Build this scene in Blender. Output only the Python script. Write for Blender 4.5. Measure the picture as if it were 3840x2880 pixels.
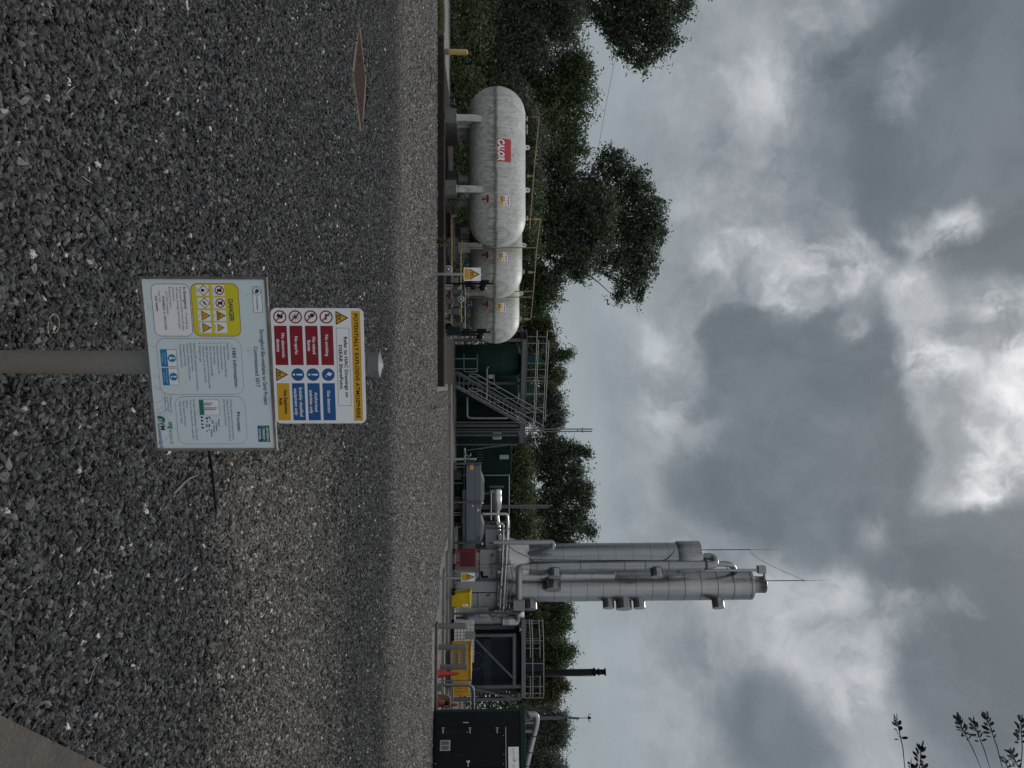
import bpy, math, random
import numpy as np
from mathutils import Vector, Matrix, noise as mnoise
SC = bpy.context.scene
for _o in list(bpy.data.objects): bpy.data.objects.remove(_o)
COL = SC.collection
R = math.radians
# ------------------------------------------------------------ camera (phone held upright, file stored on its side)
F, CAMZ, PT = 2885.0, 1.7, R(2.08)
CP, SP = math.cos(PT), math.sin(PT)
cam = bpy.data.cameras.new('camera'); camo = bpy.data.objects.new('camera', cam); COL.objects.link(camo)
cam.sensor_fit = 'HORIZONTAL'; cam.sensor_width = 36.0; cam.lens = 36.0*F/3840.0
cam.clip_start = 0.05; cam.clip_end = 3000
fw = Vector((0, CP, SP)); upv = Vector((0, -SP, CP)); lf = Vector((-1, 0, 0))
camo.matrix_world = Matrix(((upv.x, lf.x, -fw.x, 0), (upv.y, lf.y, -fw.y, 0), (upv.z, lf.z, -fw.z, CAMZ), (0, 0, 0, 1)))
SC.camera = camo
def ray(c, r):
    u = (c-1920)/F; w = (r-1440)/F
    return Vector((w, CP-u*SP, SP+u*CP))
def P(c, r, Y):
    d = ray(c, r); s = Y/d.y
    return Vector((d.x*s, Y, CAMZ+d.z*s))
def G(c, r, z=0.0):
    d = ray(c, r); s = (z-CAMZ)/d.z
    return Vector((d.x*s, d.y*s, z))
def ZC(c, Y): return P(c, 1440, Y).z
# ------------------------------------------------------------ view
SC.view_settings.view_transform = 'Standard'; SC.view_settings.look = 'None'
SC.view_settings.exposure = 0.0; SC.view_settings.gamma = 1.0
# ------------------------------------------------------------ node helper
class NT:
    def __init__(s, nt): s.nt = nt; s.N = nt.nodes; s.L = nt.links
    def n(s, typ, ins=None, **kw):
        nd = s.N.new(typ)
        for k, v in kw.items(): setattr(nd, k, v)
        if ins:
            for k, v in ins.items(): s.set(nd.inputs[k], v)
        return nd
    def set(s, sock, v):
        if isinstance(v, bpy.types.NodeSocket): s.L.new(v, sock)
        elif isinstance(v, bpy.types.Node): s.L.new(v.outputs[0], sock)
        else:
            if isinstance(v, (tuple, list)) and len(v) == 3 and sock.type == 'RGBA': v = (*v, 1)
            sock.default_value = v
    def math(s, op, a, b=None, c=None, clamp=False):
        nd = s.N.new('ShaderNodeMath'); nd.operation = op; nd.use_clamp = clamp
        s.set(nd.inputs[0], a)
        if b is not None: s.set(nd.inputs[1], b)
        if c is not None: s.set(nd.inputs[2], c)
        return nd.outputs[0]
    def vm(s, op, a, b=None, scale=None):
        nd = s.N.new('ShaderNodeVectorMath'); nd.operation = op
        s.set(nd.inputs[0], a)
        if b is not None: s.set(nd.inputs[1], b)
        if scale is not None: s.set(nd.inputs['Scale'], scale)
        return nd.outputs['Value'] if op in ('DOT_PRODUCT', 'LENGTH') else nd.outputs[0]
    def mix(s, f, a, b, blend='MIX'):
        nd = s.N.new('ShaderNodeMix'); nd.data_type = 'RGBA'; nd.blend_type = blend
        s.set(nd.inputs[0], f); s.set(nd.inputs[6], a); s.set(nd.inputs[7], b)
        return nd.outputs[2]
    def ms(s, v, a, b, c=0.0, d=1.0, smooth=True):
        nd = s.N.new('ShaderNodeMapRange'); nd.interpolation_type = 'SMOOTHSTEP' if smooth else 'LINEAR'
        s.set(nd.inputs[0], v); s.set(nd.inputs[1], a); s.set(nd.inputs[2], b); s.set(nd.inputs[3], c); s.set(nd.inputs[4], d)
        return nd.outputs[0]
    def noise(s, vec, scale, detail=4, rough=.55, dist=0, color=False):
        nd = s.n('ShaderNodeTexNoise', {'Scale': scale, 'Detail': detail, 'Roughness': rough, 'Distortion': dist})
        if vec is not None: s.set(nd.inputs['Vector'], vec)
        return nd.outputs['Color' if color else 'Fac']
    def ramp(s, f, stops):
        nd = s.N.new('ShaderNodeValToRGB'); cr = nd.color_ramp
        while len(cr.elements) < len(stops): cr.elements.new(.5)
        for e, (p, c) in zip(cr.elements, stops):
            e.position = p; e.color = (*c, 1) if len(c) == 3 else c
        s.set(nd.inputs[0], f); return nd.outputs[0]
def g3(v): return (v, v, v)
# ------------------------------------------------------------ world: overcast, procedural cloud decks over the Nishita sky
W = bpy.data.worlds.new("World"); SC.world = W; W.use_nodes = True
t = NT(W.node_tree)
for n_ in list(t.N): t.N.remove(n_)
SUN_EL, SUN_AZ = R(52), R(8)      # sun stands ahead of the camera behind the cloud
sky = t.n('ShaderNodeTexSky', sky_type='NISHITA'); sky.sun_disc = False
sky.sun_elevation = SUN_EL; sky.sun_rotation = SUN_AZ; sky.air_density = 1.0; sky.dust_density = 2.0
tc = t.n('ShaderNodeTexCoord')
d0 = t.vm('NORMALIZE', tc.outputs['Generated'])
n1 = t.vm('SUBTRACT', t.noise(d0, 2.6, 5, .6, color=True), (.5, .5, .5))
n2 = t.vm('SUBTRACT', t.noise(d0, 9, 6, .6, color=True), (.5, .5, .5))
n3 = t.vm('SUBTRACT', t.noise(d0, 34, 4, .6, color=True), (.5, .5, .5))
dd = t.vm('NORMALIZE', t.vm('ADD', t.vm('ADD', t.vm('ADD', d0, t.vm('SCALE', n1, scale=.10)), t.vm('SCALE', n2, scale=.06)), t.vm('SCALE', n3, scale=.018)))
def blobs(lst):
    acc = None
    for (c, r, rad, w, soft) in lst:
        b = ray(c, r).normalized(); a = rad/F*.95
        ang = t.math('ARCCOSINE', t.math('MINIMUM', t.vm('DOT_PRODUCT', dd, tuple(b)), 1.0))
        m = t.ms(ang, a*(1-soft), a*(1+soft), 1-w, 1)
        acc = m if acc is None else t.math('MULTIPLY', acc, m)
    return t.math('SUBTRACT', 1.0, acc)
dark = blobs([(2960,1560,330,1,.35),(2800,1230,150,.8,.4),(3120,1380,230,.75,.35),(3150,1760,250,.85,.4),(2760,1720,280,.85,.5),(3000,1950,220,.7,.5),
  (3200,1150,120,.5,.5),(3560,600,300,.95,.4),(3800,250,400,.95,.4),(3400,860,190,.7,.5),(3750,900,200,.7,.5),(3200,560,220,.45,.6),
  (3480,2150,240,.8,.4),(3680,2420,260,.85,.45),(3800,2050,170,.7,.5),(2900,2760,220,.7,.5),(3620,1240,70,.45,.6),(3560,2750,200,.6,.5),
  (2600,600,260,.35,.8),(3450,300,200,.4,.7),(2750,2400,180,.25,.8)])
brt = blobs([(2760,990,120,.85,.7),(2960,1080,110,.8,.6),(3140,980,100,.9,.6),(3180,1200,60,.6,.7),(3380,1000,120,.65,.6),(3580,900,90,.95,.6),(3740,1180,90,1,.6),
  (3420,1380,95,.9,.55),(3560,1400,50,.4,.6),(3740,1500,95,.9,.6),(3820,1350,85,.9,.6),(3650,1700,75,.85,.6),(3660,1840,75,.9,.6),(3250,2000,70,.4,.8),(3500,1620,60,.5,.6),
  (2560,1560,150,.45,.8),(2490,1270,80,.4,.6),(3160,2650,100,.22,.8),(3620,2300,70,.5,.7),(2980,2560,120,.12,.8),(3300,2500,90,.25,.7),(3420,270,80,.3,.8),(3300,400,90,.4,.7),
  (3000,330,110,.3,.8),(2620,730,90,.3,.8),(3400,2330,90,.6,.6),(3180,2300,100,.25,.7),(3800,1700,90,.9,.6)])
zz = t.n('ShaderNodeSeparateXYZ', {0: d0}).outputs[2]
pl = t.vm('SCALE', d0, scale=t.math('DIVIDE', 1.0, t.math('ADD', t.math('MAXIMUM', zz, 0.0), .22)))
f1 = t.noise(pl, 1.6, 6, .55, .2)
wisp = t.n('ShaderNodeMapping', {0: t.vm('ADD', dd, (3.1, 1.7, .4)), 2: (0, .35, 0), 3: (1, 1, 1.7)})
f2 = t.noise(wisp, 4.2, 6, .56, .15)
f3 = t.noise(t.vm('ADD', dd, (1.1, 4.7, 2.4)), 15, 5, .55, .1)
up = t.ms(zz, .08, .36)
base = t.math('ADD', .282, t.math('MULTIPLY', t.math('SUBTRACT', f1, .5), .16))
f4 = t.noise(t.vm('ADD', dd, (6.1, .7, 5.4)), 8.5, 7, .62, .25)
puff = t.ms(f4, .40, .66)
base = t.math('ADD', base, t.math('MULTIPLY', t.math('MULTIPLY', t.math('SUBTRACT', f2, .5), .58), up))
base = t.math('ADD', base, t.math('MULTIPLY', t.math('MULTIPLY', puff, .165), up))
base = t.math('ADD', base, t.math('MULTIPLY', t.math('MULTIPLY', t.math('SUBTRACT', f3, .5), .22), up))
dk = t.ms(t.math('ADD', dark, t.math('MULTIPLY', t.math('SUBTRACT', f4, .5), .55)), .22, .80)
detail = t.math('ADD', .150, t.math('MULTIPLY', t.math('SUBTRACT', f2, .5), .10))
detail = t.math('ADD', detail, t.math('MULTIPLY', puff, .034))
rim = t.math('MULTIPLY', t.math('MULTIPLY', dk, t.math('SUBTRACT', 1.0, dk)), 4.0)
Lm = t.n('ShaderNodeMix', {0: t.math('MULTIPLY', dk, .96, clamp=True), 2: base, 3: detail}).outputs[0]
btx = t.ms(t.math('ADD', t.math('MULTIPLY', f4, .6), t.math('MULTIPLY', f3, .4)), .36, .62)
bb = t.math('MULTIPLY', brt, btx)
Lm = t.math('ADD', Lm, t.math('MULTIPLY', t.math('POWER', bb, 1.4), .47))
Lm = t.math('ADD', Lm, t.math('MULTIPLY', t.math('MULTIPLY', rim, brt), .10))
Lm = t.math('MAXIMUM', Lm, .13)
# the cloud deck gets brighter towards the zenith, above the frame
Lm = t.math('ADD', Lm, t.ms(zz, .62, .95, 0, .38))
yy = t.n('ShaderNodeSeparateXYZ', {0: d0}).outputs[1]
bk = t.ms(t.noise(t.vm('ADD', d0, (2.2, 0, 1.1)), 2.4, 4, .55), .36, .62, .25, 1.9)
Lm = t.math('ADD', Lm, t.math('MULTIPLY', t.ms(yy, .25, -.6, 0, .27), bk))
tint = t.ramp(Lm, [(0, (.76, .97, 1.12)), (.14, (.80, .975, 1.085)), (.3, (.90, .985, 1.055)), (.55, (.96, 1.0, 1.05)), (.8, (1.0, 1.0, 1.02))])
hz = t.ms(zz, .04, .30, 1, 0)
cl = t.mix(hz, t.vm('SCALE', tint, scale=Lm), t.vm('SCALE', (.86, .995, 1.07), scale=t.math('ADD', Lm, .075)))
skyc = t.vm('SCALE', sky.outputs[0], scale=.10)
fin = t.mix(.95, skyc, cl)
bg = t.n('ShaderNodeBackground', {'Color': fin, 'Strength': 1.0})
wo = t.n('ShaderNodeOutputWorld'); t.L.new(bg.outputs[0], wo.inputs[0])
W.cycles.sampling_method = 'MANUAL'; W.cycles.sample_map_resolution = 512
# ------------------------------------------------------------ sun
sl = bpy.data.lights.new('sun', 'SUN'); sl.energy = 1.4; sl.angle = R(12); sl.color = (1, .97, .92)
so = bpy.data.objects.new('sun', sl); COL.objects.link(so)
sd = Vector((math.sin(SUN_AZ)*math.cos(SUN_EL), math.cos(SUN_AZ)*math.cos(SUN_EL), math.sin(SUN_EL)))
so.rotation_euler = sd.to_track_quat('Z', 'Y').to_euler(); so.location = (0, 0, 30)

# ------------------------------------------------------------ materials
MATS = {}
def mat(name, col, rough=.6, metal=0.0, var=.12, vs=2.5, bump=0.0, bs=40, dirt=None, streak=None, coat=0):
    m = bpy.data.materials.new(name); m.use_nodes = True
    t = NT(m.node_tree); b = t.N['Principled BSDF']
    tc = t.n('ShaderNodeTexCoord').outputs['Object']
    c = (*col, 1)
    nz = t.noise(tc, vs, 6, .6)
    cc = t.mix(t.ms(nz, .3, .7), tuple(x*(1-var) for x in col), tuple(min(1, x*(1+var)) for x in col))
    fine = t.noise(tc, vs*14, 3, .6)
    cc = t.mix(t.math('MULTIPLY', t.ms(fine, .35, .65), min(1, var*1.2)), cc, tuple(x*.72 for x in col))
    rr = t.ms(nz, .3, .7, rough*.85, min(1, rough*1.15))
    if dirt:     # (colour, amount, scale, vertical stretch)
        dc, am, ds, zs = dirt
        mp = t.n('ShaderNodeMapping', {0: tc, 3: (1, 1, zs)})
        dn = t.noise(mp, ds, 6, .65, .3)
        cc = t.mix(t.ms(dn, .62-am*.35, .78-am*.2, 0, .85), cc, dc)
    b.inputs['Roughness'].default_value = rough; t.L.new(rr, b.inputs['Roughness'])
    b.inputs['Metallic'].default_value = metal
    if max(col) < .05 and metal < .2: b.inputs['Specular IOR Level'].default_value = .16
    if coat: b.inputs['Coat Weight'].default_value = coat
    t.L.new(cc, b.inputs['Base Color'])
    if bump:
        bn = t.n('ShaderNodeBump', {'Height': t.noise(tc, bs, 5, .65), 'Strength': bump, 'Distance': .02})
        t.L.new(bn.outputs[0], b.inputs['Normal'])
    MATS[name] = m; return m
GREY_DIRT = (.10, .09, .075)
mat('white_sign', (.76, .77, .78), .45, var=.04, vs=3, dirt=((.42, .42, .40), .12, 5, .3))
mat('sign_yellow', (.62, .34, .015), .45, var=.05); mat('danger_yellow', (.62, .55, .02), .45, var=.05)
mat('sign_red', (.23, .006, .018), .45, var=.05); mat('sign_blue', (.008, .085, .27), .45, var=.05)
mat('sign_cyan', (.012, .19, .42), .45, var=.05); mat('sign_black', (.012, .013, .016), .5, var=.05)
mat('ink_white', (.76, .77, .78), .5, var=.02); mat('ink_navy', (.03, .045, .10), .5, var=.02); mat('ink_green', (.02, .20, .10), .5, var=.02)
mat('ink_grey', (.26, .29, .32), .5, var=.02); mat('ink_teal', (.01, .17, .14), .5, var=.02)
mat('alu_frame', (.20, .185, .165), .55, .5, var=.3, vs=12, dirt=((.07, .06, .05), .3, 14, 1))
mat('galv', (.21, .22, .225), .5, .55, var=.18, vs=6, dirt=((.16, .15, .13), .25, 5, .3))
mat('galv_dull', (.14, .147, .15), .6, .3, var=.18, vs=4, dirt=((.11, .10, .09), .25, 4, .3))
mat('rail_grey', (.20, .22, .225), .5, .4, var=.15, vs=5)
mat('stainless', (.40, .41, .42), .33, .92, var=.12, vs=1.2, bump=.05, bs=6)
mat('stainless_dull', (.29, .30, .31), .45, .7, var=.12, vs=1.2)
mat('cladding_white', (.50, .51, .515), .5, .1, var=.08, vs=2, dirt=((.30, .29, .27), .2, 3, .3))
mat('cabinet_grey', (.27, .29, .29), .5, .05, var=.08, vs=2, dirt=((.17, .17, .155), .2, 3, .25))
mat('steel_dark', (.085, .093, .105), .55, .3, var=.2, vs=3); mat('frame_grey', (.075, .085, .096), .5, .3, var=.18, vs=3, dirt=((.07, .065, .06), .2, 4, .3))
mat('beam_grey', (.105, .112, .13), .55, .2, var=.12, vs=3)
mat('cooler_blue', (.10, .115, .145), .5, .15, var=.06, vs=2, dirt=((.11, .11, .12), .15, 3, .3))
mat('navy', (.008, .012, .022), .55, .0, var=.2, vs=2); mat('navy_band', (.02, .025, .036), .55, .1, var=.2, vs=2)
mat('black', (.004, .005, .006), .7, var=.2); mat('rubber', (.018, .018, .018), .8, var=.2)
mat('green_dark', (.004, .016, .015), .55, .0, var=.18, vs=1.6, dirt=((.006, .02, .018), .2, 3, .3))
mat('green_vessel', (.008, .034, .030), .5, .05, var=.16, vs=1.2, dirt=((.05, .05, .05), .1, 3, .3))
mat('green_trim', (.010, .026, .025), .5, var=.15); mat('shed_panel', (.004, .0065, .009), .5, .0, var=.3, vs=1.3, dirt=((.02, .022, .024), .15, 2.5, .4))
mat('pale_grey', (.27, .29, .31), .6, var=.1); mat('lamp_white', (.6, .62, .63), .4, var=.05)
mat('bin_yellow', (.52, .37, .003), .45, var=.1, vs=4, dirt=((.22, .17, .03), .18, 6, .5)); mat('skip_yellow', (.52, .27, .004), .5, var=.14, vs=3, dirt=((.20, .11, .03), .25, 5, .4))
mat('pipe_yellow', (.26, .185, .085), .65, var=.25, vs=8, dirt=((.10, .07, .04), .35, 14, 1))
mat('post_yellow', (.42, .32, .10), .65, var=.2, vs=5, dirt=((.12, .10, .05), .3, 9, .6))
mat('cone_red', (.34, .022, .010), .55, var=.2, vs=6, dirt=((.10, .05, .04), .25, 10, .5)); mat('cone_orange', (.30, .07, .025), .6, var=.25, vs=6, dirt=((.08, .04, .02), .3, 10, .5))
mat('trolley_red', (.22, .008, .018), .5, var=.12); mat('wire_red', (.085, .004, .009), .6, var=.12); mat('pipe_brown', (.24, .17, .125), .6, var=.2, vs=5)
mat('tank_leg', (.42, .43, .40), .55, var=.15, vs=5, dirt=((.14, .14, .10), .3, 8, .4))
mat('concrete', (.075, .063, .053), .9, var=.45, vs=6, bump=.8, bs=90, dirt=((.13, .115, .10), .25, 45, 1)); mat('concrete_pale', (.17, .17, .165), .9, var=.12, vs=1.2, bump=.2, bs=60, dirt=((.10, .098, .088), .3, 1.5, 1))
mat('concrete_block', (.13, .13, .12), .9, var=.25, vs=3, bump=.4, bs=30, dirt=((.05, .055, .04), .35, 4, .5))
mat('wall_dark', (.024, .021, .019), .9, var=.3, vs=3, bump=.5, bs=20, dirt=((.05, .045, .038), .2, 5, .3))
mat('bollard_grey', (.15, .15, .14), .85, var=.15, vs=4, bump=.2, bs=40, dirt=((.11, .105, .09), .3, 5, .5))
mat('wood', (.26, .21, .14), .8, var=.3, vs=6); mat('ibc_white', (.58, .60, .61), .45, var=.06)
mat('bark', (.055, .048, .038), .9, var=.3, vs=4, bump=.5, bs=12); mat('twig_dark', (.035, .03, .024), .85, var=.3); mat('straw', (.30, .27, .20), .8, var=.2); mat('wood_grey', (.15, .13, .11), .85, var=.3, vs=12)
mat('rust_iron', (.042, .022, .016), .8, .1, var=.3, vs=7, bump=.4, bs=30, dirt=((.055, .035, .03), .3, 9, 1)); mat('drain_concrete', (.092, .070, .052), .9, var=.2, vs=5, bump=.4, bs=40, dirt=((.12, .09, .07), .3, 7, 1))
mat('calor_red', (.42, .035, .045), .5, var=.1, vs=4)
mat('cable', (.012, .012, .014), .6, var=.1)
# the board's own print: pale cyan at the head fading to white at the foot
def board_print():
    m = bpy.data.materials.new('board_print'); m.use_nodes = True; t = NT(m.node_tree); b = t.N['Principled BSDF']
    tc = t.n('ShaderNodeTexCoord').outputs['Object']; z = t.n('ShaderNodeSeparateXYZ', {0: tc}).outputs[2]
    c = t.mix(t.ms(z, .60, 1.0), (.60, .69, .72), (.34, .565, .60))
    d = t.noise(tc, 22, 6, .65); c = t.mix(t.ms(d, .56, .75, 0, .35), c, (.34, .37, .36))
    t.L.new(c, b.inputs['Base Color']); b.inputs['Roughness'].default_value = .42
    MATS['board_print'] = m
board_print()
# weathered white shell of the gas tanks: seam stains are dirt with their own shape
def tank_mat(nm, tn=(1, 1, 1), ex=0.0):
    m = bpy.data.materials.new(nm); m.use_nodes = True; t = NT(m.node_tree); b = t.N['Principled BSDF']
    tc = t.n('ShaderNodeTexCoord').outputs['Object']
    sp = t.n('ShaderNodeSeparateXYZ', {0: tc}); x, y, z = sp.outputs
    c = t.mix(t.ms(t.noise(tc, 2.2, 6, .6), .3, .7), (.43, .435, .41), (.54, .545, .52))
    st = t.n('ShaderNodeMapping', {0: tc, 3: (7, 7, .9)})       # run marks down the sides
    s1 = t.noise(st, 1.6, 7, .7, .2)
    c = t.mix(t.ms(s1, .42, .68, 0, .70), c, (.21, .22, .195))
    st2 = t.n('ShaderNodeMapping', {0: tc, 3: (14, 14, 5)})
    c = t.mix(t.ms(t.noise(st2, 2.5, 6, .75), .58, .74, 0, .42), c, (.15, .155, .14))
    wob = t.math('MULTIPLY', t.math('SUBTRACT', t.noise(tc, 3, 4, .6), .5), .16)
    band = t.ms(t.math('ABSOLUTE', t.math('SUBTRACT', t.math('ADD', z, wob), 1.03)), .01, .12, 1, 0)  # weld seam, z above the tank's base
    band = t.math('MULTIPLY', band, t.ms(t.noise(st, 3.0, 5, .7), .30, .55, .35, 1))
    c = t.mix(t.math('MULTIPLY', band, .95), c, (.085, .08, .05))
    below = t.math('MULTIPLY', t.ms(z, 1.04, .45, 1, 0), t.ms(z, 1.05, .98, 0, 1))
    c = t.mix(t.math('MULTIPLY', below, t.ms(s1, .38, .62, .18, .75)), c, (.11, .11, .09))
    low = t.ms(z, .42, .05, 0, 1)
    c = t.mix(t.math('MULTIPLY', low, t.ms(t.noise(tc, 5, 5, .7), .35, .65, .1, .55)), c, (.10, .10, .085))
    if ex: c = t.mix(t.ms(t.math('ADD', x, t.math('MULTIPLY', t.noise(tc, 2.5, 5, .65), .9)), 2.5, 1.35, 0, .85), c, t.mix(1.0, c, tn, 'MULTIPLY'))  # green stain plus painted shade where the nearer tank overlaps this one
    t.L.new(c, b.inputs['Base Color']); b.inputs['Roughness'].default_value = .5
    bn = t.n('ShaderNodeBump', {'Height': t.noise(tc, 3, 3, .5), 'Strength': .15, 'Distance': .03}); t.L.new(bn.outputs[0], b.inputs['Normal'])
    MATS[nm] = m
tank_mat('tank_shell')
tank_mat('tank_shell_green_shade', (.46, .50, .42), .16)
# stainless cladding with faint vertical rolling marks
def clad_mat(name, base, metal=.85, rough=.36):
    m = bpy.data.materials.new(name); m.use_nodes = True; t = NT(m.node_tree); b = t.N['Principled BSDF']
    tc = t.n('ShaderNodeTexCoord').outputs['Object']
    mp = t.n('ShaderNodeMapping', {0: tc, 3: (5, 5, .25)})
    s = t.noise(mp, 1.5, 5, .6); z = t.n('ShaderNodeSeparateXYZ', {0: tc}).outputs[2]
    seg = t.n('ShaderNodeTexWhiteNoise', {'W': t.math('FLOOR', z)}, noise_dimensions='1D').outputs[0]
    k = t.math('ADD', t.ms(s, .3, .7, .84, 1.10), t.math('MULTIPLY', t.math('SUBTRACT', seg, .5), .12))
    c = t.vm('SCALE', base, scale=k)
    t.L.new(c, b.inputs['Base Color']); b.inputs['Metallic'].default_value = metal
    t.L.new(t.ms(s, .3, .7, rough*.8, rough*1.25), b.inputs['Roughness'])
    bn = t.n('ShaderNodeBump', {'Height': t.noise(tc, 1.6, 3, .5), 'Strength': .25, 'Distance': .05}); t.L.new(bn.outputs[0], b.inputs['Normal'])
    MATS[name] = m
clad_mat('tower_clad', (.235, .247, .254), .9, .33); clad_mat('nozzle_clad', (.19, .198, .198), .85, .26)
# the foreground post: galvanised, browned near the ground
def post_mat():
    m = bpy.data.materials.new('post_tube'); m.use_nodes = True; t = NT(m.node_tree); b = t.N['Principled BSDF']
    tc = t.n('ShaderNodeTexCoord').outputs['Object']; z = t.n('ShaderNodeSeparateXYZ', {0: tc}).outputs[2]
    n = t.noise(tc, 9, 6, .65); zz = t.math('ADD', z, t.math('MULTIPLY', t.math('SUBTRACT', n, .5), .35))
    c = t.mix(t.ms(zz, .62, .25), (.21, .22, .22), (.21, .178, .150))
    c = t.mix(t.ms(t.noise(tc, 30, 5, .7), .5, .75, 0, .4), c, (.10, .09, .08))
    t.L.new(c, b.inputs['Base Color']); b.inputs['Roughness'].default_value = .6; b.inputs['Metallic'].default_value = .15
    MATS['post_tube'] = m
post_mat()
# ---- gravel colour shared by the ground sheet and the loose stones (regions differ in the stone itself)
def gravel_col(t, pos, rnd, k=1.0):
    s = t.n('ShaderNodeSeparateXYZ', {0: pos}); x, y, z = s.outputs
    w = t.math('MULTIPLY', t.math('SUBTRACT', t.noise(pos, .55, 5, .65), .5), 1.6)
    yw = t.math('ADD', y, w)
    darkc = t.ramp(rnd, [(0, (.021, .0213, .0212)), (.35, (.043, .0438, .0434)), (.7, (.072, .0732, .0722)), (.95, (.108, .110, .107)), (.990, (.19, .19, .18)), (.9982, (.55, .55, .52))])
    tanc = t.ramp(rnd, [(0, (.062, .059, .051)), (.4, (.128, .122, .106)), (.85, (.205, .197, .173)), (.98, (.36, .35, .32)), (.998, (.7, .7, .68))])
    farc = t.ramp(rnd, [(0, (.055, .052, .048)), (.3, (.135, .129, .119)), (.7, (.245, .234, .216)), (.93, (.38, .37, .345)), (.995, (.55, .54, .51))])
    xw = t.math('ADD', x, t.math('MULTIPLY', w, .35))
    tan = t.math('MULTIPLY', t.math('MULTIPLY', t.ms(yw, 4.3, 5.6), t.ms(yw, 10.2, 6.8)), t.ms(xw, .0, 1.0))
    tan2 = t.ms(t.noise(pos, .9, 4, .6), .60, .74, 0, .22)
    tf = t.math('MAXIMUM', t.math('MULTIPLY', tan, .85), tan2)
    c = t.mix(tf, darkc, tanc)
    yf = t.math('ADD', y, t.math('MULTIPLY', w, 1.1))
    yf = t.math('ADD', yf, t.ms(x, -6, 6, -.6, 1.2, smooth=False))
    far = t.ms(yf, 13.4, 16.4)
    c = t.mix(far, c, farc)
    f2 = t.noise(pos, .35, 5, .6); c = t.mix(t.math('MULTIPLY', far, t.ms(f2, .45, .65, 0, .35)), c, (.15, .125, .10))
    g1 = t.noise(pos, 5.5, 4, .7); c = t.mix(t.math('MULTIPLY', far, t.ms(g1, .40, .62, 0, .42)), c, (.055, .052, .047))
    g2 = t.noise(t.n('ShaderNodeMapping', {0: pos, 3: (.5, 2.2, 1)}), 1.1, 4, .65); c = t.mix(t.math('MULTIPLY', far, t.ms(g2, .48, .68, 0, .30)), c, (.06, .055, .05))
    return c
def ground_mat():
    m = bpy.data.materials.new('gravel_ground'); m.use_nodes = True; t = NT(m.node_tree); b = t.N['Principled BSDF']
    pos = t.n('ShaderNodeNewGeometry').outputs['Position']
    v = t.n('ShaderNodeTexVoronoi', {'Vector': pos, 'Scale': 24.0, 'Randomness': 1.0})
    rnd = t.n('ShaderNodeSeparateColor', {0: v.outputs['Color']}).outputs[0]
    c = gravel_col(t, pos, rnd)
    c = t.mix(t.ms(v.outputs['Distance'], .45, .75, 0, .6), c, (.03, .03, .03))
    ygap = t.n('ShaderNodeSeparateXYZ', {0: pos}).outputs[1]; c = t.mix(t.ms(ygap, 13, 17, .85, 0), c, (.008, .0075, .007))   # near sheet painted almost black as the shade in the stone gaps
    t.L.new(c, b.inputs['Base Color']); b.inputs['Roughness'].default_value = .9
    bn = t.n('ShaderNodeBump', {'Height': t.math('SUBTRACT', 1.0, v.outputs['Distance']), 'Strength': .8, 'Distance': .012}); t.L.new(bn.outputs[0], b.inputs['Normal'])
    MATS['gravel_ground'] = m
    m = bpy.data.materials.new('gravel_stone'); m.use_nodes = True; t = NT(m.node_tree); b = t.N['Principled BSDF']
    oi = t.n('ShaderNodeObjectInfo'); pos = t.n('ShaderNodeNewGeometry').outputs['Position']
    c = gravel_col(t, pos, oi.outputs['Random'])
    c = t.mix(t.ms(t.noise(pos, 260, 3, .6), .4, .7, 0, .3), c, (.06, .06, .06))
    t.L.new(c, b.inputs['Base Color']); b.inputs['Roughness'].default_value = .82; b.inputs['Specular IOR Level'].default_value = .3
    MATS['gravel_stone'] = m
ground_mat()
def leaf_mat(name, cols, rough=.55, trans=.25):
    m = bpy.data.materials.new(name); m.use_nodes = True; t = NT(m.node_tree); b = t.N['Principled BSDF']
    g = t.n('ShaderNodeNewGeometry')
    n = t.noise(g.outputs['Position'], .45, 4, .6)
    r = t.math('ADD', t.math('MULTIPLY', g.outputs['Random Per Island'], .45), t.math('MULTIPLY', n, .6))
    c = t.ramp(r, [(0.12, cols[0]), (.5, cols[1]), (.95, cols[2])])
    t.L.new(c, b.inputs['Base Color']); b.inputs['Roughness'].default_value = rough
    tr = t.n('ShaderNodeBsdfTranslucent', {'Color': c}); mx = t.n('ShaderNodeMixShader', {0: trans})
    t.L.new(b.outputs[0], mx.inputs[1]); t.L.new(tr.outputs[0], mx.inputs[2]); t.L.new(mx.outputs[0], t.N['Material Output'].inputs[0])
    MATS[name] = m
leaf_mat('leaf_dark', [(.020, .034, .018), (.044, .068, .034), (.082, .115, .055)])
leaf_mat('leaf_mid', [(.030, .050, .020), (.060, .092, .036), (.108, .150, .058)])
leaf_mat('leaf_grey', [(.045, .055, .038), (.08, .096, .068), (.14, .16, .12)])
leaf_mat('leaf_olive', [(.035, .040, .014), (.065, .070, .026), (.11, .11, .045)])
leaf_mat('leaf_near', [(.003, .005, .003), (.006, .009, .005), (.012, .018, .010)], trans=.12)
leaf_mat('grass', [(.035, .05, .015), (.07, .085, .03), (.13, .13, .06)])

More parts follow.
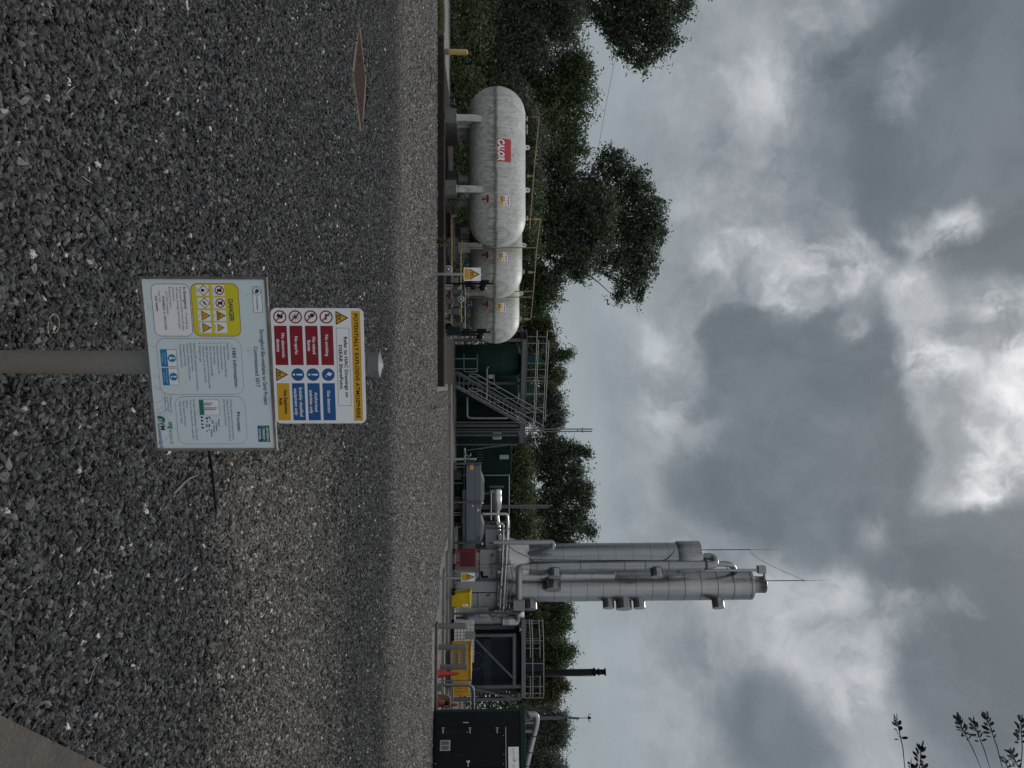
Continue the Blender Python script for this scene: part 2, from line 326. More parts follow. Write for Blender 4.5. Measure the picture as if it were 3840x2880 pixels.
# ------------------------------------------------------------ mesh builder
class MB:
    def __init__(s): s.v = []; s.f = []; s.mi = []; s.sm = []; s.mats = []
    def add(s, verts, faces, m, smooth=False):
        if m not in s.mats: s.mats.append(m)
        k = s.mats.index(m); o = len(s.v)
        s.v.extend([Vector(v) for v in verts])
        for f in faces: s.f.append([i+o for i in f]); s.mi.append(k); s.sm.append(smooth)
        return s
    def box(s, x0, x1, y0, y1, z0, z1, m):
        x0, x1 = min(x0, x1), max(x0, x1); y0, y1 = min(y0, y1), max(y0, y1); z0, z1 = min(z0, z1), max(z0, z1)
        b = min(.012, (x1-x0)*.12, (y1-y0)*.12, (z1-z0)*.12)
        # chamfered on the vertical edges and the top
        vs = [(x0+b, y0, z0), (x1-b, y0, z0), (x1, y0+b, z0), (x1, y1-b, z0), (x1-b, y1, z0), (x0+b, y1, z0), (x0, y1-b, z0), (x0, y0+b, z0)]
        mid = [(a, c, z1-b) for a, c, _ in vs]
        top = [(x0+b+(b if False else 0), y0+b, z1), (x1-b, y0+b, z1), (x1-b, y1-b, z1), (x0+b, y1-b, z1)]
        V = vs+mid+top; Fc = [[7, 6, 5, 4, 3, 2, 1, 0]]
        for i in range(8): Fc.append([i, (i+1) % 8, 8+(i+1) % 8, 8+i])
        Fc += [[8, 9, 17, 16], [9, 10, 17], [10, 11, 18, 17], [11, 12, 18], [12, 13, 19, 18], [13, 14, 19], [14, 15, 16, 19], [15, 8, 16], [16, 17, 18, 19]]
        return s.add(V, Fc, m)
    def obox(s, o, a, b, c, m):      # parallelepiped from corner o and three edge vectors
        o, a, b, c = Vector(o), Vector(a), Vector(b), Vector(c)
        if a.cross(b).dot(c) < 0: a, b = b, a
        V = [o, o+a, o+a+b, o+b, o+c, o+a+c, o+a+b+c, o+b+c]
        return s.add(V, [[3, 2, 1, 0], [4, 5, 6, 7], [0, 1, 5, 4], [1, 2, 6, 5], [2, 3, 7, 6], [3, 0, 4, 7]], m)
    def beam(s, p0, p1, w, h, m, side=None):
        p0, p1 = Vector(p0), Vector(p1); d = (p1-p0)
        up = Vector((0, 0, 1)) if abs(d.normalized().z) < .95 else Vector((0, 1, 0))
        a = d.cross(up).normalized()*w; b = a.cross(d).normalized()*h
        return s.obox(p0-a/2-b/2, d, a, b, m)
    def ring(s, p, d, r, n, ref=None):
        d = Vector(d).normalized()
        if ref is None: ref = Vector((0, 0, 1)) if abs(d.z) < .9 else Vector((1, 0, 0))
        a = (ref-d*ref.dot(d)).normalized(); b = d.cross(a)
        return [Vector(p)+a*(r*math.cos(2*math.pi*i/n))+b*(r*math.sin(2*math.pi*i/n)) for i in range(n)], a
    def tube(s, pts, r, m, n=10, caps=True, r1=None):
        pts = [Vector(p) for p in pts]; L = len(pts); V = []; ref = None
        for i, p in enumerate(pts):
            d = (pts[min(i+1, L-1)]-pts[max(i-1, 0)])
            rr = r if r1 is None else r+(r1-r)*i/(L-1)
            rg, ref = s.ring(p, d, rr, n, ref); V += rg
        Fc = []
        for i in range(L-1):
            for k in range(n): a = i*n+k; b = i*n+(k+1) % n; Fc.append([a, b, b+n, a+n])
        s.add(V, Fc, m, True)
        if caps: s.add(V[:n], [list(range(n))[::-1]], m); s.add(V[-n:], [list(range(n))], m)
        return s
    def cyl(s, p0, p1, r, m, n=20, r1=None, caps=True): return s.tube([p0, p1], r, m, n, caps, r1)
    def lathe(s, o, axis, prof, m, n=32, smooth=True):
        o = Vector(o); axis = Vector(axis).normalized(); V = []; ref = None
        for (r, h) in prof:
            rg, ref = s.ring(o+axis*h, axis, max(r, 1e-4), n, ref); V += rg
        Fc = []
        for i in range(len(prof)-1):
            for k in range(n): a = i*n+k; b = i*n+(k+1) % n; Fc.append([a, b, b+n, a+n])
        s.add(V, Fc, m, smooth)
        s.add(V[:n], [list(range(n))[::-1]], m); s.add(V[-n:], [list(range(n))], m)
        return s
    def build(s, name, parent=None, origin=None):
        me = bpy.data.meshes.new(name)
        off = Vector(parent['_wl']) if parent is not None else (Vector(origin) if origin is not None else Vector((0, 0, 0)))
        me.from_pydata([v-off for v in s.v], [], s.f)
        for m in s.mats: me.materials.append(MATS[m])
        me.polygons.foreach_set('material_index', s.mi); me.polygons.foreach_set('use_smooth', s.sm); me.update()
        o = bpy.data.objects.new(name, me); COL.objects.link(o)
        if parent is not None:
            o.parent = parent; o['_wl'] = tuple(off)
            if parent.type == 'MESH': pass
        else: o.location = off; o['_wl'] = tuple(off)
        return o
def arc_path(pts, rad, n=6):     # round the corners of a polyline
    pts = [Vector(p) for p in pts]; out = [pts[0]]
    for i in range(1, len(pts)-1):
        a, b, c = pts[i-1], pts[i], pts[i+1]
        u = (a-b); v = (c-b); k = min(rad, u.length*.48, v.length*.48)
        p, q = b+u.normalized()*k, b+v.normalized()*k
        for j in range(n+1):
            f = j/n; out.append(p*(1-f)**2+b*2*f*(1-f)+q*f*f)
    out.append(pts[-1]); return out
def thing(name, label, cat, loc=(0, 0, 0), group=None):
    o = bpy.data.objects.new(name, None); COL.objects.link(o); o.location = Vector(loc); o['_wl'] = tuple(loc)
    o.empty_display_size = .2; o['label'] = label; o['category'] = cat
    if group: o['group'] = group
    return o
def solo(name, mb, label, cat, origin, group=None):
    o = mb.build(name, None, origin); o['label'] = label; o['category'] = cat
    if group: o['group'] = group
    return o
def struct(name, mb, origin=(0, 0, 0)):
    o = mb.build(name, None, origin); o['kind'] = 'structure'; return o
def dup(root, loc, label=None):
    r = root.copy(); COL.objects.link(r); r.location = Vector(loc)
    if label: r['label'] = label
    for ch in list(root.children):
        c = ch.copy(); COL.objects.link(c); c.parent = r
        for g in list(ch.children):
            d = g.copy(); COL.objects.link(d); d.parent = c
    return r
def bxp(mb, c0, c1, r0, r1, Y, dep, m):
    a, b = P(c0, r0, Y), P(c1, r1, Y); return mb.box(a.x, b.x, Y, Y+dep, a.z, b.z, m)
def PP(lst): return [P(*q) for q in lst]
# ---- lettering and flat graphics
_font = {}
def text_geo(s_, bold=False, shear=0.0):
    k = (s_, bold, shear)
    if k in _font: return _font[k]
    cu = bpy.data.curves.new('t', 'FONT'); cu.body = s_; cu.size = 1; cu.resolution_u = 3; cu.shear = shear
    if bold: cu.offset = .022 if bold is True else bold
    ob = bpy.data.objects.new('t', cu); me = bpy.data.meshes.new_from_object(ob)
    vs = [tuple(v.co) for v in me.vertices]; fs = [list(p.vertices) for p in me.polygons]
    bpy.data.objects.remove(ob); bpy.data.curves.remove(cu); bpy.data.meshes.remove(me)
    xs = [v[0] for v in vs] or [0]; _font[k] = (vs, fs, min(xs), max(xs)); return _font[k]
class Art:
    """flat print on a board: origin o, unit-length frame u (right), v (up), n (towards the viewer); sizes in metres"""
    def __init__(s, mb, o, u, v, w, h, step=.0004, mapf=None):
        s.mb = mb; s.o = Vector(o); s.u = Vector(u).normalized(); s.v = Vector(v).normalized(); s.n = s.u.cross(s.v).normalized(); s.w = w; s.h = h; s.step = step; s.mapf = mapf
    def pt(s, a, b, l):
        if s.mapf: return s.mapf(a*s.w, b*s.h, l*s.step)
        return s.o+s.u*(a*s.w)+s.v*(b*s.h)+s.n*(l*s.step)
    def poly(s, pts, m, l): s.mb.add([s.pt(a, b, l) for a, b in pts], [list(range(len(pts)))], m)
    def rect(s, a0, b0, a1, b1, m, l=1): s.poly([(a0, b0), (a1, b0), (a1, b1), (a0, b1)], m, l)
    def rr(s, a0, b0, a1, b1, r, m, l=1):
        ra, rb = r/s.w, r/s.h; pts = []
        for (ca, cb, st) in ((a1-ra, b0+rb, -90), (a1-ra, b1-rb, 0), (a0+ra, b1-rb, 90), (a0+ra, b0+rb, 180)):
            for k in range(7): th = R(st+k*15); pts.append((ca+ra*math.cos(th), cb+rb*math.sin(th)))
        s.poly(pts, m, l)
    def disc(s, a, b, r, m, l=1, n=28): s.poly([(a+r/s.w*math.cos(2*math.pi*k/n), b+r/s.h*math.sin(2*math.pi*k/n)) for k in range(n)], m, l)
    def line(s, a0, b0, a1, b1, wd, m, l=1):
        p, q = Vector((a0*s.w, b0*s.h)), Vector((a1*s.w, b1*s.h)); d = (q-p).normalized()*wd/2; t_ = Vector((-d.y, d.x))
        s.poly([((z.x)/s.w, (z.y)/s.h) for z in (p-t_, q-t_, q+t_, p+t_)], m, l)
    def tri(s, a, b, wd, ht, m, l=1): s.poly([(a-wd/2/s.w, b), (a+wd/2/s.w, b), (a, b+ht/s.h)], m, l)
    def text(s, t_, a, b, size, m, l=3, align='L', bold=False, fit=None, shear=0.0, maxw=None):
        vs, fs, x0, x1 = text_geo(t_, bold, shear)
        sx = size
        if fit: sx = fit*s.w/(x1-x0)
        if maxw and (x1-x0)*sx > maxw*s.w: sx = maxw*s.w/(x1-x0)
        wd = (x1-x0)*sx; off = {'L': 0, 'C': -wd/2, 'R': -wd}[align]
        V = [s.pt(a+((v[0]-x0)*sx+off)/s.w, b+v[1]*size/s.h, l) for v in vs]
        s.mb.add(V, fs, m)
    def ban(s, a, b, r, l=2):       # prohibition ring with bar
        s.disc(a, b, r, 'sign_red', l); s.disc(a, b, r*.80, 'ink_white', l+1)
    def bar(s, a, b, r, l=6): s.line(a-r*.62/s.w, b+r*.62/s.h, a+r*.62/s.w, b-r*.62/s.h, r*.17, 'sign_red', l)
    def ex(s, a, b, wd, l=2, txt='EX'):
        ht = wd*.9; s.tri(a, b, wd, ht, 'sign_black', l); s.tri(a, b+wd*.07/s.h, wd*.76, ht*.76, 'sign_yellow', l+1)
        if txt: s.text(txt, a, b+wd*.13/s.h, wd*.34, 'sign_black', l+2, 'C', True)
rng = np.random.default_rng(7); random.seed(7)
# ============================================================ setting
mb = MB(); n = 60
xs = np.linspace(-220, 220, n); ys = np.concatenate([np.linspace(-20, 45, 40), np.linspace(52, 700, 20)])
V = []; Fc = []
for y in ys:
    for x in xs: V.append((x, y, 0.012*mnoise.noise(Vector((x*.11, y*.3, 3))) if y < 30 else -.0))
for j in range(len(ys)-1):
    for i in range(n-1): a = j*n+i; Fc.append([a, a+1, a+n+1, a+n])
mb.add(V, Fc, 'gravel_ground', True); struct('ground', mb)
# loose crushed stone over the near field: uncountable, instanced from a shape generated inside the node tree
def gravel():
    pts = []; sz = []
    def band(y0, y1, dens, s0, s1):
        area = .60*(y1*y1-y0*y0)+2*1.2*(y1-y0); k = int(area*dens)
        y = np.sqrt(rng.uniform((y0+1)**2, (y1+1)**2, int(k*1.6)))-1; x = rng.uniform(-1, 1, len(y))*(.60*y+1.2)
        y = y[:k]; x = x[:k]
        # keep the drain cover, the slab corner and the post clear
        keep = (np.abs(x-DC[0])+np.abs(y-DC[1])) > DR
        s_ = (x-SA[0])*SN[0]+(y-SA[1])*SN[1]; keep &= s_ < .0
        keep &= (x+.08)**2+(y-2.73)**2 > .05**2
        keep &= ~((y > 27.7) & (x < .3)) & ~((x > 8.2) & (y > 24.9)) & ~((y > 36.1) | ((x > 7) & (y > 29)))
        x = x[keep]; y = y[keep]; z = rng.uniform(-.006, .024, len(x))
        pts.append(np.stack([x, y, z], 1)); sz.append(rng.uniform(s0, s1, len(x))**1.0*np.where(rng.random(len(x)) < .06, 1.45, 1))
    band(1.6, 4.4, 7000, .0056, .0138); band(4.4, 8.0, 4400, .0068, .0145); band(8.0, 17.2, 2000, .0095, .018); band(17.2, 36.2, 430, .015, .026)
    p = np.concatenate(pts); s = np.concatenate(sz)
    me = bpy.data.meshes.new('gravel_stones'); me.vertices.add(len(p)); me.vertices.foreach_set('co', p.astype(np.float32).ravel())
    at = me.attributes.new('sz', 'FLOAT', 'POINT'); at.data.foreach_set('value', s.astype(np.float32))
    ob = bpy.data.objects.new('gravel_stones', me); COL.objects.link(ob); ob['kind'] = 'stuff'; ob['label'] = 'loose angular dark grey crushed stone covering the near ground'; ob['category'] = 'gravel'
    me.materials.append(MATS['gravel_stone'])
    g = bpy.data.node_groups.new('gravel', 'GeometryNodeTree')
    g.interface.new_socket('Geometry', in_out='INPUT', socket_type='NodeSocketGeometry'); g.interface.new_socket('Geometry', in_out='OUTPUT', socket_type='NodeSocketGeometry')
    N, L = g.nodes, g.links; gi = N.new('NodeGroupInput'); go = N.new('NodeGroupOutput')
    gti = N.new('GeometryNodeGeometryToInstance')
    for k in range(9):
        ic = N.new('GeometryNodeMeshIcoSphere'); ic.inputs['Radius'].default_value = 1; ic.inputs['Subdivisions'].default_value = 2
        pos = N.new('GeometryNodeInputPosition'); ad = N.new('ShaderNodeVectorMath'); ad.operation = 'ADD'; ad.inputs[1].default_value = (k*7.3, k*3.1, k)
        no = N.new('ShaderNodeTexNoise'); no.inputs['Scale'].default_value = .9; no.inputs['Detail'].default_value = 1
        su = N.new('ShaderNodeVectorMath'); su.operation = 'SUBTRACT'; su.inputs[1].default_value = (.5, .5, .5)
        sc = N.new('ShaderNodeVectorMath'); sc.operation = 'SCALE'; sc.inputs['Scale'].default_value = 2.6
        sn = N.new('ShaderNodeVectorMath'); sn.operation = 'SNAP'; sn.inputs[1].default_value = (.62+.05*(k % 3), .55+.04*(k % 4), .6)
        am = N.new('ShaderNodeVectorMath'); am.operation = 'ADD'
        mu = N.new('ShaderNodeVectorMath'); mu.operation = 'MULTIPLY'; mu.inputs[1].default_value = (1.25+.12*(k % 4), .85+.1*(k % 3), .42+.09*(k % 5))
        sp = N.new('GeometryNodeSetPosition'); L.new(ic.outputs[0], sp.inputs['Geometry'])
        L.new(pos.outputs[0], ad.inputs[0]); L.new(ad.outputs[0], no.inputs['Vector']); L.new(no.outputs['Color'], su.inputs[0]); L.new(su.outputs[0], sc.inputs[0])
        L.new(pos.outputs[0], am.inputs[0]); L.new(sc.outputs[0], am.inputs[1])
        mx = N.new('ShaderNodeVectorMath'); mx.operation = 'SNAP'
        # part-snap: mostly the smooth offset, pulled towards flat facets
        L.new(am.outputs[0], sn.inputs[0]); la = N.new('ShaderNodeMix'); la.data_type = 'VECTOR'; la.inputs[0].default_value = .35
        L.new(am.outputs[0], la.inputs[4]); L.new(sn.outputs[0], la.inputs[5]); L.new(la.outputs[1], mu.inputs[0]); L.new(mu.outputs[0], sp.inputs['Position'])
        N.remove(mx)
        ss = N.new('GeometryNodeSetShadeSmooth'); ss.inputs['Shade Smooth'].default_value = False; L.new(sp.outputs[0], ss.inputs[0])
        sm = N.new('GeometryNodeSetMaterial'); sm.inputs['Material'].default_value = MATS['gravel_stone']; L.new(ss.outputs[0], sm.inputs[0]); L.new(sm.outputs[0], gti.inputs[0])
    ip = N.new('GeometryNodeInstanceOnPoints'); L.new(gi.outputs[0], ip.inputs['Points']); L.new(gti.outputs[0], ip.inputs['Instance']); ip.inputs['Pick Instance'].default_value = True
    ra = N.new('FunctionNodeRandomValue'); ra.data_type = 'FLOAT_VECTOR'; ra.inputs[0].default_value = (-.85, -.75, 0); ra.inputs[1].default_value = (.85, .75, 6.283)
    L.new(ra.outputs[0], ip.inputs['Rotation'])
    na = N.new('GeometryNodeInputNamedAttribute'); na.data_type = 'FLOAT'; na.inputs[0].default_value = 'sz'; L.new(na.outputs[0], ip.inputs['Scale'])
    L.new(ip.outputs[0], go.inputs[0]); md = ob.modifiers.new('gravel', 'NODES'); md.node_group = g
# drain cover and slab first (their outlines keep the stones off)
_c = [G(1340, 35), G(1311, 290), G(1352, 560), G(1371, 290)]
DC = (sum(q.x for q in _c)/4, sum(q.y for q in _c)/4); DR = .72
SA = G(0, 2700); SB = G(372, 2880); _d = (SB-SA).normalized(); SN = (_d.y, -_d.x)
gravel()
mb = MB(); n_ = Vector((SN[0], SN[1], 0)); q = SA-_d*1.2
mb.obox(q+Vector((0, 0, -.10)), _d*9.2, n_*1.6, Vector((0, 0, .135)), 'concrete')
struct('concrete_path', mb, (q.x, q.y, 0))
# rear concrete road on the left
mb = MB(); a, b, c_, d_ = G(1652, -260), G(1668, -260), G(1688, 440), G(1672, 440)
z3 = Vector((0, 0, .02)); e = (d_-a)*.05
mb.add([a+z3-e, b+z3-e, c_+z3+e, d_+z3+e, a-e, b-e, c_+e, d_+e], [[0, 3, 2, 1], [0, 4, 7, 3], [3, 7, 6, 2], [2, 6, 5, 1], [1, 5, 4, 0]], 'concrete_pale'); struct('concrete_road', mb)
# plant slab with a kerb in front
mb = MB(); mb.box(-12.5, 30, 36.6, 60, 0, .11, 'concrete'); struct('plant_slab', mb, (0, 36.6, 0))
mb = MB(); mb.box(-1.9, 9.6, 36.35, 36.58, 0, .16, 'concrete_pale'); struct('kerb', mb, (0, 36.4, 0))
# paved strip and kerbs before the shed
mb = MB(); a, b = G(1634, 2325), G(1622, 2900)
mb.obox(Vector((a.x, 26.6, 0)), Vector((7.6, -.9, 0)), Vector((0, .42, 0)), Vector((0, 0, .09)), 'concrete'); struct('kerb', mb, (a.x, 26.6, 0))
mb = MB(); mb.obox(Vector((a.x-.6, 31.4, 0)), Vector((6.2, -.9, 0)), Vector((0, .9, 0)), Vector((0, 0, .10)), 'concrete_pale'); struct('kerb', mb, (a.x, 31.4, 0))
mb = MB(); mb.obox(Vector((a.x-.8, 34.0, 0)), Vector((6.8, -.4, 0)), Vector((0, .8, 0)), Vector((0, 0, .14)), 'concrete_pale'); struct('kerb', mb, (a.x, 34.0, 0))
# tank bund: dark low wall with a pale coping, and the slab behind it
XL, XR = G(1644, 165).x, 0.10
t_ = thing('retaining_wall', 'low dark stained retaining wall with pale coping in front of the gas tanks', 'wall', (XL, 28.0, 0))
mb = MB()
k = 14
for i in range(k):
    x0 = XL+(XR-XL)*i/k; x1 = XL+(XR-XL)*(i+1)/k; mb.box(x0, x1-.006, 28.0+.004*(i % 3), 28.18, -.1, .235+.004*(i % 2), 'wall_dark')
mb.build('wall_face', t_)
mb = MB(); mb.box(XL+.5, XR, 28.182, 28.42, .06, .275, 'concrete'); mb.build('coping', t_)
mb = MB(); mb.box(XL+.4, XR-.1, 28.43, 37.0, 0, .22, 'wall_dark'); struct('tank_slab', mb, (XL, 28.43, 0))  # slab given the dark wall colour to stand for shade under the tanks
gravel_r = MB()
# ============================================================ foreground notice post and its boards
base = G(-20, 1356); post_b = Vector((-.079, 2.725, 0)); top = P(1392, 1367, 2.725)
t_ = thing('sign_post', 'round grey steel post browned near the ground, carrying the two foreground notice boards', 'post', post_b)
mb = MB(); mb.cyl(post_b-Vector((0, 0, .15)), top, .0405, 'post_tube', 40); mb.build('pole', t_)
mb = MB(); c0 = P(1384, 1367, 2.725); c1 = P(1423, 1367, 2.725)
mb.lathe(c0, (0, 0, 1), [(.0405, -.004), (.0445, 0), (.0445, (c1-c0).length), (.0435, (c1-c0).length+.002), (.002, (c1-c0).length+.0135)], 'galv_dull', 40, False); mb.build('cap', t_)
for c_ in (640, 930, 1085, 1300):
    mb = MB(); q = P(c_, 1362, 2.725); mb.lathe(q, (0, 0, 1), [(.043, -.012), (.0435, -.011), (.0435, .011), (.043, .012)], 'galv', 32); mb.box(q.x-.03, q.x+.03, 2.66, 2.69, q.z-.012, q.z+.012, 'galv'); mb.build('bracket', t_)
# --- lower board
def frame_of(BL, TL, TR, BR):
    h = ((TL.z-BL.z)+(TR.z-BR.z))/2; o = Vector((BL.x, BL.y, (BL.z+BR.z)/2+(TL.z-BL.z-h)/2)); u = Vector((BR.x-BL.x, BR.y-BL.y, 0))
    return o, u.normalized(), u.length, h
o, u, w, h = frame_of(P(530, 1040, 2.58), P(1002, 1043, 2.58), P(1031, 1689, 2.71), P(582, 1687, 2.71)); v = Vector((0, 0, 1)); nn = u.cross(v)
t_ = thing('information_board', 'large pale blue project information board with yellow danger panel, lower of the two boards', 'board', o+u*w/2)
mb = MB(); mb.obox(o-nn*.005, u*w, v*h, -nn*.0+nn*.0045, 'board_print'); brd = mb.build('board', t_)
mb = MB(); e = .008
mb.obox(o-nn*.012-u*.003-v*.003, u*(w+.006), v*e, nn*.015, 'alu_frame'); mb.obox(o-nn*.012-u*.003+v*(h-e+.003), u*(w+.006), v*e, nn*.0152, 'alu_frame')
mb.obox(o-nn*.012-u*.003, u*e, v*h, nn*.0156, 'alu_frame'); mb.obox(o-nn*.012+u*(w-e+.003), u*e, v*h, nn*.0156, 'alu_frame'); mb.build('frame', t_)
mb = MB(); A = Art(mb, o, u, v, w, h)
# heading, emblems
A.rr(.047, .885, .195, .96, .006, 'ink_navy', 1); A.rr(.049, .888, .193, .957, .006, 'ink_white', 2)
A.disc(.075, .922, .0135, 'ink_teal', 3); A.disc(.075, .922, .0115, 'ink_white', 4); A.disc(.072, .926, .006, 'ink_navy', 5); A.disc(.079, .917, .005, 'ink_teal', 5)
A.text('renewables', .104, .913, .011, 'ink_navy', 4, fit=.078)
A.text('Strongford Bio-methane to Grid Project', .29, .925, .0195, 'ink_navy', 2, bold=.008, fit=.44); A.text('Commissioned 2017', .388, .868, .0185, 'ink_navy', 2, bold=.008, fit=.235)
for k, (m_, tx) in enumerate((('ink_navy', 'SEVERN'), ('ink_green', 'TRENT'), ('sign_blue', 'WATER'))):
    b0 = .921-.0325*k; A.rect(.855, b0, .953, b0+.0320, m_, 1); A.text(tx, .904, b0+.007, .0095, 'ink_white', 3, 'C', True, fit=.082 if k == 0 else .068)
# danger panel
A.rr(.032, .394, .33, .775, .022, 'sign_red', 1); A.rr(.035, .398, .327, .771, .020, 'danger_yellow', 2)
A.text('DANGER', .182, .690, .021, 'ink_navy', 4, 'C', True, fit=.125)
lab1 = ['No unauthorised', 'No naked flames', 'Danger', 'Un-odourised']; lab2 = ['Flammable', 'Gas under pressure', 'Caution', 'High Temperature']
for k, ua in enumerate((.070, .141, .212, .280)):
    for row, (vb, lb) in enumerate(((.565, lab1), (.440, lab2))):
        A.rect(ua-.030, vb-.004, ua+.030, vb+.098, 'ink_white', 3)
        cy = vb+.058
        if row == 0 and k < 2:
            A.disc(ua, cy, .0155, 'sign_red', 4); A.disc(ua, cy, .012, 'ink_white', 5); A.rect(ua-.008, cy-.018, ua+.006, cy+.018, 'sign_black', 6); A.disc(ua+.004, cy+.010, .004, 'sign_black', 6); A.line(ua-.018, cy+.026, ua+.018, cy-.026, .003, 'sign_red', 7)
        elif row == 0: A.ex(ua, cy-.035, .034 if k == 2 else .026, 4, 'EX' if k == 2 else None)
        elif k < 2:
            for rr_, m_, l_ in ((.0185, 'sign_red', 4), (.0155, 'ink_white', 5)): A.poly([(ua-rr_/w, cy), (ua, cy-rr_/h), (ua+rr_/w, cy), (ua, cy+rr_/h)], m_, l_)
            if k == 0: A.disc(ua, cy-.008, .005, 'sign_black', 6); A.tri(ua, cy-.004, .008, .008, 'sign_black', 6)
            else: A.line(ua-.010, cy-.010, ua+.010, cy+.012, .005, 'sign_black', 6)
        else: A.ex(ua, cy-.032, .033, 4, '!' if k == 2 else '~')
        A.text(lb[k], ua, vb+.002, .0042, 'ink_navy', 5, 'C', maxw=.055)
# emergency panel
A.rr(.035, .078, .33, .398-.012, .022, 'sign_red', 1); A.rr(.0375, .082, .3275, .382, .020, 'ink_white', 2)
A.text('In Emergency', .052, .335, .0135, 'ink_navy', 3, bold=True, fit=.125); A.text('- Pressing any', .190, .335, .011, 'ink_navy', 3, fit=.10)
for k, (tx, ft) in enumerate((('E-stop button located across the plant', .245), ('will isolate all biogas feed and outlet', .235), ('connections.', .08), ('Emergency contacts:', .115), ('-  24/7 STW Technician:', .145), ('07740380218  or  07921191093', .19), ('-  Calor LPG:', .075), ('0345 7444999', .085))):
    A.text(tx, .052+(.01 if k in (4, 6) else .05 if k in (5, 7) else 0), .305-.0285*k, .0100, 'ink_navy', 3, fit=ft, bold=k in (5, 7))
# H&S panel
A.rr(.342, .08, .668, .766, .030, 'ink_grey', 1); A.rr(.3445, .0835, .6655, .7625, .0285, 'board_print', 2)
A.text('H&S information:', .398, .692, .0175, 'ink_navy', 3, bold=True, fit=.23)
for k, (tx, ft) in enumerate((('Hazards include:', .10), ('1.  High pressure flammable gas', .20), ('2.  Un-odourised methane', .155), ('3.  Explosive atmosphere risk', .18), ('4.  Bulk LPG storage', .125), ('5.  Plant can start automatically', .195), ('6.  High temperatures from Waste gas flare', .27), ('7.  Chemicals such as Liquid odorant.', .235), ('8.  Refrigerant gas', .11))):
    A.text(tx, .366, .650-.0285*k, .0098, 'ink_navy', 3, fit=ft)
for k, (tx, ft) in enumerate((('Additional PPE requirement when entering a', .28), ('potentially Explosive Areas.', .165), ('✓ Antistatic clothing and foot ware.', .22), ('✓ Flameproof overalls', .135), ('✓ Personal gas monitor', .145))):
    A.text(tx.replace('✓', '-'), .366, .380-.0285*k, .0098, 'ink_navy', 3, fit=ft)
for k, ua in enumerate((.405, .513)):
    A.rect(ua, .108, ua+.100, .238, 'ink_navy', 3); A.rect(ua+.002, .111, ua+.098, .235, 'ink_white', 4); A.rect(ua, .108, ua+.100, .162, 'sign_cyan', 5); A.disc(ua+.05, .198, .0135, 'sign_cyan', 5)
    if k: A.rect(ua+.046, .196, ua+.054, .224, 'ink_white', 6); A.disc(ua+.05, .182, .003, 'ink_white', 6)
    else: A.tri(ua+.05, .178, .011, .017, 'ink_white', 6); A.disc(ua+.05, .216, .0035, 'ink_white', 6)
    A.text(('Antistatic clothing', 'Personal gas monitor')[k], ua+.05, .140, .0055, 'ink_white', 6, 'C', maxw=.085); A.text(('must be worn', 'must be worn')[k], ua+.05, .120, .0055, 'ink_white', 6, 'C', maxw=.07)
# process panel
A.rr(.68, .19, .965, .765, .028, 'ink_grey', 1); A.rr(.6825, .1935, .9625, .7615, .0265, 'board_print', 2)
A.text('Process:', .772, .690, .0175, 'ink_navy', 3, bold=True, fit=.118)
for k, (tx, ft) in enumerate((('This Bio-methane to Grid plant enriches', .24), ('biogas from the AD process and injects it', .25), ('into National Grid network', .16))): A.text(tx, .697, .642-.0275*k, .0098, 'ink_navy', 3, fit=ft)
A.rect(.698, .385, .790, .552, 'ink_grey', 3); A.rect(.700, .389, .788, .548, 'ink_white', 4); A.rect(.700, .389, .788, .425, 'ink_teal', 5)
for ua, tp in ((.716, .50), (.726, .485), (.744, .535), (.754, .52)): A.rect(ua, .42, ua+.006, tp, 'ink_grey', 6)
for k, tx in enumerate(('Washed', 'Scrubbed', 'Tested', 'Injected')): A.text(tx, .812+.022*k, .532-.022*k, .008, 'ink_navy', 3, bold=True)
for k in range(18): A.disc(.80+.09*random.random(), .43+.07*random.random(), .0028, ('ink_navy', 'ink_teal', 'ink_grey')[k % 3], 3)
for k in range(4): A.tri(.803+.021*k, .392, .009, .010, 'sign_black', 3)
for k, (tx, ft) in enumerate((('By water scrubbing bio-gas, CO2, H2S &', .245), ('VOCs is removed and this creates Bio-', .24), ('methane.', .05), ('•Plant Capacity 650 scm/hr', .16), ('•Outlet pressure 7 Barg', .14))): A.text(tx.replace('•', '- '), .697, .338-.0285*k, .0098, 'ink_navy', 3, fit=ft)
# partner marks
A.text('cng', .832, .122, .024, 'ink_green', 3, bold=True, fit=.04); A.text('services ltd', .878, .122, .017, 'ink_grey', 3, fit=.085)
A.poly([(.792, .052), (.800, .030), (.815, .040), (.812, .060), (.826, .085), (.822, .100), (.803, .088)], 'ink_teal', 3); A.text('JVM', .818, .052, .022, 'ink_navy', 3, bold=True, fit=.062); A.text('GROUP', .838, .030, .010, 'ink_green', 3, bold=True)
A.text('nationalgrid', .892, .030, .020, 'sign_blue', 3, fit=.094)
for k, tx in enumerate(('STW partners who', 'worked with us on this', 'project were:')): A.text(tx, .685, .150-.022*k, .0065, 'ink_navy', 3, fit=.085)
for (ca, cb, r_) in ((.67, .02, .075), (.69, .03, .045), (.86, .02, .06), (.55, .0, .11)):
    last = None
    for th in range(0, 181, 12):
        q = (ca+r_*math.cos(R(th))/w*.9, max(.016, cb+r_*math.sin(R(th))/h*.8))
        if last and (last[1] > .0165 or q[1] > .0165): A.line(last[0], last[1], q[0], q[1], .0008, 'ink_grey', .5)
        last = q
mb.build('printed_panels', brd)
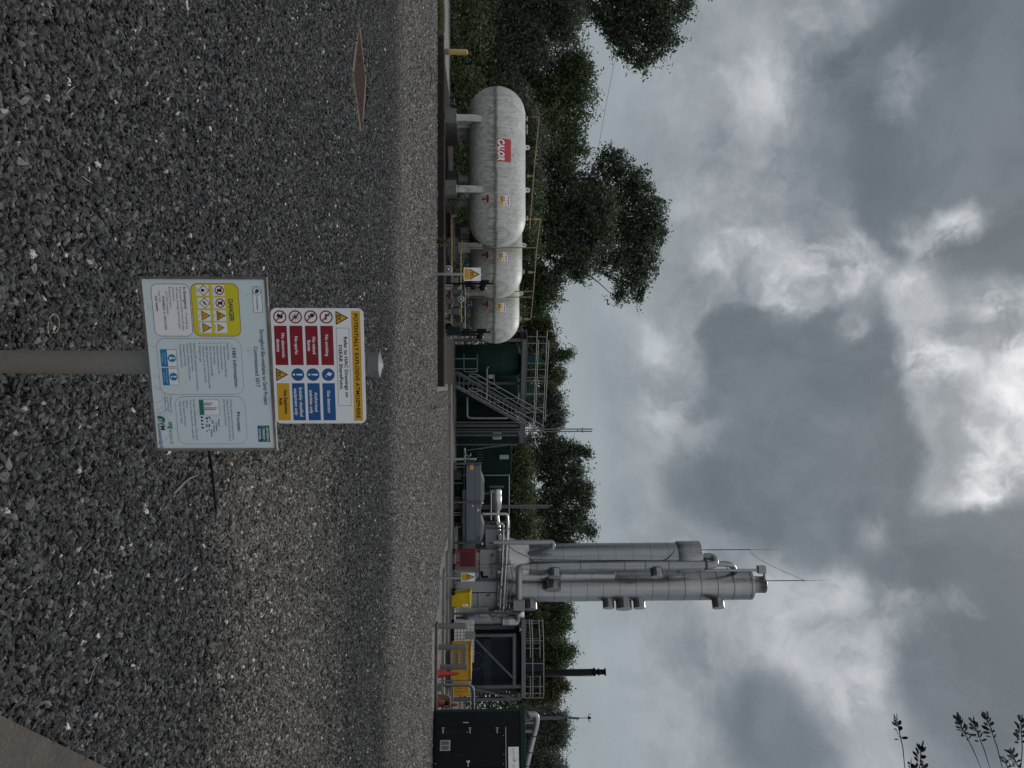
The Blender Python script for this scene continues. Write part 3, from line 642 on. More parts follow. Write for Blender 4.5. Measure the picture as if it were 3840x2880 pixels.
# --- upper board
o, u, w, h = frame_of(P(1015, 1155, 2.62), P(1364, 1155, 2.62), P(1370, 1591, 2.69), P(1032, 1588, 2.69)); nn = u.cross(v)
t_ = thing('warning_sign', 'white explosive atmosphere sign with red, blue and yellow panels, upper of the two boards', 'sign', o+u*w/2)
mb = MB(); A = Art(mb, o, u, v, w, h)
pts = []; r_ = .020
for (ca, cb, st) in ((w-r_, r_, -90), (w-r_, h-r_, 0), (r_, h-r_, 90), (r_, r_, 180)):
    for k in range(8): th = R(st+k*90/7); pts.append((ca+r_*math.cos(th), cb+r_*math.sin(th)))
f_ = [o+u*a+v*b for a, b in pts]; bk = [q-nn*.003 for q in f_]; L_ = len(pts)
mb.add(f_+bk, [list(range(L_)), list(range(L_, 2*L_))[::-1]]+[[i, L_+i, L_+(i+1) % L_, (i+1) % L_] for i in range(L_)], 'white_sign'); brd = mb.build('board', t_)
mb = MB(); A = Art(mb, o, u, v, w, h)
A.rect(.022, .869, .977, .966, 'sign_yellow', 1); A.text('POTENTIALLY EXPLOSIVE ATMOSPHERE', .045, .897, .0185, 'sign_black', 2, bold=True, fit=.91)
A.ex(.082, .700, .048, 1)
A.rect(.167, .700, .843, .842, 'sign_black', 1); A.rect(.1695, .7035, .8405, .8385, 'white_sign', 2)
A.text('Refer to HAC Drawings on', .505, .782, .0165, 'sign_black', 3, 'C', True, fit=.525); A.text('DSEAR SharePoint', .505, .724, .0165, 'sign_black', 3, 'C', True, fit=.385)
rows = [(.530, .667), (.365, .500), (.197, .335), (.030, .168)]
left = [['No smoking'], ['No naked', 'flames'], ['No sparks'], ['No electronic', 'devices']]; right = [['Gas detector'], ['Authorised', 'activities only'], ['Suitably classified', 'equipment only'], ['Gas Explosion', 'Risk']]
for k, (b0, b1) in enumerate(rows):
    cy = (b0+b1)/2
    A.rect(.150, b0, .487, b1, 'sign_red', 1)
    for j, tx in enumerate(left[k]): A.text(tx, .318, cy-.018+(.026-.055*j if len(left[k]) == 2 else 0), .0150, 'ink_white', 3, 'C', True, maxw=.26)
    A.ban(.074, cy, .0222)
    if k == 0: A.rect(.050, cy-.012, .098, cy+.006, 'sign_black', 4); A.disc(.055, cy+.018, .004, 'ink_grey', 4); A.disc(.063, cy+.030, .003, 'ink_grey', 4)
    if k == 1: A.line(.060, cy-.025, .090, cy-.012, .004, 'sign_black', 4); A.disc(.062, cy+.012, .007, 'sign_black', 4); A.tri(.062, cy+.014, .012, .011, 'sign_black', 4)
    if k == 2:
        for th in range(0, 180, 36): A.line(.074+.034*math.cos(R(th)), cy+.045*math.sin(R(th)), .074-.034*math.cos(R(th)), cy-.045*math.sin(R(th)), .0016, 'sign_black', 4)
        A.disc(.074, cy, .005, 'sign_black', 5)
    if k == 3: A.line(.058, cy-.03, .078, cy+.03, .011, 'sign_black', 4); A.line(.086, cy+.02, .092, cy-.01, .002, 'ink_grey', 4)
    A.bar(.074, cy, .0222)
    A.rect(.645, b0, .972, b1, 'sign_yellow' if k == 3 else 'sign_blue', 1)
    for j, tx in enumerate(right[k]): A.text(tx, .809, cy-.018+(.026-.055*j if len(right[k]) == 2 else 0), .0150, 'sign_black' if k == 3 else 'ink_white', 3, 'C', True, maxw=.295)
    if k == 3: A.ex(.570, b0-.002, .046, 1)
    else:
        A.disc(.570, cy, .0218, 'sign_blue', 1)
        if k: A.poly([(.561, cy+.050), (.579, cy+.050), (.574, cy-.018), (.566, cy-.018)], 'ink_white', 2); A.disc(.570, cy-.042, .0037, 'ink_white', 2)
        else: A.poly([(.546, cy+.005), (.570, cy-.022), (.584, cy+.020), (.560, cy+.046)], 'ink_white', 2); A.disc(.586, cy-.025, .004, 'ink_grey', 2)
mb.build('printed_panels', brd)
# --- drain cover
t_ = thing('drain_cover', 'rusty brown slotted iron drain cover in a tan concrete surround set diamond-wise in the gravel', 'drain cover', (DC[0], DC[1], 0))
C_ = Vector((DC[0], DC[1], 0)); ea = Vector((1, .98, 0)).normalized(); eb = Vector((-ea.y, ea.x, 0))
def sq(hs): return [C_-ea*hs-eb*hs, C_+ea*hs-eb*hs, C_+ea*hs+eb*hs, C_-ea*hs+eb*hs]
_outer = [Vector((G(1340, 45).x, G(1340, 45).y, 0)), Vector((G(1313, 290).x, G(1313, 290).y, 0)), Vector((G(1352, 550).x, G(1352, 550).y, 0)), Vector((G(1370, 290).x, G(1370, 290).y, 0))]
cen = sum(_outer, Vector())/4
inn = [cen+(q-cen)*.76 for q in _outer]; k = Vector((0, 0, .020))
mb = MB(); mb.add([q+k for q in _outer]+[q+k for q in inn]+[q-k for q in _outer], [[0, 1, 5, 4], [1, 2, 6, 5], [2, 3, 7, 6], [3, 0, 4, 7], [0, 8, 9, 1], [1, 9, 10, 2], [2, 10, 11, 3], [3, 11, 8, 0]], 'drain_concrete'); mb.build('surround', t_)
mb = MB(); k2 = Vector((0, 0, .014)); mb.add([q+k2 for q in inn], [[0, 1, 2, 3]], 'rust_iron')
for i in range(9):
    for j in range(5):
        a = (i+.12)/9; a1 = (i+.88)/9; b = (j+.12)/5; b1 = (j+.88)/5
        f = lambda s_, t2: (inn[0]*(1-s_)+inn[1]*s_)*(1-t2)+(inn[3]*(1-s_)+inn[2]*s_)*t2
        q4 = [f(a, b), f(a1, b), f(a1, b1), f(a, b1)]; hh = Vector((0, 0, .018)); mb.add([q+hh for q in q4]+[q+k2 for q in q4], [[0, 1, 2, 3], [0, 4, 5, 1], [1, 5, 6, 2], [2, 6, 7, 3], [3, 7, 4, 0]], 'rust_iron')
cvr = mb.build('cover', t_)
for k in (0, 1):
    q = inn[0]*(.7-.4*k)+inn[2]*(.3+.4*k)+Vector((0, 0, .019)); mb = MB(); mb.lathe(q, (0, 0, 1), [(.035, 0), (.035, .003)], 'black', 12); mb.build('lifting_hole', cvr)
# --- sticks and dry stalks lying on the gravel
def stick(name, pts, r, m, label, cat, group=None, n=6):
    mb = MB(); mb.tube([q+Vector((0, 0, .022+r)) for q in pts], r, m, n, r1=r*.45); q = pts[0]; return solo(name, mb, label, cat, (q.x, q.y, 0), group)
stick('stick', [G(750, 1560), G(763, 1690), G(778, 1800), G(790, 1925)], .013, 'black', 'long straight black stick on the gravel behind the right end of the information board', 'stick')
stick('stick', [G(628, 1852), G(668, 1812), G(690, 1795), G(718, 1782)], .009, 'wood_grey', 'bent pale grey stick to the lower right of the information board', 'stick')
stick('stick', [G(680, 1780), G(684, 1830), G(690, 1900), G(725, 2010)], .005, 'twig_dark', 'thin dark curved twig right of the bent grey stick', 'stick')
stick('stick', [G(1155, 1700), G(1138, 1760), G(1130, 1900)], .006, 'twig_dark', 'thin dark twig lying far out on the gravel right of the boards', 'stick')
tb = []
for k in range(22): th = k*.26; tb.append(G(175+22*math.cos(th+2.6), 1230+42*math.sin(th+2.6)-k*1.2))
stick('wire_loop', tb, .0035, 'straw', 'open loop of pale stiff wire lying on the gravel left of the post', 'wire')
for (c_, r_, dc, dr, lb) in ((230, 345, 28, -22, 'short pale stalk lying lowest left of the boards'), (285, 660, 40, 28, 'pale curved stalk beside a white stone left of the information board'), (460, 160, 20, -24, 'tiny pale stalk far left on the gravel'), (545, 300, 25, -50, 'longer pale stalk left of the boards, below the drain cover'), (0, 402, 28, 2, 'pale stalk cut by the bottom edge of the view'), (310, 2560, 40, -90, 'long pale stalk near the concrete slab corner'), (60, 2220, 60, -40, 'pale stalk to the lower right of the grey post')):
    stick('dry_stalk', [G(c_, r_), G(c_+dc*.5, r_+dr*.55), G(c_+dc, r_+dr)], .0028, 'straw', lb, 'dry stalk', 'pale dry stalks scattered on the gravel')
# ============================================================ gas tanks
RT = 1.10; ZB = 1.09; ZT = ZB+RT
def tank(xr, yc, L, yaw, label, logo, rows, ring_x, arrow_x, sign_x, front_legs, zl):
    shell_m = 'tank_shell' if logo is not None else 'tank_shell_green_shade'
    base = Vector((xr-L/2, yc, 0)); t_ = thing('gas_tank', label, 'gas tank', base, 'white horizontal gas tanks on the slab')
    cy, sy = math.cos(yaw), math.sin(yaw); ax = Vector((cy, -sy, 0))       # right end nearer
    cen = Vector((xr-L/2, yc, 0)); hd = 1.05
    def onax(s_): return cen+ax*s_+Vector((0, 0, ZT))
    prof = []
    for k in range(13): th = R(90*k/12); prof.append((RT*math.sin(th), -L/2+hd-hd*math.cos(th)))
    prof[0] = (.002, -L/2)
    for s_ in (-L/2+hd+.02, -L/2+hd+.55, -L/2+hd+.60, 0): prof.append((RT+(0 if s_ != -L/2+hd+.02 else .004), s_))
    pr2 = [(r, -h) for r, h in reversed(prof[:-1])]
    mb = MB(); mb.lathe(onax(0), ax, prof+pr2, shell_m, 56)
    # shell material measures height from the slab: shift so that object z runs from the tank's underside
    o = mb.build('shell', t_)
    for v_ in o.data.vertices: v_.co.z -= ZB
    o.location.z += ZB
    for s_ in (-L/2+hd, L/2-hd):
        mb = MB()
        mb.lathe(onax(s_), ax, [(RT, -.022), (RT+.012, -.012), (RT+.012, .012), (RT, .022)], shell_m, 56)
        o = mb.build('weld_band', t_)
        for v_ in o.data.vertices: v_.co.z -= ZB
        o.location.z += ZB
    for s_ in front_legs:      # saddles on plinths
        q = cen+ax*s_; f = Vector((ax.y, -ax.x, 0)); f = f if f.y < 0 else -f
        mb = MB()
        mb.obox(q+f*1.02-ax*.125+Vector((0, 0, .70)), ax*.25, f*.02, Vector((0, 0, .74)), 'tank_leg')
        mb.obox(q+f*1.02-ax*.012+Vector((0, 0, .70)), ax*.024, -f*2.04, Vector((0, 0, .72)), 'tank_leg')
        for e in (-.95, -.35, .35, .95):
            hh = ZT-math.sqrt(max(0, RT*RT-e*e))-.70-.0; mb.obox(q+f*e-ax*.12+Vector((0, 0, .70)), ax*.24, f*.02, Vector((0, 0, max(.05, hh))), 'tank_leg')
        mb.obox(q+f*1.08-ax*.14+Vector((0, 0, .672)), ax*.28, -f*2.16, Vector((0, 0, .026)), 'tank_leg')
        mb.build('saddle', t_)
        mb = MB(); mb.obox(q+f*1.22-ax*.27+Vector((0, 0, .15)), ax*.54, -f*2.44, Vector((0, 0, .52)), 'concrete_block'); mb.build('plinth', t_)
    for s_ in ring_x:
        q = onax(s_)+Vector((0, 0, RT-.01)); mb = MB(); N_ = 20; r0, r1 = .09, .038
        c2 = q+Vector((0, 0, .10)); A_ = []; 
        for side in (-.014, .014):
            for rr in (r1, r0):
                for k in range(N_): th = 2*math.pi*k/N_; A_.append(c2+ax*(rr*math.cos(th))+Vector((ax.y, -ax.x, 0))*side+Vector((0, 0, rr*math.sin(th))))
        F4 = []
        for k in range(N_):
            j = (k+1) % N_; F4 += [[k, j, N_+j, N_+k], [2*N_+k, 3*N_+k, 3*N_+j, 2*N_+j], [k, 2*N_+k, 2*N_+j, j], [N_+k, N_+j, 3*N_+j, 3*N_+k]]
        mb.add(A_, F4, 'lamp_white'); mb.obox(q-ax*.11+Vector((0, -.013, -.02)), ax*.22, Vector((0, .026, 0)), Vector((0, 0, .06)), 'lamp_white'); mb.build('lifting_eye', t_)
    def onshell(a, b, l):      # a along the tank from the centre, b height above the mid line measured on the skin
        th = b/RT; n_ = Vector((ax.y, -ax.x, 0)); n_ = n_ if n_.y < 0 else -n_
        return onax(a)+(n_*math.cos(th)+Vector((0, 0, 1))*math.sin(th))*(RT+.006+l)
    def panel(name, a0, b0, w_, h_, draw):
        mb = MB()
        A = Art(mb, (0, 0, 0), (1, 0, 0), (0, 0, 1), w_, h_, .0016, mapf=lambda p, q_, l: onshell(a0+p, b0+q_, l)); draw(A)
        # rectangles must follow the curve: built as strips below
        return mb.build(name, t_)
    def strip(A, x0, y0, x1, y1, m, l=1, n=6):
        for k in range(n): A.rect(x0, y0+(y1-y0)*k/n, x1, y0+(y1-y0)*(k+1)/n, m, l)
    if logo is not None:
        def d_(A):
            strip(A, 0, 0, 1, 1, 'calor_red', 1)
            vs, fs, x0, x1 = text_geo('CALOR', .05, .25); sx = .93*A.w/(x1-x0)
            V = [A.pt((v[0]-x0)*sx/A.w+.03, .06+v[1]*.62, 5) for v in vs]; A.mb.add(V, fs, 'ink_white')
        panel('name_panel', logo, .0, .87, .53, d_)
    def d2(A):
        strip(A, .38, .72, .62+.0, .72, 'sign_red'); A.rect(0, .70, 1, 1, 'sign_red', 1); A.rect(.40, .34, .60, .70, 'sign_red', 1); A.poly([(.28, .36), (.5, 0), (.72, .36)], 'sign_red', 1)
    panel('filling_arrow', arrow_x, -.60, .29, .28, d2)
    def d3(A):
        strip(A, 0, 0, 1, 1, 'ink_white', 1); strip(A, .02, .02, .98, .34, 'sign_yellow', 2, 2); strip(A, .04, .36, .62, .44, 'sign_red', 2, 1)
        for k in range(2): A.disc(.2+.3*k, .58, .032, 'sign_red', 3); A.disc(.2+.3*k, .58, .023, 'ink_white', 4)
        A.tri(.82, .48, .09, .08, 'sign_black', 3); A.tri(.82, .50, .06, .052, 'sign_yellow', 4)
        for k in range(3): A.rect(.06, .07+.085*k, .6+.1*(k % 2), .10+.085*k, 'sign_black', 4)
        A.text('Propane', .5, .76, .115, 'sign_red', 4, 'C', True, fit=.92)
    panel('propane_label', sign_x, .10, .37, .38, d3)
    def d4(A):
        for k in range(3): A.rect(0, .3*k, 1, .3*k+.10, 'ink_grey', 1)
    mb = MB()
    for k, s_ in enumerate(zl):
        q = onax(s_)+Vector((0, 0, RT)); mb2 = MB(); mb2.lathe(q-Vector((0, 0, .03)), (0, 0, 1), [(.06, 0), (.06, .09), (.10, .092), (.10, .12), (.03, .125)], 'tank_leg', 16); mb2.build('top_valve', t_)
    return t_
XR1 = P(1860, 929, 29.6).x; XR2 = P(1860, 1121, 32.2).x; XR3 = P(1860, 1289, 34.8).x; LT = XR1-P(1860, 334, 29.8).x
def sx(row, Y, xr): return P(1860, row, Y).x-(xr-LT/2)
tank(XR1, 29.6, LT, R(3), 'nearest white gas tank, with the red name panel and a dirty brown seam stain', sx(523, 28.5, XR1), 0, [sx(551, 29.6, XR1), sx(713, 29.6, XR1)], sx(737, 28.5, XR1), sx(743, 28.6, XR1), [sx(446, 28.6, XR1), sx(717, 28.6, XR1)], [sx(440, 29.6, XR1), sx(472, 29.6, XR1), sx(490, 29.6, XR1), sx(820, 29.6, XR1)])
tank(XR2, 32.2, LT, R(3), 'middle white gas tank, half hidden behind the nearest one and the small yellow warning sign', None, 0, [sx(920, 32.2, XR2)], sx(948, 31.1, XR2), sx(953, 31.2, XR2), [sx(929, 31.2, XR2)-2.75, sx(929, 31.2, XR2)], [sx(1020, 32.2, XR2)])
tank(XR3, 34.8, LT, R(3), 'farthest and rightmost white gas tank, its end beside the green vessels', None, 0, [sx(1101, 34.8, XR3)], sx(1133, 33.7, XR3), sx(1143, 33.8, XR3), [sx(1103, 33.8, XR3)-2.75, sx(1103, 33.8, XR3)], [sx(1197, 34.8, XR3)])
# yellow overhead spray pipes
t_ = thing('spray_pipe', 'thin yellow spray pipe running over the nearest gas tank', 'pipe', P(2022, 437, 29.6))
mb = MB(); mb.tube(arc_path(PP([(1996, 438, 29.6), (2022, 438, 29.6), (2006, 600, 29.6), (1986, 857, 29.6)]), .08), .019, 'pipe_yellow', 8); mb.build('pipe', t_)
for r_, c_ in ((660, 1998), (822, 1990)):
    mb = MB(); mb.tube(PP([(c_, r_, 29.6), (c_-14, r_, 29.6)]), .03, 'pipe_yellow', 8); mb.lathe(P(c_-14, r_, 29.6), (0, 0, -1), [(.045, 0), (.06, .05), (.045, .08)], 'pipe_yellow', 10); mb.build('nozzle', t_)
t_ = thing('spray_pipe', 'thin yellow spray pipe on posts over the middle and farthest gas tanks', 'pipe', P(2026, 817, 32.2))
mb = MB(); mb.tube(arc_path(PP([(1990, 822, 31.2), (2026, 820, 31.2), (2012, 935, 32), (2000, 1093, 33), (1990, 1197, 34.2), (1974, 1199, 34.2)]), .06), .020, 'pipe_yellow', 8); mb.build('pipe', t_)
for r_, c0, c1, Y in ((929, 1690, 2011, 30.75), (1093, 1720, 1999, 33.55), (1114, 1700, 1996, 33.3)):
    mb = MB(); mb.tube(PP([(c0, r_, Y), (c1, r_, Y)]), .021, 'pipe_yellow', 8); mb.build('post', t_)
for r_, c_, Y in ((822, 2024, 31.2), (1021, 2004, 32.5), (1197, 1986, 34.2)):
    mb = MB(); mb.lathe(P(c_, r_, Y), (0, 0, -1), [(.03, 0), (.03, .10), (.055, .12), (.055, .26), (.02, .28)], 'pipe_yellow', 10); mb.build('nozzle', t_)
# pipework along the slab in front of the tanks
t_ = thing('pipe_manifold', 'rusty yellow gas pipework with valves along the slab in front of the tanks', 'pipework', P(1690, 1030, 29.2))
def pp_(name, pts, r, m, n=8, rad=.08, par=None): mb = MB(); mb.tube(arc_path(PP(pts), rad), r, m, n); return mb.build(name, par or t_)
pp_('low_pipe', [(1713, 808, 29.3), (1693, 810, 29.3), (1693, 1030, 29.3), (1692, 1258, 29.3)], .042, 'pipe_yellow')
pp_('high_pipe', [(1760, 928, 29.5), (1727, 930, 29.5), (1728, 1240, 29.5)], .034, 'pipe_yellow')
pp_('dark_pipe', [(1701, 780, 29.8), (1701, 980, 29.8)], .06, 'steel_dark'); pp_('dark_pipe', [(1741, 1000, 29.9), (1741, 1235, 29.9)], .05, 'steel_dark')
pp_('riser', [(1668, 1234, 29.4), (1757, 1236, 29.4)], .035, 'pipe_yellow')
for r_ in (960, 1060, 1110, 1195): pp_('support', [(1668, r_, 29.6), (1745, r_, 29.6)], .045, 'frame_grey')
for (c_, r_, Y, rad) in ((1681, 1010, 28.9, .15), (1728, 1121, 29.0, .13)):
    mb = MB(); q = P(c_, r_, Y); mb.lathe(q, (0, -1, 0), [(rad, -.02), (rad*1.05, 0), (rad, .02), (rad*.72, .021)], 'pale_grey', 24)
    mb.lathe(q, (0, -1, 0), [(rad*.62, -.05), (rad*.62, .03)], 'steel_dark', 20); mb.lathe(q, (0, -1, 0), [(rad*.3, .02), (rad*.3, .07), (.01, .075)], 'lamp_white', 14); mb.build('valve_wheel', t_)
for (c0, c1, r0, r1, m_) in ((1672, 1690, 1063, 1072, 'pale_grey'), (1672, 1688, 1076, 1086, 'pale_grey'), (1696, 1724, 1155, 1180, 'frame_grey'), (1676, 1692, 1203, 1216, 'galv'), (1690, 1716, 1040, 1062, 'galv_dull'), (1716, 1726, 1075, 1090, 'pale_grey'), (1700, 1735, 1085, 1100, 'steel_dark'), (1708, 1740, 1208, 1232, 'steel_dark'), (1672, 1700, 1120, 1140, 'steel_dark'), (1678, 1700, 1160, 1178, 'galv_dull')):
    mb = MB(); bxp(mb, c0, c1, r0, r1, 29.2, .25, m_); mb.build('valve_body', t_)
for (c_, r_) in ((1693, 850), (1693, 965), (1692, 1115), (1692, 1200), (1728, 990), (1728, 1150), (1728, 1190)):
    mb = MB(); q = P(c_, r_, 29.3 if c_ < 1700 else 29.5); mb.lathe(q, (1, 0, 0), [(.07, -.025), (.075, -.02), (.075, .02), (.07, .025)], 'pipe_yellow', 14); mb.build('flange', t_)
mb = MB(); q = P(1682, 1225, 29.2); mb.lathe(q, (0, -1, 0), [(.13, -.2), (.14, -.1), (.14, .05), (.1, .09)], 'black', 20); mb.build('pump', t_)
mb = MB(); mb.tube(arc_path(PP([(1765, 1000+128, 29.6), (1770, 1147, 29.6), (1755, 1150, 29.6), (1742, 1145, 29.6)]), .12), .014, 'sign_blue', 6); mb.build('hose', t_)
mb = MB(); mb.tube(arc_path(PP([(1674, 1175, 28.9), (1666, 1182, 28.6), (1660, 1188, 28.4), (1640, 1200, 27.98)]), .12), .016, 'pale_grey', 6); mb.build('drain_hose', t_)
mb = MB(); bxp(mb, 1669, 1692, 1254, 1270, 29.0, .4, 'concrete_pale'); mb.build('base_block', t_)
# flame detectors on their posts
def detector(base, zt, label, cab):
    t_ = thing('detector_post', label, 'gas detector', base, 'black detector heads in front of the tanks'); x, y = base[0], base[1]
    mb = MB(); mb.cyl(base, (x, y, zt-.35), .035, 'black', 12); mb.build('post', t_)
    mb = MB(); mb.cyl((x, y, zt-.35), (x, y, zt), .036, 'rubber', 12); mb.box(x-.13, x+.02, y-.1, y+.05, zt-.52, zt-.16, 'black'); mb.build('head_housing', t_)
    mb = MB(); q = Vector((x+.12, y-.05, zt-.38)); mb.lathe(q, (.6, -.5, -.55), [(.07, -.12), (.115, 0), (.12, .12), (.06, .15)], 'black', 16); mb.lathe(q+Vector((.04, -.03, .07)), (.6, -.5, .2), [(.05, 0), (.055, .05), (.02, .08)], 'galv', 12); mb.build('sensor', t_)
    mb = MB(); mb.tube(arc_path([(x+.13, y, zt-.5), (x+.14, y, zt-.7), (x+.03, y, zt-.78), (x, y, zt-1.0)], .08), .012, 'rubber', 6); mb.build('lead', t_)
    mb = MB(); mb.box(x-.13, x+.13, y-.09, y+.08, zt-1.05, zt-.78, 'black'); mb.build('junction_box', t_)
    if cab: mb = MB(); mb.box(x-.2, x+.12, y-.14, y+.13, zt-1.62, zt-1.12, 'green_dark'); mb.build('cabinet', t_)
q = P(1850, 1064, 28.75); detector((q.x, q.y, 0), q.z, 'black detector head on a post just right of the small yellow warning sign', False)
q = P(1840, 1246, 28.9); detector((q.x, q.y, 0), q.z, 'black detector head on a post with a green cabinet at the end of the tanks', True)
# small frame behind the left tank end
t_ = thing('standpipe', 'slim grey green standpipe frame behind the left end of the nearest tank', 'frame', (P(1670, 368, 33).x, 33, 0))
mb = MB(); q = P(1790, 367, 33); mb.cyl((q.x, 33, 0), (q.x, 33, q.z), .035, 'green_trim', 10); mb.build('post', t_)
mb = MB(); q2 = P(1706, 395, 33); mb.cyl((q2.x, 33, 0), (q2.x, 33, q2.z), .03, 'green_trim', 10); mb.build('post', t_)
mb = MB(); mb.cyl((q.x, 33, q2.z-.03), (q2.x, 33, q2.z-.03), .012, 'galv', 8); mb.build('rail', t_)
# bollards
def bollard(loc, hgt, r, m, label, grp=None, band=None):
    t_ = thing('bollard', label, 'bollard', loc, grp); x, y, _ = loc
    mb = MB(); prof = [(r, -.05), (r, hgt-.09), (r*.93, hgt-.05), (r*.72, hgt-.015), (r*.35, hgt), (.003, hgt+.004)]; mb.lathe(loc, (0, 0, 1), prof, m, 28); mb.build('post', t_)
    if band: mb = MB(); mb.lathe(loc, (0, 0, 1), [(r+.003, -.01), (r+.004, .0), (r+.004, .20), (r+.003, .21)], band, 28); mb.build('base_sleeve', t_)
    return t_
q = G(1664, 194); bollard((q.x, q.y, 0), P(1755, 194, q.y).z, .115, 'post_yellow', 'chipped pale yellow bollard with a grey foot at the far left by the road', None, 'bollard_grey')
b0 = G(1641, 2348); b1 = G(1646, 2427); b2 = G(1651, 2502); hb = P(1752, 2348, b0.y).z
bo = bollard((b0.x, b0.y, 0), hb, .105, 'bollard_grey', 'thick grey concrete bollard with a darker top, nearest the towers', 'grey bollards before the yellow skip')
dup(bo, (b1.x, b1.y, 0), 'middle one of the three thick grey bollards, before the white caged tote'); dup(bo, (b2.x, b2.y, 0), 'thick grey bollard beside the red traffic cone')
# small signs on posts
def ex_sign(base, top_z, r, sw, sh, zc, yaw, label):
    t_ = thing('warning_sign', label, 'sign', base, 'small yellow explosive atmosphere signs'); x, y, _ = base
    mb = MB(); mb.lathe(base, (0, 0, 1), [(r, -.1), (r, top_z-.01), (r*.8, top_z), (.002, top_z+.004)], 'galv', 20); mb.build('post', t_)
    u = Vector((math.cos(yaw), math.sin(yaw), 0)); v = Vector((0, 0, 1)); n_ = u.cross(v); o = Vector((x, y, zc-sh/2))+n_*(r+.012)-u*sw/2
    mb = MB(); mb.obox(o-n_*.004, u*sw, v*sh, n_*.004, 'white_sign'); brd = mb.build('board', t_)
    mb = MB(); A = Art(mb, o, u, v, sw, sh, .0012); A.ex(.5, .34, sw*.88, 1); A.rect(.07, .035, .93, .31, 'sign_yellow', 1)
    A.text('DANGER', .5, .225, sh*.055, 'sign_black', 2, 'C', True, fit=.6); A.text('Potentially explosive', .5, .145, sh*.035, 'sign_black', 2, 'C', True, fit=.76); A.text('atmosphere', .5, .075, sh*.035, 'sign_black', 2, 'C', True, fit=.5); mb.build('printed_panels', brd)
q = G(1626, 1028); zt = P(1806, 1028, q.y).z; z1, z0 = P(1803, 1, q.y).z, P(1739, 1, q.y).z
ex_sign((q.x, q.y, 0), zt, .05, .44, z1-z0, (z0+z1)/2, R(6), 'white and yellow triangle warning sign on a grey post in front of the gas tanks')
q = G(1638, 2169); z1, z0 = P(1781, 1, q.y).z, P(1729, 1, q.y).z
ex_sign((q.x, q.y, 0), P(1787, 2169, q.y).z, .042, .42, z1-z0, (z0+z1)/2, R(-58), 'small yellow triangle warning sign seen at a slant on a post before the towers')
q = G(1640, 1722); zt = P(1786, 1722, q.y).z
t_ = thing('sign_post', 'short grey post with a sign seen edge-on, in front of the blue grey cooler', 'sign', (q.x, q.y, 0))
mb = MB(); mb.lathe((q.x, q.y, 0), (0, 0, 1), [(.042, -.1), (.042, zt-.01), (.03, zt), (.002, zt+.004)], 'galv', 20); mb.build('post', t_)
mb = MB(); mb.obox((q.x+.045, q.y-.22, zt-.45), (.006, 0, 0), (.03, .42, 0), (0, 0, .42), 'galv_dull'); mb.build('board', t_)
# ============================================================ plant behind: vessels, stair and platform
def vessel(r0, r1, Y, c0, c1, neck, label, m='green_vessel'):
    a, b = P(c0, (r0+r1)/2, Y), P(c1, (r0+r1)/2, Y); rad = (P(c0, r1, Y).x-P(c0, r0, Y).x)/2; base = Vector((a.x, Y+rad, .11))
    t_ = thing('process_vessel', label, 'vessel', base, 'round green vessels under the walkway'); hgt = b.z-.11
    mb = MB(); mb.lathe(base, (0, 0, 1), [(rad*.96, 0), (rad, .03), (rad, hgt-.16), (rad*.97, hgt-.08), (rad*.8, hgt)], m, 40); mb.build('body', t_)
    nr = (P(c0, neck[1], Y).x-P(c0, neck[0], Y).x)/2; nx = P(c0, (neck[0]+neck[1])/2, Y).x; nz = P(neck[2], 1, Y).z
    mb = MB(); mb.lathe((nx, Y+rad, .11+hgt-.02), (0, 0, 1), [(nr, 0), (nr, nz-hgt-.2), (nr*.85, nz-hgt-.11)], m, 28); mb.build('neck', t_)
    for z_ in (hgt*.35, hgt*.7):
        mb = MB(); mb.lathe(base+Vector((0, 0, z_)), (0, 0, 1), [(rad, -.03), (rad+.012, -.025), (rad+.012, .025), (rad, .03)], 'green_trim', 40); mb.build('hoop', t_)
vessel(1288, 1408, 42.2, 1690, 1952, (1326, 1370, 2036), 'broad dark green round vessel directly right of the farthest gas tank')
vessel(1408, 1520, 44.2, 1690, 1948, (1446, 1484, 2022), 'darker green round vessel behind the foot of the stair')
# green enclosures
def ribbed(name, r0, r1, c1, Y, dep, label, ribs=12, m='green_dark'):
    a, b = P(1690, r0, Y), P(c1, r1, Y); t_ = thing(name, label, 'container', ((a.x+b.x)/2, Y, .11)); mb = MB(); mb.box(a.x, b.x, Y, Y+dep, .16, b.z, m)
    mb.build('wall', t_); mb = MB(); w_ = (b.x-a.x)/ribs
    for k in range(ribs): mb.box(a.x+w_*(k+.2), a.x+w_*(k+.6), Y-.035, Y-.001, .25, b.z-.12, m)
    mb.build('rib', t_); mb = MB()
    mb.box(a.x-.02, b.x+.02, Y-.05, Y+dep+.02, b.z+.003, b.z+.10, 'green_trim'); mb.build('roof_rail', t_)
    mb = MB(); mb.box(a.x, b.x, Y-.05, Y-.037, .16, .25, 'green_trim'); mb.build('bottom_rail', t_); return t_
c1t = ribbed('green_container', 1440, 1592, 1930, 45.2, 3, 'tall dark green enclosure behind the stair', 9)
c2t = ribbed('green_container', 1600, 1664, 1940, 44.0, 3.5, 'dark green enclosure with a white louvre vent right of the stair', 1)
mb = MB(); a, b = P(1848, 1622, 43.9), P(1880, 1647, 43.9); mb.box(a.x, b.x, 43.86, 43.96, a.z, b.z, 'lamp_white')
vf_ = mb.build('vent_frame', c2t); mb = MB()
for k in range(7): z_ = a.z+.03+(b.z-a.z-.06)*k/7; mb.box(a.x+.03, b.x-.03, 43.845, 43.858, z_, z_+.035, 'cooler_blue')
mb.build('louvre', vf_)
c3t = ribbed('green_container', 1668, 1776, 1912, 45.0, 4, 'ribbed dark green container behind the left end of the cooler', 8)
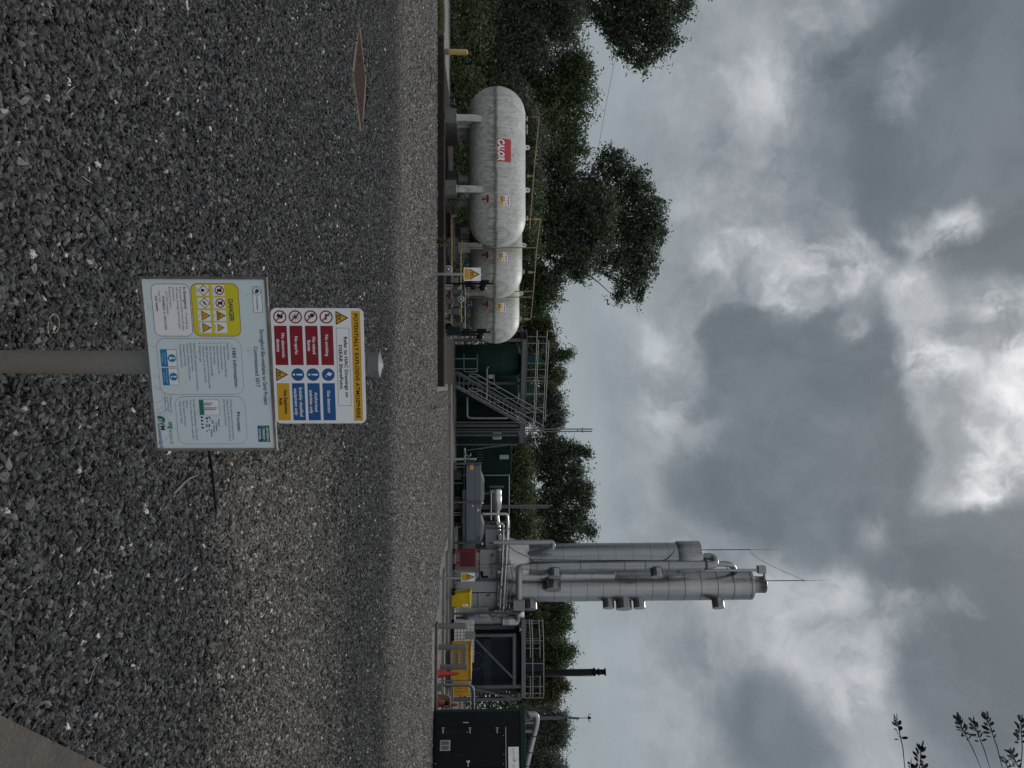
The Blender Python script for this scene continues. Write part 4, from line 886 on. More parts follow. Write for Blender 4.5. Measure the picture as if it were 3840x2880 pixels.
mb = MB(); a, b = P(1873, 1705, 44.9), P(1907, 1721, 44.9); mb.box(a.x, b.x, 44.72, 44.96, a.z, b.z, 'pale_grey'); mb.build('meter_box', c3t)
mb = MB(); a, b = P(1786, 1686, 44.7), P(1812, 1736, 44.7); mb.box(a.x, b.x, 44.9, 44.93, a.z, b.z, 'black')
for k in range(6): x_ = a.x+(b.x-a.x)*k/5; mb.box(x_-.01, x_+.01, 44.86, 44.899, a.z, b.z, 'rail_grey')
mb.build('vent_grille', c3t)
c4t = ribbed('green_container', 1780, 1926, 1905, 46.0, 4, 'dark green container behind the silver silencer', 10)
# platform and stair
PA = P(1983, 1275, 40.6); PB = P(1968, 1660, 44.0); zp = 4.02
pa = Vector((PA.x, PA.y, zp)); pb = Vector((PB.x, PB.y, zp)); pd = (pb-pa).normalized(); pn = Vector((-pd.y, pd.x, 0))
t_ = thing('walkway', 'raised grey steel walkway with hand rails above the green vessels', 'platform', (pa.x, pa.y, .11))
mb = MB(); mb.obox(pa-Vector((0, 0, .30)), pb-pa, pn*.10, Vector((0, 0, .30)), 'beam_grey'); mb.obox(pa-Vector((0, 0, .30))+pn*1.1, pb-pa, pn*.10, Vector((0, 0, .30)), 'beam_grey'); mb.build('edge_beam', t_)
mb = MB(); mb.obox(pa-Vector((0, 0, .31))-pn*.04, (pb-pa), pn*.036, Vector((0, 0, .04)), 'frame_grey'); mb.obox(pa-Vector((0, 0, .03))-pn*.04, (pb-pa), pn*.036, Vector((0, 0, .035)), 'frame_grey'); mb.build('flange', t_)
mb = MB(); mb.obox(pa-Vector((0, 0, .05))+pn*.102, (pb-pa), pn*.996, Vector((0, 0, .04)), 'galv_dull'); mb.build('deck', t_)
def rail(side, f0, f1, zs, posts, par, wob=0):
    for z_ in zs: mb = MB(); mb.tube([pa+(pb-pa)*f+pn*side+Vector((0, 0, z_)) for f in np.linspace(f0, f1, 6)], .021, 'rail_grey', 7); mb.build('rail', par)
    for f in posts: q = pa+(pb-pa)*f+pn*side; mb = MB(); mb.tube([q-Vector((0, 0, .2)), q+Vector((0, 0, max(zs)))], .019, 'rail_grey', 7); mb.build('rail_post', par)
rail(.0, 0, .78, (.55, 1.1), (.03, .27, .38, .5, .64), t_); rail(1.15, 0, 1, (.55, 1.1), (.06, .31, .45, .62, .8, .98), t_)
for (f, s_) in ((0, 0), (0, 1.1), (.5, 1.1), (.92, .0), (.92, 1.1)):
    q = pa+(pb-pa)*f+pn*s_; mb = MB(); mb.obox(q+Vector((-.07, .11, -3.9)), (.15, 0, 0), (0, .15, 0), (0, 0, 3.58), 'frame_grey'); mb.build('leg', t_)
# stair
s0 = P(1694, 1447, 39.4); s0.z = .11; s1 = P(1968, 1600, 42.6); s1.z = zp-.05; off = Vector((-.74, .50, 0))
t_ = thing('stair', 'steep grey steel stair with looped hand rails climbing right to the walkway', 'stair', s0)
for k in (0, 1):
    o_ = off*k; mb = MB(); dv = s1-s0; wv = off.normalized()*.045; mb.obox(s0+o_-Vector((0, 0, .04)), dv, wv*(1 if k == 0 else -1), Vector((0, 0, .30)), 'beam_grey'); mb.build('stringer', t_)
    mb = MB(); zr = Vector((0, 0, .98)); zm = Vector((0, 0, .52)); a = s0+o_+dv*.09; b = s1+o_
    pth = [a+zm+dv*.03, a+zm-dv.normalized()*.10, a+zm*1.35-dv*.045, a+zr-dv*.02, a+zr+dv*.03, b+zr+Vector((0, 0, .12))]
    mb.tube(arc_path([b+zm+Vector((0, 0, .05))]+pth, .16), .021, 'rail_grey', 8); mb.build('hand_rail', t_)
    for f in (.12, .38, .63, .88): q = s0+o_+dv*f; mb = MB(); mb.tube([q, q+zr+Vector((0, 0, .0))], .018, 'rail_grey', 7); mb.build('rail_post', t_)
for k in range(16):
    q = s0+(s1-s0)*((k+.8)/16.6)+Vector((0, 0, .10)); hv = Vector(((s1-s0).x, (s1-s0).y, 0)).normalized()*.22; mb = MB(); mb.obox(q+off*.02, off*.96, hv, Vector((0, 0, .035)), 'galv_dull'); mb.build('tread', t_)
# vertical pipes and posts around the walkway
def vpipe(name, r_, c0, c1, Y, rad, m, label, cat='pipe', group=None, extra=None):
    t_ = thing(name, label, cat, (P(1700, r_, Y).x, Y, .11), group); mb = MB(); q = P(c1, r_, Y); mb.tube([(q.x, Y, .11 if c0 is None else P(c0, r_, Y).z), q], rad, m, 12); mb.build('pipe', t_)
    mb = MB(); mb.lathe((q.x, Y, .11), (0, 0, 1), [(rad*2, 0), (rad*2, .02)], m, 12); mb.build('base_plate', t_)
    if extra: extra(t_)
    return t_
vpipe('column', 1595, None, 1944, 42.4, .085, 'frame_grey', 'thick grey column under the right end of the walkway, the thicker of the pair', 'column')
vpipe('column', 1618, None, 1948, 42.6, .065, 'frame_grey', 'thin grey column left of the white louvre vent', 'column')
vpipe('column', 1583, None, 1940, 42.9, .03, 'rail_grey', 'very thin grey pole between stair and thick column', 'column')
vpipe('column', 1667, None, 1942, 42.7, .055, 'frame_grey', 'grey column right of the white louvre vent, carrying a diagonal cable tray', 'column', None, lambda t_: (lambda mb: (mb.beam(P(1740, 1690, 42.6), P(1905, 1668, 42.6), .07, .05, 'frame_grey'), mb.build('tray', t_)))(MB()))
t_ = thing('vent_pipe', 'pair of tall thin vent pipes clamped together, rising above the walkway', 'pipe', (P(1700, 1613, 43).x, 43, .11))
for r_, c1 in ((1609, 2222), (1617.5, 2220)): mb = MB(); q = P(c1, r_, 43); mb.tube([(q.x, 43, .11), q], .033, 'galv_dull', 10); mb.build('pipe', t_)
mb = MB(); a, b = P(2181, 1604, 43), P(2185, 1622, 43); mb.box(a.x, b.x, 42.94, 42.96, a.z, b.z, 'steel_dark'); mb.build('clamp', t_)
# insulated bent pipe left of stair bottom and the U-shaped barrier
t_ = thing('barrier', 'looped grey tube barrier on two posts left of the stair foot', 'barrier', (P(1700, 1365, 39.6).x, 39.6, .11))
mb = MB(); mb.tube(arc_path(PP([(1740, 1329, 40.6), (1739, 1345, 40.2), (1740, 1394, 39.6), (1789, 1394, 39.6), (1789, 1345, 40.2), (1789, 1329, 40.6)]), .12), .023, 'rail_grey', 8); mb.build('rail', t_)
for r_, c_ in ((1345, 1787), (1383, 1788)): mb = MB(); q = P(c_, r_, 39.9); mb.tube([(q.x, 39.9, .11), q], .024, 'rail_grey', 8); mb.build('post', t_)
t_ = thing('bent_pipe', 'pale pipe elbow standing beneath the stair', 'pipe', (P(1700, 1500, 41.3).x, 41.3, .11))
mb = MB(); mb.tube(arc_path(PP([(1752, 1490, 41.3), (1752, 1566, 41.3), (1775, 1568, 41.3), (1905, 1568, 41.3)]), .2), .055, 'galv', 12); mb.build('pipe', t_)
mb = MB(); mb.lathe(P(1770, 1568, 41.3), (0, 0, 1), [(.09, -.02), (.09, .02)], 'steel_dark', 16); mb.build('flange', t_)
t_ = thing('standpipe', 'short pale standpipe with a valve and chain rising behind the stair rails', 'pipe', (P(1700, 1430, 41).x, 41, .11))
mb = MB(); mb.tube(arc_path(PP([(1832, 1375, 41), (1826, 1382, 41), (1825, 1500, 41)]), .1), .04, 'galv', 10); mb.build('pipe', t_); mb = MB(); bxp(mb, 1832, 1850, 1405, 1420, 41, .2, 'pale_grey'); mb.build('valve', t_)
mb = MB()
for k in range(12): q = P(1853, 1404+3.3*k, 40.9); mb.lathe(q, (0, 1, 0) if k % 2 else (1, 0, 0), [(.03, -.01), (.03, .01)], 'galv', 8)
mb.build('chain', t_)
# ============================================================ dry cooler
YC = 40.6
t_ = thing('dry_cooler', 'long blue grey cooler cabinet on dark legs, with a yellow label at its left end', 'cooler', (P(1700, 1885, YC).x, YC, .11))
mb = MB(); bxp(mb, 1749, 1779.5, 1745, 2033, YC, 1.9, 'cooler_blue'); bxp(mb, 1781.5, 1803, 1745, 2033, YC+.01, 1.9, 'cooler_blue'); bxp(mb, 1779.4, 1781.6, 1746, 2032, YC+.03, 1.85, 'steel_dark'); mb.build('cabinet', t_)
mb = MB(); bxp(mb, 1735, 1748.5, 1836, 2060, YC+.1, 1.7, 'steel_dark'); mb.build('under_tray', t_)
for r_ in (1739, 1884, 2036): mb = MB(); bxp(mb, 1696, 1806 if r_ != 1884 else 1804, r_-3.5, r_+3.5, YC-.06, .10, 'frame_grey'); mb.build('leg', t_)
for r_ in (1739, 1884, 2036): mb = MB(); bxp(mb, 1696, 1748, r_-3, r_+3, YC+1.7, .10, 'frame_grey'); mb.build('leg', t_)
mb = MB(); bxp(mb, 1695, 1701, 1700, 2110, YC-.04, .12, 'frame_grey'); mb.build('base_rail', t_)
mb = MB(); A = Art(mb, P(1763, 1744, YC-.004), (1, 0, 0), (0, 0, 1), .25, .17); A.rr(0, 0, 1, 1, .03, 'sign_yellow'); mb.build('yellow_label', t_)
for (c_, r_, rr) in ((1772, 1897, .045), (1792.5, 1913, .06)): mb = MB(); mb.lathe(P(c_, r_, YC), (0, -1, 0), [(rr, 0), (rr*.9, .02), (.01, .025)], 'lamp_white', 16); mb.build('gauge', t_)
mb = MB(); A = Art(mb, P(1786, 2006, YC-.004), (1, 0, 0), (0, 0, 1), .36, .20, .001); A.rect(0, 0, 1, .18, 'ink_navy'); A.text('AIA', .5, .32, .2, 'ink_navy', 2, 'C', True, fit=.8); mb.build('maker_plate', t_)
for r0, r1 in ((1775, 1905), (1940, 2030)):
    mb = MB(); a, b = P(1804, r0, YC+.2), P(1816, r1, YC+.2)
    V = [Vector((a.x, YC+.2, a.z)), Vector((b.x, YC+.2, a.z)), Vector((b.x-.5, YC+.3, b.z)), Vector((a.x+.5, YC+.3, b.z))]; D_ = Vector((0, 1.4, 0)); V += [q+D_ for q in V]
    mb.add(V, [[0, 1, 2, 3], [5, 4, 7, 6], [1, 5, 6, 2], [4, 0, 3, 7], [3, 2, 6, 7]], 'galv_dull'); mb.build('fan_cowl', t_)
for r_ in (1890, 2043): mb = MB(); mb.lathe(P(1806, r_-5, YC+.3), (0, 0, 1), [(.07, 0), (.07, .06), (.03, .1)], 'galv', 14); mb.lathe(P(1806, r_-5, YC+.3), (0, -1, .3), [(.03, 0), (.05, .15), (.01, .17)], 'lamp_white', 12); mb.build('air_vent', t_)
# pipes, pumps and dark equipment under the cooler
t_ = thing('pump_skid', 'dark pumps and pipes in the shade beneath the cooler', 'pump', (P(1700, 1860, 41.3).x, 41.3, .11))
mb = MB(); mb.tube(arc_path(PP([(1742, 1680, 41.0), (1742, 1700, 41.0), (1742, 1745, 41.2), (1740, 1800, 41.2), (1742, 1830, 41.2)]), .1), .045, 'galv', 10); mb.build('pipe', t_)
mb = MB(); mb.tube(arc_path(PP([(1742, 1690, 40.95), (1746, 1708, 40.95), (1762, 1712, 40.95), (1765, 1700, 40.95)]), .1), .04, 'galv', 10); mb.build('pipe_loop', t_)
for (c0, c1, r0, r1, m_) in ((1704, 1728, 1840, 1862, 'green_dark'), (1702, 1730, 1770, 1800, 'steel_dark'), (1702, 1732, 1870, 1880, 'frame_grey'), (1702, 1726, 1800, 1822, 'black'), (1704, 1733, 1920, 1960, 'black'), (1704, 1730, 1890, 1912, 'steel_dark')): mb = MB(); bxp(mb, c0, c1, r0, r1, 41.5, .8, m_); mb.build('pump_body', t_)
mb = MB(); q = P(1716, 1830, 41.3); mb.lathe(q, (1, 0, 0), [(.02, -.35), (.16, -.33), (.18, -.05), (.18, .3), (.1, .34)], 'green_dark', 18); mb.build('motor', t_)
mb = MB(); bxp(mb, 1698, 1702, 1702, 1980, 41.0, .08, 'galv_dull'); mb.build('rail', t_)
for (r0, c0, r1, c1, ra, m_) in ((1752, 1704, 1752, 1740, .035, 'galv'), (1765, 1715, 1800, 1715, .03, 'frame_grey'), (1812, 1704, 1812, 1736, .03, 'galv'), (1866, 1708, 1866, 1738, .03, 'galv_dull'), (1890, 1729, 1960, 1729, .03, 'galv_dull'), (1922, 1702, 1922, 1733, .022, 'pale_grey'), (1931, 1702, 1931, 1733, .022, 'pale_grey'), (1975, 1704, 1975, 1745, .04, 'galv'), (1960, 1712, 2030, 1712, .03, 'frame_grey')):
    mb = MB(); mb.tube(PP([(c0, r0, 41.1), (c1, r1, 41.1)]), ra, m_, 8); mb.build('small_pipe', t_)
mb = MB(); bxp(mb, 1704, 1716, 1978, 2110, 40.9, .25, 'cabinet_grey'); mb.build('cable_box', t_)
for r_ in (1982, 1990, 2001): mb = MB(); mb.lathe(P(1710, r_, 40.88), (0, -1, 0), [(.035, 0), (.035, .006)], 'black', 12); mb.build('plug', t_)
# silencer and ducting behind
t_ = thing('silencer', 'fat shiny metal silencer with narrow ducts behind the cooler', 'silencer', (P(1700, 1875, 43).x, 43, .11))
mb = MB(); a, b = P(1863, 1832, 43), P(1863, 1918, 43); L_ = b.x-a.x; rr = .27
mb.lathe(a, (b-a), [(rr*.72, 0), (rr*.95, .05), (rr, .12), (rr, L_*.30), (rr*1.03, L_*.31), (rr*1.03, L_*.66), (rr, L_*.67), (rr*.92, L_*.9), (rr*.5, L_)], 'stainless', 32); mb.build('drum', t_)
mb = MB(); mb.tube(arc_path(PP([(1863, 1915, 43), (1862, 1940, 43), (1868, 1975, 43), (1870, 2005, 43)]), .3), .14, 'stainless', 18); mb.build('duct', t_)
mb = MB(); mb.tube(arc_path(PP([(1842, 1845, 42.8), (1842, 1870, 42.8), (1841, 1950, 42.8)]), .2), .05, 'stainless', 12); mb.build('thin_duct', t_)
mb = MB(); bxp(mb, 1838, 1852, 1838, 1850, 42.7, .3, 'galv'); bxp(mb, 1835, 1888, 1823, 1829, 42.9, .3, 'steel_dark'); mb.build('end_box', t_)
for r_ in (1850, 1905): mb = MB(); q = P(1850, r_, 43); mb.box(q.x-.06, q.x+.06, 42.95, 43.05, .11, q.z, 'frame_grey'); mb.build('leg', t_)
vpipe('column', 1896, None, 2055, 44.3, .055, 'galv_dull', 'double grey pole with a cranked top standing clear against the trees', 'column', None, lambda t_: (lambda mb: (mb.tube(PP([(1700, 1903, 44.3), (2050, 1903, 44.3), (2062, 1896, 44.3), (2072, 1895, 44.3)]), .045, 'galv_dull', 8), mb.build('pipe', t_)))(MB()))
vpipe('column', 1783, None, 1912, 43.6, .02, 'rail_grey', 'thin pale post left of the silencer', 'column')
t_ = thing('rail_frame', 'long thin pale rail behind and above the silencer', 'rail', (P(1700, 1850, 44.6).x, 44.6, .11)); mb = MB(); mb.tube(PP([(1909, 1780, 44.6), (1908, 1960, 44.6)]), .03, 'rail_grey', 8); mb.build('rail', t_)
for r_ in (1781, 1958): q = P(1908, r_, 44.6); mb = MB(); mb.tube([(q.x, 44.6, .11), q], .03, 'rail_grey', 8); mb.build('post', t_)
# ============================================================ pipe rack across the towers' feet
YK = 41.0
t_ = thing('pipe_rack', 'rack of parallel shiny metal pipes carried across the front of the towers', 'pipe rack', (P(1700, 2130, YK).x, YK, .11))
mb = MB(); mb.tube(arc_path(PP([(1810, 1927, YK), (1902, 1927, YK), (1904, 1965, YK), (1898, 2100, YK), (1884, 2330, YK)]), .14), .078, 'stainless', 16); mb.build('pipe', t_)
mb = MB(); mb.tube(arc_path(PP([(1862, 1962, YK), (1888, 1965, YK), (1884, 2100, YK), (1872, 2325, YK)]), .14), .078, 'stainless', 16); mb.build('pipe', t_)
for (c0, c1, ra, Y) in ((1905, 1897, .04, YK+.3), (1893, 1880, .045, YK+.3), (1874, 1862, .05, YK+.3)):
    mb = MB(); mb.tube(PP([(c0, 2060, Y), (c1, 2300, Y)]), ra, 'stainless_dull', 12); mb.build('pipe', t_)
for r_ in (1980, 2036, 2115, 2176, 2284):
    q = P(1912, r_, YK+.15); mb = MB(); mb.box(q.x-.035, q.x+.035, YK+.12, YK+.19, 1.95, q.z, 'frame_grey'); mb.build('upright', t_)
    for c_ in (1866, 1891, 1911): z_ = P(c_-(r_-1980)*.05, r_, YK+.1).z; mb = MB(); mb.box(q.x-.04, q.x+.04, YK-.09, YK+.62, z_-.035, z_, 'frame_grey'); mb.build('bracket', t_)
for r_ in (1982, 2317): q = P(1700, r_, YK+.5); mb = MB(); mb.box(q.x-.05, q.x+.05, YK+.45, YK+.55, .11, 3.1, 'frame_grey'); mb.build('leg', t_)
mb = MB(); mb.tube(PP([(1911, 1950, YK+.1), (1908, 2120, YK+.1)]), .02, 'rail_grey', 8); mb.tube(PP([(1912, 2100, YK), (1925, 2180, YK), (1912, 2240, YK), (1905, 2320, YK)]), .028, 'rail_grey', 8); mb.build('cable_tube', t_)
for (c0, r0, c1, r1, ra) in ((1870, 1990, 1910, 1990, .03), (1868, 2008, 1896, 2008, .035), (1866, 2060, 1890, 2060, .03), (1866, 2078, 1900, 2078, .025), (1864, 2140, 1880, 2140, .03), (1864, 2200, 1905, 2200, .025), (1866, 2245, 1884, 2245, .035), (1864, 2262, 1900, 2262, .03)):
    mb = MB(); mb.tube(PP([(c0, r0, YK-.02), (c1, r1, YK-.02)]), ra, 'stainless_dull', 10); mb.build('branch_pipe', t_)
for (c_, r_, m_) in ((1872, 2012, 'pipe_yellow'), (1876, 1998, 'steel_dark'), (1874, 2062, 'pale_grey'), (1872, 2090, 'steel_dark'), (1871, 2146, 'pale_grey'), (1885, 2204, 'steel_dark'), (1873, 2236, 'galv'), (1869, 2268, 'galv'), (1888, 2296, 'pale_grey')):
    mb = MB(); q = P(c_, r_, YK-.12); mb.lathe(q, (0, -1, 0), [(.06, -.06), (.085, -.04), (.085, .0), (.05, .02)], m_, 14); mb.build('valve', t_)
for r_ in (2000, 2050, 2086, 2150, 2230, 2268, 2308): mb = MB(); q = P(1898-(r_-2000)*.045, r_, YK); mb.lathe(q, (1, 0, 0), [(.098, -.02), (.10, -.015), (.10, .015), (.098, .02)], 'galv_dull', 16); mb.build('clamp', t_)
# cabinets
t_ = thing('compressor_cabinet', 'long pale grey compressor cabinet with blue lettering at the towers\' feet', 'cabinet', (P(1700, 2170, 41.4).x, 41.4, .11))
Yc = 41.4
mb = MB(); bxp(mb, 1706, 1864, 2176, 2275, Yc, 2.2, 'cabinet_grey'); mb.build('housing', t_)
mb = MB(); bxp(mb, 1800, 1866, 2062, 2175, Yc+.12, 2.0, 'cabinet_grey'); bxp(mb, 1704, 1799, 2095, 2175, Yc+.3, 1.8, 'cabinet_grey'); mb.build('upper_housing', t_)
mb = MB(); bxp(mb, 1864.5, 1869, 2058, 2277, Yc-.04, 2.3, 'pale_grey'); mb.build('roof_edge', t_)
mb = MB(); bxp(mb, 1791, 1793, 2224, 2273, Yc-.02, .019, 'pale_grey'); bxp(mb, 1706, 1712, 2176, 2276, Yc-.03, .028, 'cabinet_grey'); mb.build('trim', t_)
for (c0, c1, r0, r1) in ((1793.5, 1862, 2224, 2274), (1713, 1790.5, 2224, 2274), (1713, 1862, 2178, 2222)): mb = MB(); bxp(mb, c0, c1, r0, r1, Yc-.012, .011, 'cabinet_grey'); mb.build('door', t_)
mb = MB(); A = Art(mb, P(1805, 2070, Yc+.116), (1, 0, 0), (0, 0, 1), 1.45, .8, .002)
A.poly([(.04, .68), (.12, .68), (.15, .84), (.07, .84)], 'ink_navy', 1); A.poly([(.12, .60), (.20, .60), (.17, .76), (.11, .76)], 'ink_navy', 2); A.text('COMPAIR', .25, .62, .13, 'ink_navy', 1, bold=True, fit=.60); mb.build('lettering', t_)
for (c0, c1, r0, r1) in ((1706, 1863, 2222.2, 2223.6), (1791, 1792.6, 2224, 2274), (1712, 1863, 2175.2, 2176.4), (1713, 1714, 2178, 2274)): mb = MB(); bxp(mb, c0, c1, r0, r1, Yc-.034, .012, 'black'); mb.build('seam', t_)
for (c_, r_) in ((1834, 2231), (1827, 2233)): mb = MB(); bxp(mb, c_-4, c_+4, r_-4, r_+3, Yc-.022, .008, 'ink_navy'); mb.build('label', t_)
mb = MB(); bxp(mb, 1815, 1835, 2258, 2272, Yc-.03, .016, 'pale_grey'); mb.build('hatch', t_)
for (c_, r_) in ((1708, 2194), (1708, 2205), (1708, 2212), (1709, 2150), (1709, 2088)): mb = MB(); mb.lathe(P(c_, r_, Yc-.032), (0, -1, 0), [(.035, 0), (.035, .006)], 'black', 12); mb.build('plug', t_)
for (c0, c1, r0, r1, m_) in ((1802, 1812, 2142, 2160, 'black'), (1804, 1830, 2160, 2168, 'black'), (1765, 1796, 2148, 2163, 'pale_grey')): mb = MB(); bxp(mb, c0, c1, r0, r1, Yc+.09, .02, m_); mb.build('vent_grille', t_)
t_ = thing('slant_roof_cabinet', 'pale grey cabinet with a slanted end panel and dark gap, above the cooler end', 'cabinet', (P(1700, 2015, 41.8).x, 41.8, .11))
Ys = 41.9; V = [P(1821, 1985, Ys), P(1821, 2054, Ys), P(1862, 2068, Ys), P(1862, 1985, Ys)]; V += [q+Vector((0, 1.5, 0)) for q in V]
mb = MB(); mb.add(V, [[3, 2, 1, 0][::-1], [4, 5, 6, 7][::-1], [0, 4, 5, 1][::-1], [1, 5, 6, 2][::-1], [2, 6, 7, 3][::-1], [3, 7, 4, 0][::-1]], 'cabinet_grey'); mb.build('housing', t_)
mb = MB(); V = [P(1821, 2055, Ys+.1), P(1821, 2078, Ys+.1), P(1856, 2068, Ys+.1)]; V += [q+Vector((0, 1.2, 0)) for q in V]; mb.add(V, [[0, 1, 2], [5, 4, 3], [0, 3, 4, 1], [1, 4, 5, 2], [2, 5, 3, 0]], 'black'); mb.build('recess', t_)
mb = MB(); q = P(1700, 2000, Ys+.5); mb.box(q.x-.5, q.x+.9, Ys+.3, Ys+1.2, .11, V[0].z-.02, 'steel_dark'); mb.build('base', t_)
mb = MB(); bxp(mb, 1748, 1782, 2037, 2075, 41.5, .5, 'galv_dull'); bxp(mb, 1782, 1820, 2072, 2100, 41.6, .4, 'cabinet_grey'); mb.build('side_box', t_)
t_ = thing('ladder', 'thin dark wire ladder leaning on the rack above the red trolley', 'ladder', (P(1780, 2125, 40.7).x, 40.7, .11))
for r_ in (2116, 2130): mb = MB(); mb.tube([(P(1780, r_, 40.7).x, 40.7, .12), P(1932, r_, 40.7)], .013, 'steel_dark', 6); mb.build('rail', t_)
mb = MB()
for k in range(10): c_ = 1760+18*k; mb.tube(PP([(c_, 2116, 40.7), (c_, 2130, 40.7)]), .010, 'steel_dark', 6)
mb.build('rungs', t_)
t_ = thing('ladder', 'thin dark wire ladder fixed to the grey cabinet beside the slanted warning sign', 'ladder', (P(1700, 2172, 41.1).x, 41.1, .11))
for r_ in (2168, 2181): mb = MB(); mb.tube([(P(1700, r_, 41.1).x, 41.1, .12), P(1930, r_, 41.1)], .013, 'steel_dark', 6); mb.build('rail', t_)
mb = MB()
for k in range(12): c_ = 1705+18.5*k; mb.tube(PP([(c_, 2168, 41.1), (c_, 2181, 41.1)]), .010, 'steel_dark', 6)
mb.build('rungs', t_)
# ============================================================ towers
def rings(mb, base, r, z0, dz, n, m, rt=.010):
    for k in range(n): q = Vector((base.x, base.y, z0+dz*k)); mb.lathe(q, (0, 0, 1), [(r, -.012), (r+rt, -.008), (r+rt, .008), (r, .012)], m, 56)
YA, YB_ = 42.4, 43.4
ca = P(2200, 2092, YA); ra = 54/F*YA*1.01; cb = P(2200, 2198, YB_); rb = 55/F*YB_*1.01
zA1 = ZC(2558, YA-ra); zAh0, zAh1 = ZC(2553, YA-ra), ZC(2637, YA-ra); rah = 60/F*YA
base = Vector((ca.x, YA, .11)); ta = thing('scrubber_tower', 'shorter left metal clad tower with a wider head and a white cone foot', 'tower', base)
zc0, zc1 = ZC(1875, YA-ra), ZC(1985, YA-ra)
mb = MB(); mb.lathe((ca.x, YA, 0), (0, 0, 1), [(ra, zc0+.2), (ra, zA1+.3)], 'tower_clad', 64); mb.build('shell', ta)
mb = MB(); mb.lathe((ca.x, YA, 0), (0, 0, 1), [(ra*.80, .12), (ra*.80, zc0-.25), (ra*1.56, zc0), (ra*1.54, zc0+.05), (ra*1.10, zc1-.15), (ra*1.03, zc1), (ra*1.001, zc1+.002)], 'cladding_white', 48); mb.build('cone_skirt', ta)
mb = MB(); k0 = ZC(2113, YA-ra); dz = (ZC(2502, YA-ra)-k0)/6.05; rings(mb, base, ra, k0, dz*.0+ (ZC(2303, YA-ra)-ZC(2237, YA-ra)), 7, 'nozzle_clad'); mb.build('seam_band', ta)
mb = MB(); mb.lathe((ca.x, YA, 0), (0, 0, 1), [(ra*1.01, zAh0-.10), (rah, zAh0), (rah, zAh1-.02), (rah-.02, zAh1), (.2, zAh1+.10)], 'tower_clad', 64); mb.build('head', ta)
base = Vector((cb.x, YB_, .11)); tb_ = thing('scrubber_tower', 'taller right metal clad tower with round nozzles down its side and a small cap', 'tower', base)
zB1 = ZC(2835, YB_-rb); zBc = ZC(2885, YB_-rb); rcap = 30.5/F*YB_*1.02
mb = MB(); mb.lathe((cb.x, YB_, 0), (0, 0, 1), [(rb, .12), (rb, zB1-.03), (rb-.05, zB1), (rcap, zB1+.05)], 'tower_clad', 64); mb.build('shell', tb_)
mb = MB(); mb.lathe((cb.x, YB_, 0), (0, 0, 1), [(rcap, zB1), (rcap, zBc), (rcap+.015, zBc+.005), (rcap-.02, zBc+.05), (.02, zBc+.07)], 'tower_clad', 48); mb.build('cap', tb_)
mb = MB(); z0 = ZC(2019, YB_-rb); zl = [2019, 2080, 2142, 2203, 2264, 2326, 2387, 2449, 2510, 2571, 2633, 2695, 2757, 2823]
for c_ in zl: rings(mb, base, rb, ZC(c_, YB_-rb), 0, 1, 'nozzle_clad')
mb.build('seam_band', tb_)
def nozzle(par, cx, cy, R_, c_, Y, ang, r_, ln, dx=0):
    z_ = ZC(c_, Y); d = Vector((math.cos(ang), math.sin(ang), 0)); p0 = Vector((cx, cy, z_))+d*(R_*.8); L2 = R_*.2+ln
    mb = MB(); mb.lathe(p0, d, [(r_, 0), (r_, L2)], 'nozzle_clad', 36); mb.lathe(p0+d*L2, d, [(r_*1.02, -.02), (r_*1.02, .008)], 'stainless_dull', 36); mb.build('nozzle', par)
for (c_, rr, ln) in ((1990, .35, .42), (2281, .32, .40), (2338, .44, .46), (2396, .33, .42), (2691, .34, .46)): nozzle(tb_, cb.x, YB_, rb, c_, YB_-.4, R(-28), rr, ln)
# side column on the right tower
q = P(2000, 2158, YB_-rb); rr = 22/F*(YB_-rb)
mb = MB(); zt = ZC(2305, YB_-rb-.2); mb.lathe((q.x, YB_-rb*.95, 0), (0, 0, 1), [(rr*1.05, .3), (rr*1.05, zt), (rr*.9, zt+.02)], 'tower_clad', 32)
for c_ in (1968, 2028, 2104, 2155, 2220): mb.lathe((q.x, YB_-rb*.95, ZC(c_, YB_-rb-.2)), (0, 0, 1), [(rr*1.05, -.01), (rr*1.05+.01, 0), (rr*1.05, .01)], 'nozzle_clad', 32)
mb.build('side_column', tb_)
nozzle(tb_, q.x, YB_-rb*.95, rr, 2071, YB_-rb, R(-30), .45, .50)
# riser pipe D between the towers, with elbow at the foot and U bend at the top
yd = YA-ra*1.02; q = P(2300, 2121, yd); rd = 17.5/F*yd
tr = thing('riser_duct', 'thick metal duct running up between the two towers, elbowing right at its foot', 'duct', (q.x, yd, ZC(1930, yd)))
zt = ZC(2637, yd); x0 = q.x
mb = MB(); pth = [(x0, yd, ZC(1990, yd)), (x0, yd, ZC(2640, yd))]; mb.tube(pth, rd, 'tower_clad', 28)
mb.build('duct', tr)
nozzle(tr, x0, yd, rd, 2078, yd, R(-30), .34, .34); nozzle(tr, x0, yd, rd, 2460, yd, R(-30), .33, .38)
mb = MB(); zu = ZC(2645, yd); xh = P(2650, 2098, yd).x; pth = arc_path([(x0, yd, zu-.1), (x0, yd, ZC(2684, yd)), (xh-.05, yd+.35, ZC(2684, yd)), (xh-.05, yd+.5, zAh1-.05)], .34, 8); mb.tube(pth, rd*.82, 'tower_clad', 24); mb.build('top_bend', tr)
mb = MB()
for c_ in (2642, 2648): mb.lathe((x0, yd, ZC(c_, yd)), (0, 0, 1), [(rd*1.12, -.02), (rd*1.12, .02)], 'steel_dark', 28)
for c_ in (2013, 2175, 2340, 2417, 2505): mb.lathe((x0, yd, ZC(c_, yd)), (0, 0, 1), [(rd*1.03, -.03), (rd*1.04, .03)], 'galv_dull', 28)
mb.build('clamp', tr)
ye = 40.6
